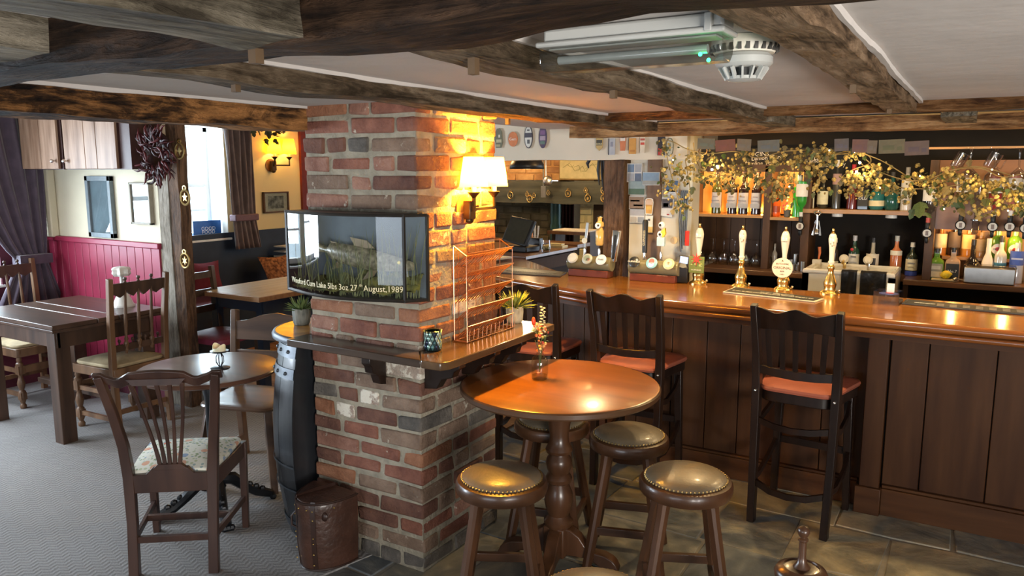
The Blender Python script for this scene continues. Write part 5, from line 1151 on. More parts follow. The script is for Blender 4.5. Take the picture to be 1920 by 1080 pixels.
# ================================================================ bottles
def bottle_mesh(kind,r,h):
    if kind=='wine': p=[(.001,0),(r,.0),(r,h*.60),(r*.85,h*.67),(r*.42,h*.74),(r*.38,h*.95),(r*.44,h*.96),(r*.44,h)]
    elif kind=='spirit': p=[(.001,0),(r,0),(r,h*.58),(r*.9,h*.66),(r*.45,h*.74),(r*.36,h*.80),(r*.36,h)]
    elif kind=='round': p=[(.001,0),(r*.8,0),(r,h*.08),(r,h*.42),(r*.75,h*.52),(r*.33,h*.62),(r*.28,h)]
    elif kind=='slope': p=[(.001,0),(r,0),(r*.98,h*.35),(r*.7,h*.55),(r*.38,h*.70),(r*.3,h)]
    else: p=[(.001,0),(r,0),(r,h*.72),(r*.9,h*.76),(r*.4,h*.80),(r*.36,h)]
    return p
def bottle(label,x,y,z,h,r,kind,col,cap=(.05,.05,.05),lab=None,labcol=(.7,.66,.55),square=False,clear=False,txt=None,tc=(.1,.1,.1),neck=None,grp=None,extra=None,trans=False):
    t=thing('bottle',label,'bottle',(x,y,z),0,grp)
    p=bottle_mesh(kind,r,h*.93)
    mt=glass('bottle_clear_%d'%(hash(col)%999),col,.8,.03,1.8) if clear else mat('bottle_glass',col,.08,0,.05,9,coat=.6)
    n=4 if square else 20
    m=M()
    if square:
        pts=[(1,-.62),(1,.62),(.82,.8),(-.82,.8),(-1,.62),(-1,-.62),(-.82,-.8),(.82,-.8)]; vs=[(a*rr2,b2*rr2,zz_) for rr2,zz_ in p for a,b2 in pts]; N=8
        m.add(vs,[(i*N+k,i*N+(k+1)%N,(i+1)*N+(k+1)%N,(i+1)*N+k) for i in range(len(p)-1) for k in range(N)])
    else: m.lathe(p,n,cap=False)
    ob('bottle_body',m,mt,t)
    rn=p[-1][0]*1.12; ob('bottle_cap',M().lathe([(rn,h*.86),(rn,h),(.001,h)],14,cap=False),plain(cap,.35),t)
    if lab:
        z0,z1=lab[0]*h,lab[1]*h
        if square: lb=ob('label',M().box(-r*.86,r*.86,-r*.80-.0025,-r*.80-.0005,z0,z1),plain(labcol,.6),t)
        else: lb=ob('label',M().lathe([(r+.001,z0),(r+.001,z1)],16,a0=PI*1.08,a1=PI*1.92,cap=False),plain(labcol,.6),t)
        if txt: text('lettering',txt,(z1-z0)*.26,plain(tc,.5),lb,(0,-r*(.80 if square else 1)-.004,(z0+z1)/2))
        if extra: 
            for (dz,hh,ww,c) in extra: ob('label_print',M().box(-r*ww,r*ww,-r*(.80 if square else 1)-.0035,-r*(.80 if square else .99)-.0028,z0+(z1-z0)*dz,z0+(z1-z0)*(dz+hh)),plain(c,.5),lb)
    if neck: ob('neck_band',M().lathe([(p[-1][0]*1.05,neck[0]*h),(p[-1][0]*1.05,neck[1]*h)],12,cap=False),plain(neck[2],.4),t)
    return t
YB=5.70
def bx(px,y=YB,py=400): return pt(px,py,'y',y).x
G1='dark red wine bottles with pale grey labels on the lit left shelf'
for px,lb in((1343,'dark wine bottle with a grey label, leftmost on the orange-lit shelf'),(1372,'dark wine bottle with a grey label, second from the left on the lit shelf'),(1393,'dark wine bottle with a grey label, third from the left on the lit shelf'),(1417,'dark wine bottle with a grey label, beside the shelf upright')):
    bottle(lb,bx(px),YB,zb,.31,.036,'wine',(.015,.008,.01) if px>1350 else (.05,.06,.015),(.03,.02,.02),(.14,.5),(.42,.42,.44),grp=G1,extra=[(.0,.3,.9,(.30,.32,.34)),(.45,.05,.8,(.2,.2,.22)),(.7,.06,.5,(.25,.2,.2))])
t=thing('glass_jar','orange-red glass block ornament in the small lit cubby','jar',(bx(1453),YB,zb-.01)); ob('body',M().lathe([(.001,0),(.036,0),(.038,.01),(.038,.10),(.03,.115),(.03,.13),(.001,.13)],20),mat('orange_glass',(.75,.12,.02),.12,0,.1,9,coat=.5),t); ob('pattern_band',M().lathe([(.0385,.03),(.0385,.075)],20,cap=False),plain((.35,.06,.02),.4),t)
t=thing('potted_flowers','small grey pot of pink and yellow lit flowers in the lit cubby','plant',(bx(1476,5.66),5.66,zb-.01)); ob('pot',M().lathe([(.02,0),(.026,.05),(.024,.05),(.001,.045)],16),plain((.10,.09,.075),.7),t)
r6=random.Random(6)
for k in range(26):
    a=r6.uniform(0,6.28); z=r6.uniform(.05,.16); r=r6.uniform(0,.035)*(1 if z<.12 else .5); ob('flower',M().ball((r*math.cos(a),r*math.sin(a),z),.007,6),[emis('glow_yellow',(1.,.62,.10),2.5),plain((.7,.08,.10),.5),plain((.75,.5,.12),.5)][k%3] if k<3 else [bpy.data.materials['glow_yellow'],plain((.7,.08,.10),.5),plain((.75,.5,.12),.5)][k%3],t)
bottle('bright green liqueur bottle with embossed pattern at the right of the small lit cubby',bx(1497,5.64),5.64,zb-.005,.29,.042,'x',(.04,.42,.03),(.5,.55,.5))
bottle('tall dark green bottle just right of the bright green liqueur bottle',bx(1507,5.66),5.66,zb+.0,.27,.022,'x',(.01,.10,.03),(.03,.03,.03))
# upper right shelf
U=[(1521,.16,.016,'x',(.62,.58,.42),'small cream figure-shaped bottle at the left end of the upper shelf',(.6,.55,.4),None,None),
(1541,.24,.036,'round',(.03,.03,.02),'squat dark bottle with an ornate cream label on the upper shelf',(.05,.05,.05),(.12,.5),(.62,.58,.38)),
(1566,.33,.028,'spirit',(.05,.05,.045),'tall dark bottle with a silver neck and a blue-red band on the upper shelf',(.6,.6,.6),(.5,.72),(.35,.22,.20)),
(1596,.30,.034,'spirit',(.10,.015,.015),'dark red bottle with a red neck on the upper shelf',(.5,.03,.04),None,None),
(1617,.23,.036,'x',(.02,.02,.02),'black square bottle with small white lettering on the upper shelf',(.05,.05,.05),(.1,.55),(.03,.03,.03)),
(1642,.25,.048,'round',(.02,.13,.13),'wide teal bottle with a gold label band on the upper shelf',(.1,.1,.1),(.10,.25),(.62,.55,.34)),
(1670,.25,.045,'round',(.008,.07,.06),'wide dark teal bottle with no label band on the upper shelf',(.05,.05,.05),None,None),
(1697,.28,.034,'spirit',(.50,.46,.42),'pale bottle at the right end of the upper shelf by the hop leaves',(.3,.3,.3),(.3,.7),(.62,.60,.55))]
for px,h,r,kd,col,lb,cp,la,lc in U: bottle(lb,bx(px,5.68),5.68,zr,h,r,kd,col,cp,la,lc or (.5,.5,.5),square=(px==1617),neck=(.5,.62,(.5,.1,.1)) if px==1566 else None,txt='OLD' if px==1617 else None,tc=(.7,.7,.7))
# lower gins, standing on the sink ledge
for px,h,r,kd,col,lb,cp,la,lc,ex in((1602,.25,.034,'spirit',(.015,.05,.03),'green gin bottle with a white label and silver cap behind the sink',(.62,.62,.62),(.12,.5),(.68,.67,.62),[(.75,.12,.5,(.2,.2,.2)),(.4,.05,.7,(.4,.4,.4))]),
 (1637,.24,.040,'round',(.35,.33,.28),'pale gin bottle with a black diamond and green centre behind the sink',(.04,.04,.04),(.10,.55),(.66,.60,.50),[(.25,.5,.6,(.04,.04,.05)),(.4,.22,.25,(.25,.38,.10))]),
 (1681,.26,.036,'spirit',(.50,.16,.06),'amber-orange spirit bottle with a cream shoulder label behind the sink',(.60,.58,.5),(.50,.62),(.74,.70,.58),None),
 (1711,.22,.036,'spirit',(.02,.03,.02),'dark bottle with a cream label and blue base at the right end of the sink',(.62,.60,.55),(.16,.50),(.66,.62,.45),[(.6,.1,.6,(.2,.2,.2)),(.3,.06,.7,(.4,.35,.2))])):
    t=bottle(lb,bx(px,5.74,470),5.74,.957,h,r,kd,col,cp,la,lc,extra=ex)
    if px==1711: ob('blue_base',M().lathe([(.0375,0),(.0375,.03)],16,cap=False),plain((.04,.07,.35),.3),t)
    if px==1602: ob('red_seal',M().ball((-.012,-.031,.155),.011,8,(1,.4,1)),plain((.5,.03,.04),.4),t)
# right cluster: front row on the counter
YF=5.62
F=[(1757,.20,.044,'spirit',(.10,.22,.02),(.03,.03,.03),(.08,.52),(.30,.27,.20),True,'square green whiskey bottle with a cream lower label beside the lemon',[(.05,.4,.85,(.62,.52,.34)),(.6,.25,.6,(.55,.5,.4))],None),
(1788,.21,.042,'spirit',(.42,.26,.16),(.02,.02,.02),(.06,.52),(.02,.02,.02),True,'square whiskey bottle with a black label and white lettering, beside the steel box',None,'No.7'),
(1824,.23,.046,'round',(.012,.010,.012),(.02,.02,.02),None,None,False,'round-bodied black bottle behind the steel box',None,None),
(1853,.24,.040,'slope',(.80,.78,.72),(.75,.73,.7),(.10,.40),(.66,.52,.30),False,'white sloping rum bottle with a palm tree picture and red neck label',[(.0,.35,.5,(.5,.20,.06)),(.6,.2,.8,(.75,.3,.1))],None),
(1877,.26,.034,'spirit',(.55,.56,.52),(.02,.02,.02),(.08,.42),(.06,.22,.32),False,'clear bottle with a blue arched label between the white rum and blue gin',[(.15,.1,.6,(.6,.6,.5))],None),
(1908,.22,.038,'x',(.40,.45,.60),(.5,.55,.6),(.45,.80),(.06,.12,.45),False,'clear bottle with a bright blue band at the right edge of the photo',[(.4,.12,.8,(.5,.55,.7))],None)]
for px,h,r,kd,col,cp,la,lc,sq,lb,ex,tx_ in F:
    bottle(lb,bx(px,YF,480),YF if px<1800 else 5.68,.955 if px<1800 else .957,h+(.03 if px>1800 else 0),r,kd,col,cp,la,lc or (.5,.5,.5),square=sq,extra=ex,txt=tx_,tc=(.8,.78,.72),neck=(.66,.78,(.55,.03,.03)) if px==1853 else None)
# back row in the lit cubby
for px,h,col,lc,lb,kd in((1764,.27,(.40,.17,.04),(.72,.62,.38),'amber whisky bottle with a tall cream label at the left of the lit cubby','spirit'),
 (1790,.30,(.02,.012,.01),(.10,.08,.07),'tall black bottle behind the square whiskey bottles in the lit cubby','wine'),
 (1816,.27,(.45,.22,.05),(.74,.60,.30),'amber bottle with a wide cream label in the middle of the lit cubby','x'),
 (1840,.22,(.30,.20,.10),(.30,.24,.16),'small square amber bottle behind the white rum bottle','x')):
    bottle(lb,bx(px,5.76,450),5.78,1.10,h*.72,.036,kd,col,(.35,.25,.12),(.25,.72),lc)
for px,lb in((1873,'green vermouth bottle with a round white and red label, left one of two'),(1905,'green vermouth bottle with a round white and red label, right one of two')):
    t=bottle(lb,bx(px,5.72,440),5.74,1.10,.21,.040,'wine',(.12,.30,.04),(.12,.30,.04),grp='green vermouth bottles')
    ob('round_label',M().lathe([(.001,.003),(.034,.003),(.034,0),(.001,0)],20,T=Matrix.Translation((0,-.042,.06))@Matrix.Rotation(PI/2,4,'X')),plain((.78,.72,.60),.5),t); ob('red_disc',M().lathe([(.001,.005),(.013,.005),(.013,.003)],16,T=Matrix.Translation((0,-.042,.06))@Matrix.Rotation(PI/2,4,'X'),cap=False),plain((.6,.05,.03),.5),t); text('lettering','MARTINI',.012,blackp,t,(0,-.048,.06))
# ================================================================ optics with inverted bottles
clr=glass('optic_bottle_glass',(.92,.96,.95),.8,.04,1.8)
def optic(px,py,label,big=True,y=5.42,liquid=None,col=None):
    q=pt(px,py,'y',y); t=thing('spirit_optic',label,'optic',(q.x,y,q.z))
    ob('dial_ring',M().lathe([(.001,0),(.028,0),(.030,.004),(.026,.010),(.024,.006),(.001,.006)],26,T=Matrix.Rotation(PI/2,4,'X')),blackm,t)
    ob('dial_face',M().lathe([(.001,.0075),(.0235,.0075)],22,T=Matrix.Rotation(PI/2,4,'X'),cap=False),plain((.55,.53,.48),.3),t); ob('dial_window',M().box(-.008,.008,-.0105,-.008,-.014,.014),plain((.16,.12,.10),.3),t)
    ob('chamber',M().lathe([(.012,.022),(.014,.03),(.014,.06),(.010,.065)],14,o=(0,.012,0)),blackm,t); ob('nozzle',M().lathe([(.007,-.065),(.011,-.058),(.013,-.026),(.010,-.022)],12,o=(0,.012,0)),blackm,t)
    ob('bracket',M().box(-.006,.006,.012,FY-y+.003,-.01,.03),blackm,t)
    bm2=mat('optic_liquid',col,.1,0,.05,9,coat=.6) if col else clr
    ob('inverted_bottle',M().lathe([(.010,.06),(.011,.10),(.016,.112),(.036,.14),(.040,.165),(.040,.30),(.036,.31),(.001,.31)] if big else [(.009,.06),(.010,.12),(.03,.15),(.033,.17),(.033,.30),(.001,.305)],22,o=(0,.012,0),cap=False),bm2,t)
    ob('neck_label',M().lathe([(.0125,.065),(.0125,.095)],12,o=(0,.012,0),cap=False),plain((.35,.06,.05),.4) if big else plain((.5,.5,.5),.4),t)
    ob('label',M().lathe([(.0408,.20),(.0408,.285)],16,o=(0,.012,0),a0=PI*1.1,a1=PI*1.9,cap=False),plain((.62,.60,.56),.6),t)
optic(1738,437,'round-dialled spirit optic with a clear inverted bottle on the timber upright',y=5.46)
optic(1801,422,'round-dialled spirit optic hanging above the black bottle in the lit cubby',False,col=(.30,.18,.10))
optic(1861,425,'round-dialled spirit optic above the white rum bottle',False,col=(.25,.03,.03))
optic(1893,425,'round-dialled spirit optic above the left vermouth bottle',False,col=(.35,.12,.10))
optic(1922,428,'spirit optic cut by the right edge of the photo',False)
optic(1500,424,'round-dialled optic below the green liqueur bottle on the shelf upright',False,y=5.50,col=(.03,.25,.03))
t=thing('spirit_optic','clear glass inverted bottle with a wide pourer between two dials','optic',(bx(1831,5.42,400),5.42,pt(1831,420,'y',5.42).z)); ob('inverted_bottle',M().lathe([(.012,.02),(.012,.06),(.03,.09),(.038,.12),(.038,.24),(.001,.245)],20,cap=False),clr,t); ob('pourer',M().lathe([(.012,-.06),(.018,-.05),(.020,.02),(.028,.02),(.028,.03),(.012,.032)],16),glass('pourer_plastic',(.95,.95,.95),.75,.05,2),t)
# ================================================================ hanging glasses, wine glasses, measures
wg=glass('wine_glass',(.97,.98,1),.95,.02,3.2)
def glass_prof(): return [(.001,0),(.033,.001),(.033,.003),(.006,.006),(.004,.02),(.004,.085),(.012,.095),(.034,.12),(.040,.15),(.034,.195),(.0335,.195),(.039,.15),(.033,.122),(.001,.098)]
g0=M().lathe(glass_prof(),20,cap=False).mesh('wine_glass'); g0.polygons.foreach_set('use_smooth',[True]*len(g0.polygons)); g0.materials.append(wg)
k=0
for row,yy_ in enumerate((5.66,)):
    for i in range(8):
        px=1296+ i*20.5; o=bpy.data.objects.new('wine_glass',g0); C.objects.link(o); x=bx(px,yy_,460); o.location=(x,yy_,.957+.197); o.rotation_euler=(PI,0,0); tag(o,'upturned wine glass on the back counter, '+['leftmost of the row','second from the left in the row','third from the left in the row','fourth from the left, behind the second pump','fifth from the left in the row','sixth from the left in the row','second from the right end of the row','rightmost of the row before the shelf upright'][i],'glass','upturned wine glasses on the back counter')
gr=ob('glass_rail',M().box(pt(1815,280,'y',5.2).x-.2,3.1,5.09,5.15,pt(1860,280,'y',5.2).z+.002,pt(1860,280,'y',5.2).z+.014),shw); tag(gr,'thin rail holding stemmed glasses upside down above the optics','rail')
for i,px in enumerate((1822,1869,1914)):
    o=bpy.data.objects.new('hanging_glass',g0); C.objects.link(o); q=pt(px,277,'y',5.12); o.location=(q.x,5.12,q.z); o.rotation_euler=(PI,0,0); o.scale=(1.35,1.35,1.25); tag(o,['left','middle','right'][i]+'most'*0+' stemmed glass hanging upside down at the top right of the photo','glass','stemmed glasses hanging from the rail')
    o['label']=['stemmed glass hanging upside down at the top right, left one of three','stemmed glass hanging upside down at the top right, middle one of three','stemmed glass hanging upside down at the right edge of the photo'][i]
for i,px in enumerate((1800,1862)):
    q=pt(px,300,'y',5.40); t=thing('glass_tankard',['glass tankard hanging tilted from the beam, left one of two','glass tankard hanging tilted from the beam, right one of two'][i],'glass',(q.x,5.40,q.z)); t.rotation_euler=(0,R(25),0)
    ob('mug_body',M().lathe([(.001,-.05),(.03,-.05),(.034,-.045),(.036,.045),(.034,.045),(.031,-.04),(.001,-.042)],18,cap=False),wg,t); ob('mug_handle',M().tube([(.034,0,.03),(.06,0,.03),(.06,0,-.03),(.034,0,-.03)],.005,6),wg,t)
for i,(px,h,r) in enumerate(((1484,.075,.016),(1492,.11,.018),(1500,.06,.014),(1508,.11,.019),(1478,.055,.015),(1488,.045,.013),(1497,.045,.013),(1506,.07,.015))):
    yv=5.66 if h>.1 else 5.60-.03*(i%2); o=ob('spirit_measure',M().lathe([(.001,.001),(r*.9,.001),(r,h),(r*.93,h),(r*.8,.006)],16,cap=False),steel,loc=(bx(px,yv,480),yv,.956)); tag(o,'steel spirit measure by the sink, '+['mid-height one at the back left','tallest and left of the pair at the back','short one in the middle of the front','tallest and right of the pair at the back','smallest one at the far left','tiny one in front of the left tall cup','tiny one in the front centre','mid-height one at the front right'][i],'measure cup','steel spirit measures left of the sink')
# steel box, lemon board, lemon
q0,q1=pt(1806,527,'y',5.54),pt(1903,527,'y',5.54)
t=thing('steel_box','stainless steel condiment box with a clear lid on the right back counter','box',((q0.x+q1.x)/2,5.575,.957)); hw=(q1.x-q0.x)/2
ob('box_body',M().box(-hw,hw,-.05,.05,0,.10),steel,t,bev=.006); ob('box_lid',M().box(-hw-.004,hw+.004,-.055,.055,.10,.112),glass('lid_plastic',(.95,.95,.95),.75,.1,2.5),t,bev=.003)
q=pt(1770,520,'y',5.55); o=ob('chopping_board',M().box(-.07,.07,-.035,.04,0,.012),plain((.62,.50,.28),.6),bev=.003,loc=(q.x,5.57,.957)); tag(o,'small pale chopping board under the lemon on the back counter','board')
q=pt(1774,512,'y',5.55); o=ob('lemon',M().lathe([(.001,-.034),(.006,-.031),(.018,-.022),(.026,-.008),(.027,.004),(.021,.018),(.009,.028),(.004,.034),(.001,.035)],20,T=Matrix.Rotation(R(80),4,'Y')),mat('lemon_skin',(.78,.56,.03),.4,0,.05,60,.2),loc=(q.x,5.56,.969+.027)); tag(o,'whole yellow lemon on the chopping board','lemon')
q=pt(1792,518,'y',5.53); o=ob('strainer',M().ball((0,0,.018),.016,10,(1,1,.7)).tube([(.01,0,.02),(.05,-.005,.012)],.004,6),steel,loc=(q.x,5.53,.957)); tag(o,'small steel scoop beside the steel box','scoop')
# corkscrew hanging, cards, jar and tools
q=pt(1532,400,'y',5.52); t=thing('corkscrew','silver winged corkscrew hanging under the upper shelf','corkscrew',(q.x,5.545,q.z))
ob('top_ring',M().tube([(.02*math.cos(2*PI*k/12),0,.0+.014*math.sin(2*PI*k/12)) for k in range(12)],.004,6,closed=True),chrome,t); ob('shaft',M().tube([(0,0,-.015),(0,0,-.13)],.006,8),chrome,t)
for s in(-1,1): ob('wing',M().tube([(s*.008,0,-.05),(s*.02,0,-.10),(s*.024,0,-.15)],[.006,.006,.009],7),chrome,t)
ob('bell',M().lathe([(.014,-.14),(.012,-.11),(.006,-.10)],12),chrome,t)
q=pt(1533,470,'y',5.6); t=thing('card_box','small white box with an orange plastic figure stirrer behind it','box',(q.x,5.60,.957)); ob('carton',M().box(-.028,.028,-.02,.02,0,.085),plain((.62,.56,.46),.6),t,bev=.002); ob('orange_stirrer',M().tube([(.0,.03,.05),(.01,.03,.13),(.005,.03,.17)],[.004,.009,.011],8),plain((.6,.16,.04),.4),t)
for px,lb in((1567,'slim dark bottle with a pale neck behind the rightmost hand pump'),(1452,'short bottle with a white label between the pumps on the back counter')): bottle(lb,bx(px,5.7,460),5.72,.957,.23 if px>1500 else .17,.02,'spirit',(.03,.02,.02) if px>1500 else (.4,.38,.34),(.4,.36,.3),(.1,.3),(.6,.56,.45))
# ================================================================ servery behind the lintel
fp=struct('wall_fireplace')
FYW=7.05
obk=[mat('old_brick_%d'%i,a,.85,0,.15,9,.5,col2=b2,bscale=40) for i,(a,b2) in enumerate([((.42,.20,.07),(.60,.34,.14)),((.50,.28,.11),(.66,.42,.20)),((.33,.17,.08),(.48,.28,.14))])]
dbk=[mat('dark_brick_%d'%i,a,.85,0,.15,9,.5,col2=b2,bscale=40) for i,(a,b2) in enumerate([((.05,.04,.02),(.10,.08,.045)),((.07,.055,.03),(.12,.10,.06))])]  # darker brown bricks for the wall below the mantel
cbk=[mat('cream_brick',(.55,.50,.30),.8,0,.06,9,.3)]
def bwall(x0,x1,z0,z1,y,mts,bw=.21,bh=.075,th=.06,seed=1,back=True):
    r=random.Random(seed)
    if back: ob('mortar_bed',M().box(x0,x1,y+.012,y+.1,z0,z1),plain(tuple(c*.8 for c in mts[0].node_tree.nodes['Color Ramp'].color_ramp.elements[1].color[:3]) if 'Color Ramp' in mts[0].node_tree.nodes else (.3,.25,.2),.9),fp)
    z=z0; k=0
    while z<z1-.02:
        x=x0-(bw/2 if k%2 else 0)
        while x<x1:
            a=max(x0,x); b2=min(x1,x+bw*r.uniform(.85,1)); 
            if b2-a>.03: ob('brick',M().box(a,b2-.012,y+r.uniform(-.004,.004),y+th,z,min(z1,z+bh-.012)),r.choice(mts),fp,bev=.006)
            x+=bw
        z+=bh; k+=1
xf=lambda px,y=FYW: pt(px,380,'y',y).x
zt_=pt(1000,350,'y',FYW).z
bwall(xf(850),xf(1150),pt(1000,338,'y',FYW).z,2.10,FYW,obk,seed=2)
bwall(xf(880),xf(1022),.9,1.34,FYW+.1,dbk,seed=3)
bwall(xf(1089),xf(1113),.7,1.32,FYW-.02,cbk,bw=.16,bh=.085,seed=4)
ob('chimney_cheek',M().box(xf(1113),xf(1150),FYW,FYW+.15,0,2.1),plain((.05,.028,.014),.7),fp)
mz0,mz1=pt(1030,381,'y',6.9).z,pt(1030,340,'y',6.9).z
o=ob('mantel_beam',rough_beam(xf(860,6.9),xf(1136,6.9),6.86,7.04,mz0,mz1,amp=.012,seed=50),wood('mantel',(.03,.035,.03),(.10,.105,.085),.6,'x',8,bump=.6,st=7),ang=80); tag(o,'blackened oak mantel beam over the fireplace behind the bar, hung with horse brasses','beam')
o=ob('stove_pipe',M().lathe([(.055,.2),(.055,1.05),(.062,1.05),(.062,1.09),(.055,1.09),(.055,mz0+.02)],20),mat('green_enamel',(.025,.07,.065),.35,.2,.1,6),loc=(pt(1031,420,'y',7.0).x,7.13,0)); tag(o,'dark green stove pipe rising into the fireplace opening','stove pipe')
# room seen beyond the fireplace
shell('wall_back_right',(xf(1076,8.6),-1.7,8.6,8.7,0,2.12),creamw)
def curtain(label,fn,mt,nu=60,nv=24,name='curtain'):
    o=ob(name,M().grid(fn,nu,nv),mt,solid=.006,ang=80); tag(o,label,'curtain'); return o
redc=mat('red_brown_curtain',(.05,.012,.012),.8,0,.2,10,.3)
xa,xb=pt(1046,400,'y',8.4).x,pt(1077,400,'y',8.4).x
curtain('dark red curtain hanging beyond the fireplace opening',lambda u,v:(xa+(xb-xa)*u,8.4+.03*math.sin(u*30),.01+1.8*v),redc)
o=ob('window_5',M().box(xf(1020,8.5),xf(1048,8.5),8.62,8.64,.6,1.9),emis('daylit_pane',(.9,.95,1),2.2),kind='structure')

# framed map, pendant, ladle, black straps
q0,q1=pt(1050,333,'y',FYW-.03),pt(1129,295,'y',FYW-.03)
t=thing('framed_map','cream illustrated map in a thin frame on the brick wall above the mantel','picture',((q0.x+q1.x)/2,FYW-.03,(q0.z+q1.z)/2)); hw,hh=(q1.x-q0.x)/2,(q1.z-q0.z)/2+.02
ob('frame',M().box(-hw,hw,-.02,.02,-hh,hh),plain((.35,.25,.10),.4),t,bev=.003)
mp_=ob('map_sheet',M().box(-hw+.012,hw-.012,-.024,-.019,-hh+.012,hh-.012),mat('map_paper',(.66,.60,.36),.6,0,0,14,col2=(.52,.48,.28)),t)
for k in range(9): ob('map_mark',M().tube([(-hw*.8+hw*.18*k,-.0255,hh*.3*math.sin(k)),(-hw*.8+hw*.18*k+.05,-.0255,hh*.3*math.sin(k*2+1)),(-hw*.8+hw*.18*k+.08,-.0255,hh*.4*math.cos(k))],.002,4),plain((.30,.32,.16),.6),mp_)
q=pt(988,317,'y',6.0)
t=thing('pendant_lamp','black dome pendant lamp hanging over the till','lamp',(q.x,6.0,q.z)); ob('dome',M().lathe([(.155,0),(.150,.04),(.125,.085),(.08,.115),(.03,.13),(.001,.132)],28,cap=False),blackm,t,solid=.003); ob('cord',M().tube([(0,0,.13),(0,0,.46)],.004,6),blackm,t); ob('bulb',M().ball((0,0,.04),.03,10),emis('pendant_bulb',(1,.75,.4),12),t)
point('pendant_light',(q.x,6.0,q.z-.03),7,(1.,.72,.36),.04)
q=pt(1027,345,'y',6.6)
t=thing('ladle','hanging steel ladle and spatula beside the pendant lamp','utensil',(q.x,6.6,q.z)); ob('ladle_bowl',M().ball((.0,0,0.03),.05,14,(1,.5,1)),steel,t); ob('ladle_handle',M().tube([(-.02,0,.06),(-.03,.0,2.12-q.z)],.006,6),steel,t); ob('spatula',M().box(-.07,-.02,-.01,.0,-.13,-.02).box(-.05,-.04,-.01,0,-.02,.32),steel,t)
q=pt(1122,330,'y',4.62)
t=thing('black_straps','bunch of black cords and a strap hanging from the lintel beside the timber post','strap',(q.x,4.66,q.z)); 
for i,(dx,l) in enumerate(((-.10,.05),(-.02,.16),(.01,.20),(.03,.12))): ob('cord',M().tube([(dx*.6,0,.14),(dx,0,.10-l*.4),(dx+.01,0,.10-l)],[.010,.012,.004],7),blackp,t)
# horse brasses
def hbrass(px,py,y,r,label,grp=None,kind=0):
    q=pt(px,py,'y',y); t=thing('horse_brass',label,'horse brass',(q.x,y,q.z),0,grp)
    ob('ring',M().tube([(r*math.cos(2*PI*k/18),0,r*math.sin(2*PI*k/18)*1.1) for k in range(18)],r*.17,6,closed=True),oldbrass,t)
    ob('hanger',M().tube([(r*.35*math.cos(2*PI*k/10),0,r*1.4+r*.3*math.sin(2*PI*k/10)) for k in range(10)],r*.13,5,closed=True),oldbrass,t)
    pl=[((r*.62 if k%2==0 else r*.28)*math.cos(PI/2+PI*k/(4+kind%3)),(r*.7 if k%2==0 else r*.3)*math.sin(PI/2+PI*k/(4+kind%3))) for k in range(2*(4+kind%3))]
    ob('emblem',M().prism(pl,-r*.08,r*.08,'y'),oldbrass,t); return t
for i,(px,py,lb) in enumerate(((337,283,'round horse brass highest on the oak post, by the chilli wreath'),(347,370,'oval horse brass in the middle of the oak post'),(347,489,'crowned horse brass lowest on the oak post'))): hbrass(px,py,3.297,.045,lb,kind=i)
for i,(px,py,lb) in enumerate(((957,366,'horse brass furthest left on the mantel beam'),(988,364,'tiny horse brass second from the left on the mantel beam'),(993,373,'large horse brass hanging over the lower mantel edge beside a tiny one'),(1001,367,'small bell-shaped brass on the mantel beam, third along'),(1028,362,'small oval brass above the stove pipe on the mantel'),(1065,363,'round horse brass in the middle right of the mantel beam'),(1098,357,'tiny brass above the larger one near the mantel right end'),(1102,372,'round brass hanging at the lower mantel edge near its right end'),(1132,341,'top brass of the three stacked at the mantel right end'),(1132,357,'middle brass of the three stacked at the mantel right end'),(1132,372,'bottom brass of the three stacked at the mantel right end'))):
    hbrass(px,py,6.84,.030 if i in(0,2,5,7,9,10) else .019,lb,'horse brasses on the mantel beam',i)
# till counter with till
tc_=thing('till_counter','dark wood side counter carrying the till, beyond the left end of the bar','counter',(0,0,0))
TX=-2.93
ob('worktop',M().box(-4.3,TX,5.06,5.95,.97,1.0),bcw,tc_,bev=.004); ob('carcass',M().box(-4.28,TX-.03,5.08,5.9,0,.97),plain((.03,.015,.008),.85),tc_); ob('front_rail',M().box(TX-.03,TX-.01,5.08,5.9,.86,.96),plain((.05,.024,.012),.8),tc_)
ob('back_shelf',M().box(-4.3,TX+.0,5.95,6.2,.985,1.015),bcw,tc_)
q=pt(985,455,'y',5.35)
t=thing('till','black touchscreen till with a tilted screen on the side counter','till',(pt(985,470,'z',1.0).x-.0,5.35,1.0),R(-12))
ob('till_base',M().box(-.11,.12,-.07,.10,0,.05),blackp,t,bev=.01); ob('stand',M().bar((0,.04,.05),(0,.05,.15),.06,.04),blackp,t)
T=Matrix.Translation((-.02,-.02,.16))@Matrix.Rotation(R(-24),4,'X')@Matrix.Rotation(R(7),4,'Y')
ob('till_screen_housing',M().box(-.135,.135,-.0,.03,-.10,.12,T),blackp,t,bev=.006); ob('till_screen',M().box(-.118,.118,-.003,.0,-.085,.105,T),plain((.035,.035,.025),.12),t)
q=pt(1018,470,'z',1.0); t=thing('pen_cup','black pen cup with white and orange pens beside the till','pen holder',(pt(1022,462,'z',1.0).x,5.62,1.0)); ob('cup',M().box(-.05,.07,-.03,.03,0,.09),blackp,t,bev=.004)
for k,(dx,c) in enumerate(((-.03,(.75,.7,.6)),(-.01,(.7,.3,.1)),(.01,(.75,.72,.6)),(.03,(.7,.68,.6)))): ob('pen',M().tube([(dx,0,.05),(dx*1.8-.01,0,.19)],.007,6),plain(c,.4),t)
ob('scissor_handle',M().tube([(.0+.018*math.cos(2*PI*k/10),-.005,.18+.025*math.sin(2*PI*k/10)) for k in range(10)],.005,5,closed=True),plain((.75,.73,.65),.4),t)
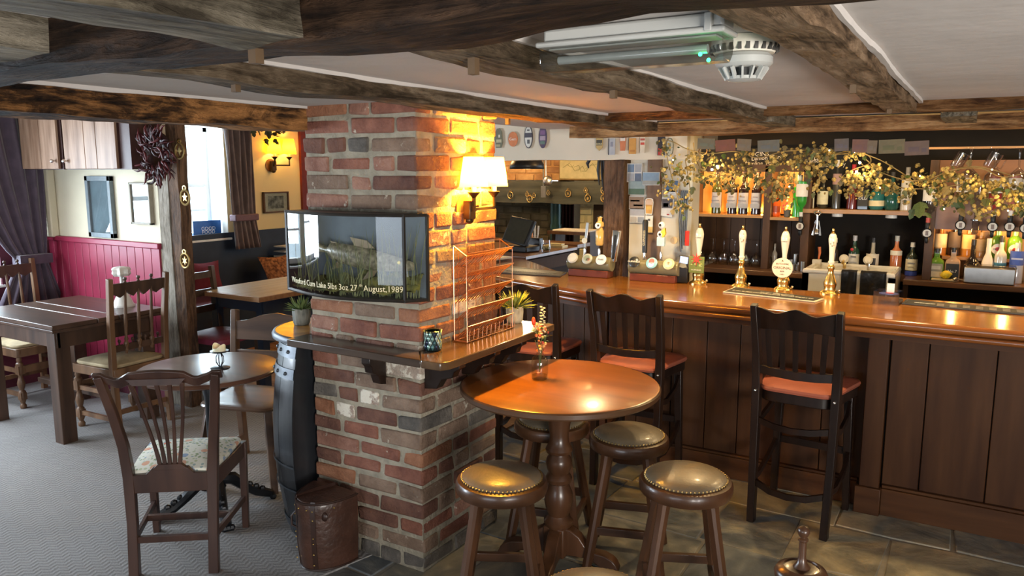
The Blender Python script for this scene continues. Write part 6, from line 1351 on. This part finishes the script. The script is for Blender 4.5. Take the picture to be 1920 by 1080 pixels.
q=pt(1029,472,'z',1.0); t=thing('glass_tumbler','rounded glass tumbler of coins beside the till','glass',(q.x,q.y-.05,1.0)); ob('glass_wall',M().lathe([(.001,0),(.032,0),(.04,.04),(.034,.10)],18,cap=False),wg,t); ob('coins',M().ball((0,0,.035),.032,10,(1,1,.8)),mat('coins',(.30,.27,.14),.4,.5,.5,60),t)
q=pt(1052,462,'z',1.0); o=ob('receipt_pad',M().box(-.09,.09,-.05,.05,0,.02).box(-.05,.07,-.03,.03,.02,.035),plain((.55,.50,.30),.6),loc=(q.x,q.y-.1,1.0)); tag(o,'pile of receipts and a banknote on the side counter','paper')
q=pt(950,492,'z',1.0); o=ob('open_notebook',M().prism([(-.20,-.12),(.10,-.14),(.14,.10),(-.16,.12)],0,.012,'z'),plain((.70,.66,.54),.7),loc=(TX-.16,q.y+.15,1.0)); tag(o,'open white notebook on the corner of the side counter','book')
q=pt(1070,445,'y',6.4); t=thing('side_table','dark shelf with white papers on it beyond the till','shelf',(q.x,6.5,0)); ob('shelf_top',M().box(-.22,.22,-.15,.15,1.06,1.09),dkw,t); ob('support',M().box(-.2,-.16,-.1,.1,0,1.06).box(.16,.2,-.1,.1,0,1.06),dkw,t); ob('papers',M().box(-.18,.2,-.12,.12,1.09,1.10),plain((.72,.68,.60),.7),t)
# lanyards, red tag
q=pt(1290,420,'y',SY-.01)
t=thing('lanyard_bunch','black lanyards with a round wooden tag at the right edge of the white panel','lanyard',(q.x-.03,SY-.02,q.z))
for i in range(4): ob('strap',M().tube([(-.01+.012*i,0,.20),(-.02+.014*i,0,.02),(-.005+.008*i,0,-.17+.02*i)],.006,6),blackp,t)
ob('wooden_tag',M().lathe([(.001,.012),(.022,.012),(.022,0),(.001,0)],16,T=Matrix.Translation((-.045,-.01,-.10))@Matrix.Rotation(PI/2,4,'X')),plain((.5,.36,.2),.5),t); ob('red_tag',M().box(.02,.045,-.01,.0,-.13,-.04),plain((.6,.03,.02),.4),t,bev=.003)
# ================================================================ chalkboard, notes, hops
q0,q1=pt(1305,326,'y',BY-.01),pt(1598,284,'y',BY-.01)
t=thing('chalkboard','black chalkboard with handwritten mixer names behind the hops','chalkboard',((q0.x+q1.x)/2,BY-.012,(q0.z+q1.z)/2)); hw,hh=(q1.x-q0.x)/2,abs(q1.z-q0.z)/2+.03
ob('board',M().box(-hw,hw,-.008,.006,-hh,hh),plain((.012,.012,.012),.8),t)
ch=plain((.62,.60,.55),.8)
for s_,px,py,sz_ in(('GINS,',1430,289,.045),('Lemon  Tonic',1440,296,.042),('Slimline Tonic',1428,306,.042),('ALE',1528,297,.038),('Lemon',1527,302,.038),('Cranberry',1560,309,.042)):
    q=pt(px,py,'y',BY-.02); text('chalk_writing',s_,sz_,ch,t,(q.x-(q0.x+q1.x)/2,-.0095,q.z-(q0.z+q1.z)/2),(PI/2,R(-3),0))
for i,(px,py,w_,h_,c,c2,lb) in enumerate(((1324,270,.13,.045,(.48,.47,.36),(.36,.38,.26),'greenish banknote pinned under the lintel, leftmost'),(1360,273,.145,.05,(.62,.26,.18),(.50,.18,.12),'red banknote pinned under the lintel, left of the hops'),(1395,272,.10,.05,(.50,.46,.36),(.38,.34,.26),'pale brown banknote between the red note and the hops'),(1441,274,.15,.05,(.46,.48,.44),(.32,.34,.32),'grey-green banknote pinned above the wine bottles'),(1578,272,.09,.05,(.46,.42,.44),(.35,.30,.33),'small lilac banknote beside the pale wall corner'),(1613,274,.10,.055,(.60,.36,.34),(.45,.24,.22),'pink banknote above the dark red bottle'),(1635,276,.06,.055,(.62,.52,.40),(.5,.4,.3),'narrow cream banknote beside the pink one'),(1672,275,.155,.06,(.56,.54,.36),(.34,.34,.16),'yellow-green banknote right of the pink one'),(1719,278,.14,.06,(.52,.40,.38),(.34,.24,.24),'rightmost mauve banknote with a dark portrait'))):
    w_*=.74; h_*=.62; c=(c[0]*.24,c[1]*.21,c[2]*.17); c2=tuple(v*.3 for v in c2); q=pt(px,py,'y',4.20); t=thing('banknote',lb,'banknote',(q.x,4.20,q.z-.004),0,'banknotes pinned under the lintel'); t.rotation_euler=(R(8),R(random.Random(i).uniform(-4,4)),0)
    ob('note',M().box(-w_/2,w_/2,-.0005,.0005,-h_/2-.01,h_/2+.02),plain(c,.7),t); ob('print',M().box(-w_*.35,w_*.1,-.0012,-.0006,-h_*.3,h_*.3).box(w_*.2,w_*.4,-.0012,-.0006,-h_*.4,h_*.1),plain(c2,.7),t)
hp=thing('hop_garland','dried hop garland with fairy lights draped along the bar above the bottles','garland',(0,0,0))
hr=random.Random(12)
def hy(px): return (4.50 if px>1305 else 4.34)+.25*max(0,min(1,(px-1250)/500))
def H(px,py,d=0): return pt(px,py,'y',hy(px)+d)
vines=[[(1240,262),(1262,266),(1290,280),(1330,288),(1380,284),(1420,296),(1470,284),(1520,282),(1560,288),(1600,284),(1625,300),(1650,322),(1700,338),(1740,336),(1790,318),(1840,316),(1880,332),(1930,322)],
[(1300,268),(1306,300),(1320,320),(1370,330),(1430,318),(1470,304)],[(1560,290),(1620,288),(1632,305),(1600,318),(1580,330)],[(1600,290),(1640,330),(1690,352),(1760,352),(1850,340),(1920,352)],[(1247,262),(1252,300),(1262,340),(1275,385)],[(1285,300),(1292,340),(1296,375)],[(1600,282),(1650,300),(1700,330),(1725,348),(1780,322),(1830,312),(1900,330)]]
def smooth(pts,n=6):
    out=[]; P=[pts[0]]+pts+[pts[-1]]
    for i in range(1,len(P)-2):
        for k in range(n):
            t=k/n; a,b2,c,d2=P[i-1],P[i],P[i+1],P[i+2]
            out.append(.5*((2*b2)+(c-a)*t+(2*a-5*b2+4*c-d2)*t*t+(3*b2-3*c+d2-a)*t**3))
    return out+[pts[-1]]
vm=plain((.26,.19,.08),.6)
for i,v in enumerate(vines): ob('vine',M().tube(smooth([H(a,b2,hr.uniform(-.03,.05)) for a,b2 in v]),.003,5),vm,hp)
hopm=[mat('hop_cone_%d'%i,c,.75,0,.25,30,sub=.0) for i,c in enumerate(((.34,.24,.07),(.24,.18,.06),(.46,.35,.12),(.13,.11,.04)))]
cl=[(1250,280,22,16,14),(1270,320,34,26,42),(1262,355,28,26,30),(1285,385,18,16,14),(1300,300,20,20,16),(1340,300,26,16,22),(1375,318,32,20,40),(1360,345,26,16,22),(1320,330,24,16,18),(1405,322,20,20,20),(1395,290,26,10,14),(1455,300,24,26,34),(1470,345,26,28,46),(1450,365,18,16,18),(1500,300,34,22,46),(1530,318,30,20,36),(1540,285,24,12,22),(1560,300,20,16,22),(1535,350,18,18,14),(1600,290,22,14,20),(1585,335,24,16,24),(1620,335,34,18,42),(1650,345,26,14,26),(1670,352,22,16,22),(1615,360,30,12,16),(1720,330,26,14,22),(1700,362,26,16,22),(1745,345,24,20,26),(1780,330,24,18,26),(1770,372,22,20,24),(1820,345,34,18,44),(1860,350,34,20,48),(1805,368,30,16,26),(1870,385,34,16,36),(1905,360,22,24,40),(1840,398,24,10,12),(1915,395,16,16,20),(1640,318,30,16,20),(1350,275,30,8,10),(1430,340,16,14,12)]
bms=[M() for _ in hopm]
for cx,cy_,sx_,sy_,n in cl:
    for k in range(int(n*1.5)):
        px=hr.gauss(cx,sx_*.5); py=hr.gauss(cy_,sy_*.5); p=H(px,py,hr.uniform(-.10,.08)); s_=hr.uniform(.005,.0125)
        T=Matrix.Translation(p)@Matrix.Rotation(hr.uniform(-.8,.8),4,'X')@Matrix.Rotation(hr.uniform(-.8,.8),4,'Y')
        m=bms[hr.choices([0,1,2,3],[4,3,3,2])[0]]
        # a small scaly cone: three rings of flared bracts
        pr=[(.001,-1.35),(.75,-.75),(.55,-.6),(1.0,-.05),(.7,.05),(.85,.55),(.4,.75),(.001,.95)]
        m.lathe([(a*s_,b2*s_) for a,b2 in pr],6,T=T,cap=False)
for m,mt in zip(bms,hopm): ob('hop_cones',m,mt,hp,smooth=False,kind='stuff')
lfm=[mat('hop_leaf_%d'%i,c,.6,0,.25,12) for i,c in enumerate(((.05,.08,.02),(.08,.09,.03),(.16,.12,.05),(.035,.045,.015)))]
def leaf_mesh(mt):
    pts=[(0,0),(.35,.15),(.5,.5),(.3,.45),(.28,.9),(0,1.2),(-.28,.9),(-.3,.45),(-.5,.5),(-.35,.15)]
    vs=[(a,b2,.12*abs(a)-.1*b2*b2) for a,b2 in pts]+[(0,.5,-.06)]
    m=M(); m.add(vs,[(i,(i+1)%10,10) for i in range(10)]); me=m.mesh('leaf'); me.materials.append(mt); return me
lms=[leaf_mesh(m) for m in lfm]
big=[(1725,378,.085),(1790,372,.075),(1712,392,.05),(1735,398,.045),(1850,372,.05),(1800,390,.05),(1480,290,.05),(1515,275,.05),(1300,350,.04),(1450,310,.05),(1560,280,.05),(1545,330,.045),(1780,350,.05),(1815,300,.04),(1880,352,.05)]
for i in range(260):
    if i<len(big): px,py,s_=big[i]
    else:
        c=hr.choice(cl); px,py,s_=hr.gauss(c[0],c[2]*.55),hr.gauss(c[1],c[3]*.55),hr.uniform(.016,.036)
    o=bpy.data.objects.new('leaf',lms[0 if i<4 else hr.randrange(4)]); C.objects.link(o); o.parent=hp; o.location=H(px,py,hr.uniform(-.12,.02)); o.scale=(s_,)*3
    o.rotation_euler=(R(hr.uniform(200,290)),R(hr.uniform(-35,35)),R(hr.uniform(-50,50)))
fl_=emis('fairy_light',(1.,.72,.25),14); flb=emis('fairy_light_bright',(1.,.85,.5),60)
for px,py in((1335,318),(1345,312),(1612,305),(1622,328),(1606,322),(1602,285),(1633,330),(1480,350),(1262,300),(1725,330),(1890,395),(1908,378),(1860,318),(1555,282),(1650,352),(1770,392)):
    ob('fairy_light',M().ball(H(px,py,-.09),.0065 if (px in(1335,1612,1622,1606,1345)) else .004,8),flb if px in(1335,1612,1622,1606,1345) else fl_,hp)
for px,py,e in((1340,312,.8),(1615,318,1.1),(1890,385,.8),(1265,300,.35),(1480,320,.3),(1730,330,.5),(1830,330,.5)):
    q=H(px,py,-.16); point('fairy_glow',q,e,(1.,.66,.22),.03)
# metal bottle opener hanging from the hops
q=pt(1318,283,'y',4.45); o=ob('bottle_opener',M().tube([(.025*math.cos(2*PI*k/8),0,.025*math.sin(2*PI*k/8)) for k in range(8)],.004,5,closed=True).tube([(0,0,.025),(0,0,.09)],.003,5),chrome,loc=q); tag(o,'white metal ring opener hanging under the lintel at the left of the hops','bottle opener')
# ================================================================ emergency light and smoke detector
ew=mat('off_white_plastic',(.36,.36,.34),.45,0,.03,8)
zb_=1.832; yn,yf=1.30,1.385; ex0,ex1=-.735,-.378
t=thing('emergency_light','white emergency light with clear ribbed cover and green indicator, on the ceiling between joists','light',((ex0+ex1)/2,(yn+yf)/2,0)); hw=(ex1-ex0)/2; hd=(yf-yn)/2
ob('housing',M().box(-hw+.012,hw-.005,-hd+.01,hd-.01,zb_+.052,CZ-.002),ew,t,bev=.006); ob('rim',M().box(-hw,hw,-hd,hd,zb_+.044,zb_+.054),ew,t,bev=.004); ob('end_clip',M().box(hw-.035,hw-.022,-hd-.002,hd+.002,zb_+.046,CZ-.004),ew,t,bev=.002)
cov=glass('diffuser',(.93,.95,.93),.78,.12,2.0)
prf=[(-hd+.004,zb_+.045),(-hd+.007,zb_+.014),(-hd+.022,zb_),(hd-.022,zb_),(hd-.007,zb_+.014),(hd-.004,zb_+.045)]
ob('clear_cover',M().prism(prf,-hw+.006,hw-.006,'x'),cov,t,bev=.004)
ob('tube',M().tube([(-hw+.03,0,zb_+.024),(hw-.04,0,zb_+.024)],.008,10),plain((.30,.31,.30),.3),t); ob('reflector',M().box(-hw+.02,hw-.02,-hd+.02,hd-.02,zb_+.040,zb_+.043),plain((.32,.32,.30),.4),t)
gre=emis('green_led',(.02,1.,.25),10)
ob('led',M().ball((hw-.045,-hd+.018,zb_+.012),.0035,8),gre,t); ob('led',M().ball((hw-.045,hd-.02,zb_+.008),.0035,8),gre,t)
point('led_glow',((ex0+ex1)/2+hw-.045,(yn+yf)/2,zb_+.012),.035,(.02,1.,.2),.006)
q=Vector((-.426,1.607,0))
t=thing('smoke_detector','round white smoke detector with slotted rim on the ceiling beside the emergency light','smoke detector',(q.x,q.y,0))
ob('ceiling_base',M().lathe([(.064,CZ-.001),(.066,CZ-.02),(.058,CZ-.032),(.001,CZ-.032)],32,cap=False),plain((.58,.54,.46),.5),t)
for k in range(26):
    a=2*PI*k/26; T=Matrix.Rotation(a,4,'Z'); ob('slot',M().box(.062,.0668,-.0035,.0035,CZ-.030,CZ-.017,T),plain((.06,.055,.05),.6),t)
ob('body',M().lathe([(.001,CZ-.032),(.050,CZ-.033),(.056,CZ-.04),(.056,CZ-.052),(.050,CZ-.058),(.040,CZ-.060),(.001,CZ-.06)],32,cap=False),ew,t)
for k in range(14):
    a=2*PI*k/14; ob('vent_fin',M().bar((.046*math.cos(a),.046*math.sin(a),CZ-.058),(.032*math.cos(a),.032*math.sin(a),CZ-.080),.004,.010,up=(math.cos(a),math.sin(a),0)),ew,t)
ob('cap',M().lathe([(.034,CZ-.076),(.034,CZ-.082),(.02,CZ-.086),(.001,CZ-.087)],24,cap=False),ew,t); ob('chamber',M().lathe([(.026,CZ-.058),(.026,CZ-.078)],16,cap=False),plain((.03,.03,.03),.6),t)
# small wooden pegs/nails under the joists
pegm=plain((.10,.06,.03),.7)
for i,(px,py,z) in enumerate(((480,104,1.82),(888,128,1.84),(1150,183,1.85),(1600,166,1.86),(1668,207,1.86),(442,160,1.85),(952,228,1.85))):
    q=pt(px,py,'z',z) if i not in(2,5) else Vector((pt(px,py,'x',(-.85 if i==2 else -1.57)).x,pt(px,py,'x',(-.85 if i==2 else -1.57)).y,z)); o=ob('wooden_peg',M().box(-.008,.008,-.008,.008,-.012,.03),pegm,loc=(q.x,q.y,z)); tag(o,'square wooden peg stub under '+['the big cross beam, upper left','the middle joist, left of the emergency light','the middle joist, below the emergency light','the gouged joist, upper of two','the gouged joist end, lower of two','the joist above the alcove beam','the joist end over the white lintel'][i],'peg')
# ================================================================ alcove side: cabinets, pictures, curtains, wreath
YC=3.06
cdw=mat('cabinet_pine',(.17,.10,.065),.4,0,0,2.2,.1,col2=(.33,.22,.155),stretch=(9,9,1),coat=0); cdw.node_tree.nodes['Principled BSDF'].inputs['Specular IOR Level'].default_value=.2
cdd=plain((.045,.018,.015),.5)
xc_=lambda px,py=318: pt(px,py,'y',YC).x
zc0,zc1=1.655,2.10
def cab(label,a,b2,seams,knob,kside):
    t=thing('wall_cabinet',label,'cabinet',(0,0,0)); x0,x1=xc_(a),xc_(b2)
    ob('carcass',M().box(x0-.02,x1+(.12 if kside<0 else .02),YC+.02,AY-.001,zc0,zc1),cdd,t)
    sx_=[x0]+[xc_(s_) for s_ in seams]+[x1]
    dr=ob('door',M().box(x0+.003,x1-.003,YC+.012,YC+.02,zc0+.005,zc1-.01),cdd,t)
    for p,q in zip(sx_,sx_[1:]): ob('door_plank',M().box(p+.002,q-.002,YC-.006,YC+.012,zc0+.004,zc1-.008),cdw,dr,bev=.003)
    kx=pt(knob,302,'y',YC).x; ob('knob',M().ball((kx,YC-.028,pt(knob,302,'y',YC).z),.014,10).tube([(kx,YC,pt(knob,302,'y',YC).z),(kx,YC-.02,pt(knob,302,'y',YC).z)],.005,6),chrome,dr)
cab('pine-doored wall cabinet on the left of the pair, with one round knob',44,112,(80,),105,1)
cab('pine-doored wall cabinet on the right of the pair, beside the chilli wreath',124,222,(163,185),127,-1)
def pic(label,x0,x1,z0,z1,y,fc_,wall='y',inner=None,glossy=True,fw=.02):
    cx,cz=(x0+x1)/2,(z0+z1)/2; hw,hh=abs(x1-x0)/2,abs(z1-z0)/2
    t=thing('framed_picture',label,'picture',(cx,y,cz) if wall=='y' else (y,cx,cz),0 if wall=='y' else R(90))
    fm=M()
    for b in((-hw,-hw+fw,-hh,hh),(hw-fw,hw,-hh,hh),(-hw,hw,-hh,-hh+fw),(-hw,hw,hh-fw,hh)): fm.box(b[0],b[1],-.03,0,b[2],b[3])
    ob('frame',fm,fc_,t,bev=.002); ob('print',M().box(-hw+fw,hw-fw,-.012,-.006,-hh+fw,hh-fw),inner,t); ob('picture_glass',M().box(-hw+fw,hw-fw,-.020,-.018,-hh+fw,hh-fw),glass('picture_glass',(.97,1,1),.92,.02,2.6),t); return t,hw,hh
a,b2=pt(160,330,'y',3.28),pt(216,447,'y',3.28); pic('tall grey-framed picture, window reflected in its glass, on the cream wall',a.x,b2.x,b2.z,a.z,3.298,plain((.13,.16,.18),.4),inner=mat('grey_print',(.22,.28,.32),.6,0,.2,6),fw=.035)
a,b2=pt(243,342,'y',3.28),pt(286,422,'y',3.28); pic('smaller pale-framed picture beside the oak post, below the chilli wreath',a.x,b2.x,b2.z,a.z,3.298,plain((.26,.23,.18),.5),inner=mat('pale_print',(.20,.24,.26),.6,0,.3,10),fw=.014)
a,b2=pt(496,400,'x',W+.03),pt(541,359,'x',W+.03)
t,hw,hh=pic('brown-framed black and white street picture on the yellow alcove wall',a.y,b2.y,a.z,b2.z,W+.005,plain((.10,.045,.02),.4),'x',inner=plain((.62,.60,.50),.7),fw=.014)
ob('street_view',M().box(-hw*.62,hw*.62,-.0145,-.0125,-hh*.6,hh*.6),mat('street_print',(.10,.10,.10),.7,0,0,22,col2=(.50,.50,.46)),t)
wr=thing('chilli_wreath','wreath of dark dried chillies hanging beside the oak post','wreath',(pt(290,290,'y',3.13).x,3.13,pt(290,290,'y',3.13).z)); wr.scale=(1.25,1.25,1.25)
cm_=[plain((.045,.005,.008),.5),plain((.022,.004,.006),.5),plain((.075,.008,.010),.5)]
cr_=random.Random(2)
ob('wreath_ring',M().tube([(.085*math.cos(2*PI*k/20),.02,.085*math.sin(2*PI*k/20)*1.15) for k in range(20)],.022,7,closed=True),cm_[1],wr)
chm=[]
for k in range(3):
    m=M().tube([(0,0,0),(.022,0,.006),(.045,0,.004),(.066,0,-.010)],[.0035,.007,.0055,.001],6); me=m.mesh('chilli'); me.polygons.foreach_set('use_smooth',[True]*len(me.polygons)); me.materials.append(cm_[k]); chm.append(me)
for k in range(150):
    a=cr_.uniform(0,2*PI); rr3=cr_.uniform(.055,.105); o=bpy.data.objects.new('chilli',chm[k%3]); C.objects.link(o); o.parent=wr
    o.location=(rr3*math.cos(a),cr_.uniform(-.02,.02),rr3*math.sin(a)*1.15); o.rotation_euler=(cr_.uniform(-1,1),-(a+cr_.uniform(-1.1,1.1)) if cr_.random()<.75 else cr_.uniform(0,6),cr_.uniform(-.6,.6))
ob('hook',M().tube([(0,.02,.10),(.01,.05,.20),(.01,.13,.22)],.003,5),blackm,wr)
pcm=mat('plum_curtain',(.075,.055,.085),.7,0,.15,14,.25,sheen=.3); 
def crt(y0,y1,ym,wm,zt,zm,zb,x,yb=None,nf=7):
    yb=yb or ym
    def fn(u,v):
        z=zt+(zb-zt)*v; k=(z-zm)/(zt-zm) if z>zm else (zm-z)/(zm-zb)*.55
        k=max(0,min(1,k)); k=k**.7 if z>zm else k
        c0=ym+( (y0+y1)/2-ym)*k if z>zm else ym+(yb-ym)*min(1,k*1.8); hwid=wm/2+((y1-y0)/2-wm/2)*k
        return (x+.032*math.sin(u*nf*2*PI)*(.4+.6*k)+.01*math.sin(u*17+v*5), c0+(u*2-1)*hwid, z)
    return fn
curtain('dark plum curtain tied back at the far left edge of the photo',crt(2.50,3.26,3.10,.20,2.09,.98,.60,-6.13,3.06,6),pcm,90,26)
o=ob('curtain_pole',M().tube([(-6.13,1.4,2.10),(-6.13,3.29,2.10)],.014,8),blackm); tag(o,'dark curtain pole above the far left curtain','curtain pole')
o=ob('curtain_pole',M().tube([(-6.12,4.3,2.085),(-6.12,5.4,2.085)],.014,8),blackm); tag(o,'dark curtain pole above the alcove window curtain','curtain pole')
o=ob('curtain_pole',M().tube([(xa-.1,8.4,1.81),(xb+.1,8.4,1.81)],.014,8),blackm); tag(o,'dark curtain pole beyond the fireplace opening','curtain pole')
o=ob('tie_band',M().box(-6.18,-6.06,2.98,3.215,.95,1.02),pcm); tag(o,'plum tie-back band on the left curtain','tie-back')
gcm=mat('grey_plum_curtain',(.15,.11,.105),.7,0,.15,14,.25,sheen=.3)
ya,yb_=pt(418,235,'x',-6.12).y,pt(472,235,'x',-6.12).y; yc,yd=pt(437,400,'x',-6.12).y,pt(478,400,'x',-6.12).y
zt2=2.07; zm2=pt(460,408,'x',-6.12).z; zb2=pt(460,466,'x',-6.12).z
curtain('grey-plum curtain gathered by a band beside the alcove window',crt(ya,yb_,(yc+yd)/2,(yd-yc),zt2,zm2,zb2,-6.12,(yc+yd)/2+.04,5),gcm,80,26)
o=ob('tie_band',M().box(-6.165,-6.07,yc-.01,yd+.01,zm2-.03,zm2+.035),plain((.16,.09,.11),.7),bev=.01); tag(o,'mauve tie band round the alcove window curtain','tie-back')
a,b2=pt(366,456,'x',-6.36),pt(411,411,'x',-6.36)
t=thing('blue_sign','blue award plaque with white Good Food lettering standing on the alcove window sill','sign',(-6.36,(a.y+b2.y)/2,(a.z+b2.z)/2-.005),R(90-8)); hw,hh=(b2.y-a.y)/2,(b2.z-a.z)/2
ob('plaque',M().box(-hw,hw,-.004,.004,-hh,hh),plain((.02,.11,.36),.35),t)
for s_,z,sz_ in(('GOOD',.028,.05),('FOOD',-.005,.05),('AWARD WINNER',-.065,.022)): text('lettering',s_,sz_,plain((.8,.82,.85),.5),t,(0.01,-.0055,z),(PI/2,0,0),sx=.95)
# alcove furniture
lt=thing('light_topped_table','pale pine-topped table in the alcove beyond the oak post','table',(0,0,0))
for i in range(5): ob('top_plank',M().box(-5.03+.134*i,-5.03+.134*(i+1)-.003,3.72,5.0,.722,.75),wood('pale_top',(.52,.40,.24),(.68,.56,.38),.35,'y',5,coat=.2) if i==0 else bpy.data.materials['pale_top'],lt,bev=.002)
ob('top_edge',M().box(-5.03,-4.362,3.705,3.72,.715,.748).box(-4.362,-4.345,3.705,5.0,.715,.748),wood('edge',(.30,.15,.07),(.45,.25,.12),.4,'x'),lt)
for x in(-4.95,-4.45):
    for y in(3.82,4.9): ob('leg',M().box(x-.03,x+.03,y-.03,y+.03,0,.72),bluew,lt)
ob('apron',M().box(-4.97,-4.43,3.80,3.82,.62,.72).box(-4.43,-4.41,3.80,4.9,.62,.72),bluew,lt)
def red_chair(label,x,y,rz,grp=None):
    t=thing('red_seat_chair',label,'chair',(x,y,0),rz)
    for s in(-1,1):
        ob('leg',M().tube([(s*.18,-.19,0),(s*.18,-.18,.45),(s*.185,-.24,.93)],1,prof=[(-.017,-.017),(.017,-.017),(.017,.017),(-.017,.017)],up=(0,1,0)),dkoak,t,bev=.003); ob('leg',M().bar((s*.18,.18,0),(s*.18,.18,.43),.034,.034),dkoak,t)
    ob('seat',pad(rr(.38,.42,.40,.05,3),.42,.47),plain((.20,.03,.06),.5),t)
    for z in(.62,.74,.87): ob('back_rail',M().bar((-.185,-.205-(z-.6)*.1,z),(.185,-.205-(z-.6)*.1,z),.015,.05),dkoak,t)
    return t
red_chair('dark chair with burgundy seat in the alcove, just behind the oak post',-4.72,3.66,R(-82))
red_chair('dark chair with burgundy seat pushed under the far side of the pale-topped table',-4.10,4.35,R(100))
bn=thing('window_bench','navy-painted bench along the alcove wall under the window','bench',(0,0,0)); ob('bench_box',M().box(W+.02,-5.75,3.45,7.5,0,.42),bluew,bn); ob('seat_pad',M().box(W+.02,-5.73,3.45,7.5,.42,.48),plain((.12,.02,.035),.6),bn,bev=.015)
def cushion(label,px,py,x,s_,mt,rz=0,tilt=.4):
    q=pt(px,py,'x',x); m=M().grid(lambda u,v:((u-.5)*2*s_*(1-.12*math.sin(v*PI)), 0,(v-.5)*2*s_*(1-.12*math.sin(u*PI))),10,10)
    n=len(m.v); top=[(a,-.055*math.sin(PI*(i//11)/10)**.6*math.sin(PI*(i%11)/10)**.6,c) for i,(a,b_,c) in enumerate(m.v)]; bot=[(a,-b_,c) for a,b_,c in top]
    f=m.f[:]; m=M(); m.add(top,f); m.add(bot,f); o=ob('cushion',m,mt,loc=q); o.rotation_euler=(tilt,0,rz); tag(o,label,'cushion'); return o
cushion('burgundy cushion leaning on the alcove wall behind the oak post',386,520,-6.02,.15,plain((.17,.02,.04),.8),R(78),-.3)
pm=mat('rust_pattern',(.10,.03,.012),.8,0,0,38,.2,col2=(.42,.18,.07))
cushion('rust-brown patterned cushion on the alcove bench behind the glass case',527,512,-5.95,.2,pm,R(85),-.5)
for i in range(3):
    q=pt(540,462+9*i,'x',-6.1); o=ob('magazine',M().box(-.08,.08,-.12,.12,0,.012),plain([(.7,.68,.62),(.5,.5,.5),(.66,.62,.55)][i],.6),loc=q); tag(o,['top','middle','bottom'][i]+' leaflet of the small pile sticking out left of the glass case','magazine')
rk2=thing('wall_rack','small navy leaflet rack on the alcove wall holding the leaflets','rack',(0,0,0)); q=pt(545,480,'x',-6.1); ob('rack_body',M().box(W+.01,-6.02,q.y-.10,q.y+.15,q.z-.1,q.z+.0),bluew,rk2)
# hanging vine above the yellow wall
t=thing('dried_vine','dark dried vine leaves hanging over the yellow alcove wall','vine',(0,0,0)); r9=random.Random(9)
for k in range(16):
    q=pt(r9.uniform(468,532),r9.uniform(236,262),'x',-5.9+r9.uniform(-.1,.1)); o=bpy.data.objects.new('leaf',lms[3]); C.objects.link(o); o.parent=t; o.location=q; o.scale=(.06,)*3; o.rotation_euler=(R(r9.uniform(200,290)),R(r9.uniform(-40,40)),R(90+r9.uniform(-40,40)))
ob('vine_stem',M().tube([pt(462,236,'x',-5.9),pt(490,246,'x',-5.9),pt(510,240,'x',-5.9),pt(532,250,'x',-5.9),pt(540,236,'x',-5.9)],.006,5),plain((.06,.04,.02),.7),t)
# ================================================================ turned wooden knob stand in the foreground
fz=.62; q=pt(1503,1063,'z',fz)
t=thing('turned_stand','turned dark wood pedestal with domed disc and round knob at the bottom edge','stand',(q.x,q.y,0))
ob('domed_disc',M().lathe([(.02,fz-.06),(.05,fz-.05),(.066,fz-.03),(.068,fz-.018),(.062,fz-.006),(.045,fz+.002),(.044,fz-.002),(.022,fz-.001),(.014,fz+.004)],40,cap=False),mahog,t)
kz=pt(1504,996,'y',q.y).z
ob('neck_and_knob',M().lathe([(.022,fz),(.013,fz+.012),(.0095,fz+.03),(.0095,kz-.028),(.013,kz-.024),(.013,kz-.019),(.009,kz-.016),(.013,kz-.009),(.0158,kz),(.0145,kz+.007),(.009,kz+.013),(.001,kz+.016)],28,cap=False),mahog,t)
ob('column',M().lathe([(.12,0),(.12,.02),(.06,.04),(.03,.07),(.02,.12),(.03,.2),(.035,.3),(.02,.42),(.018,fz-.06)],24),mahog,t)
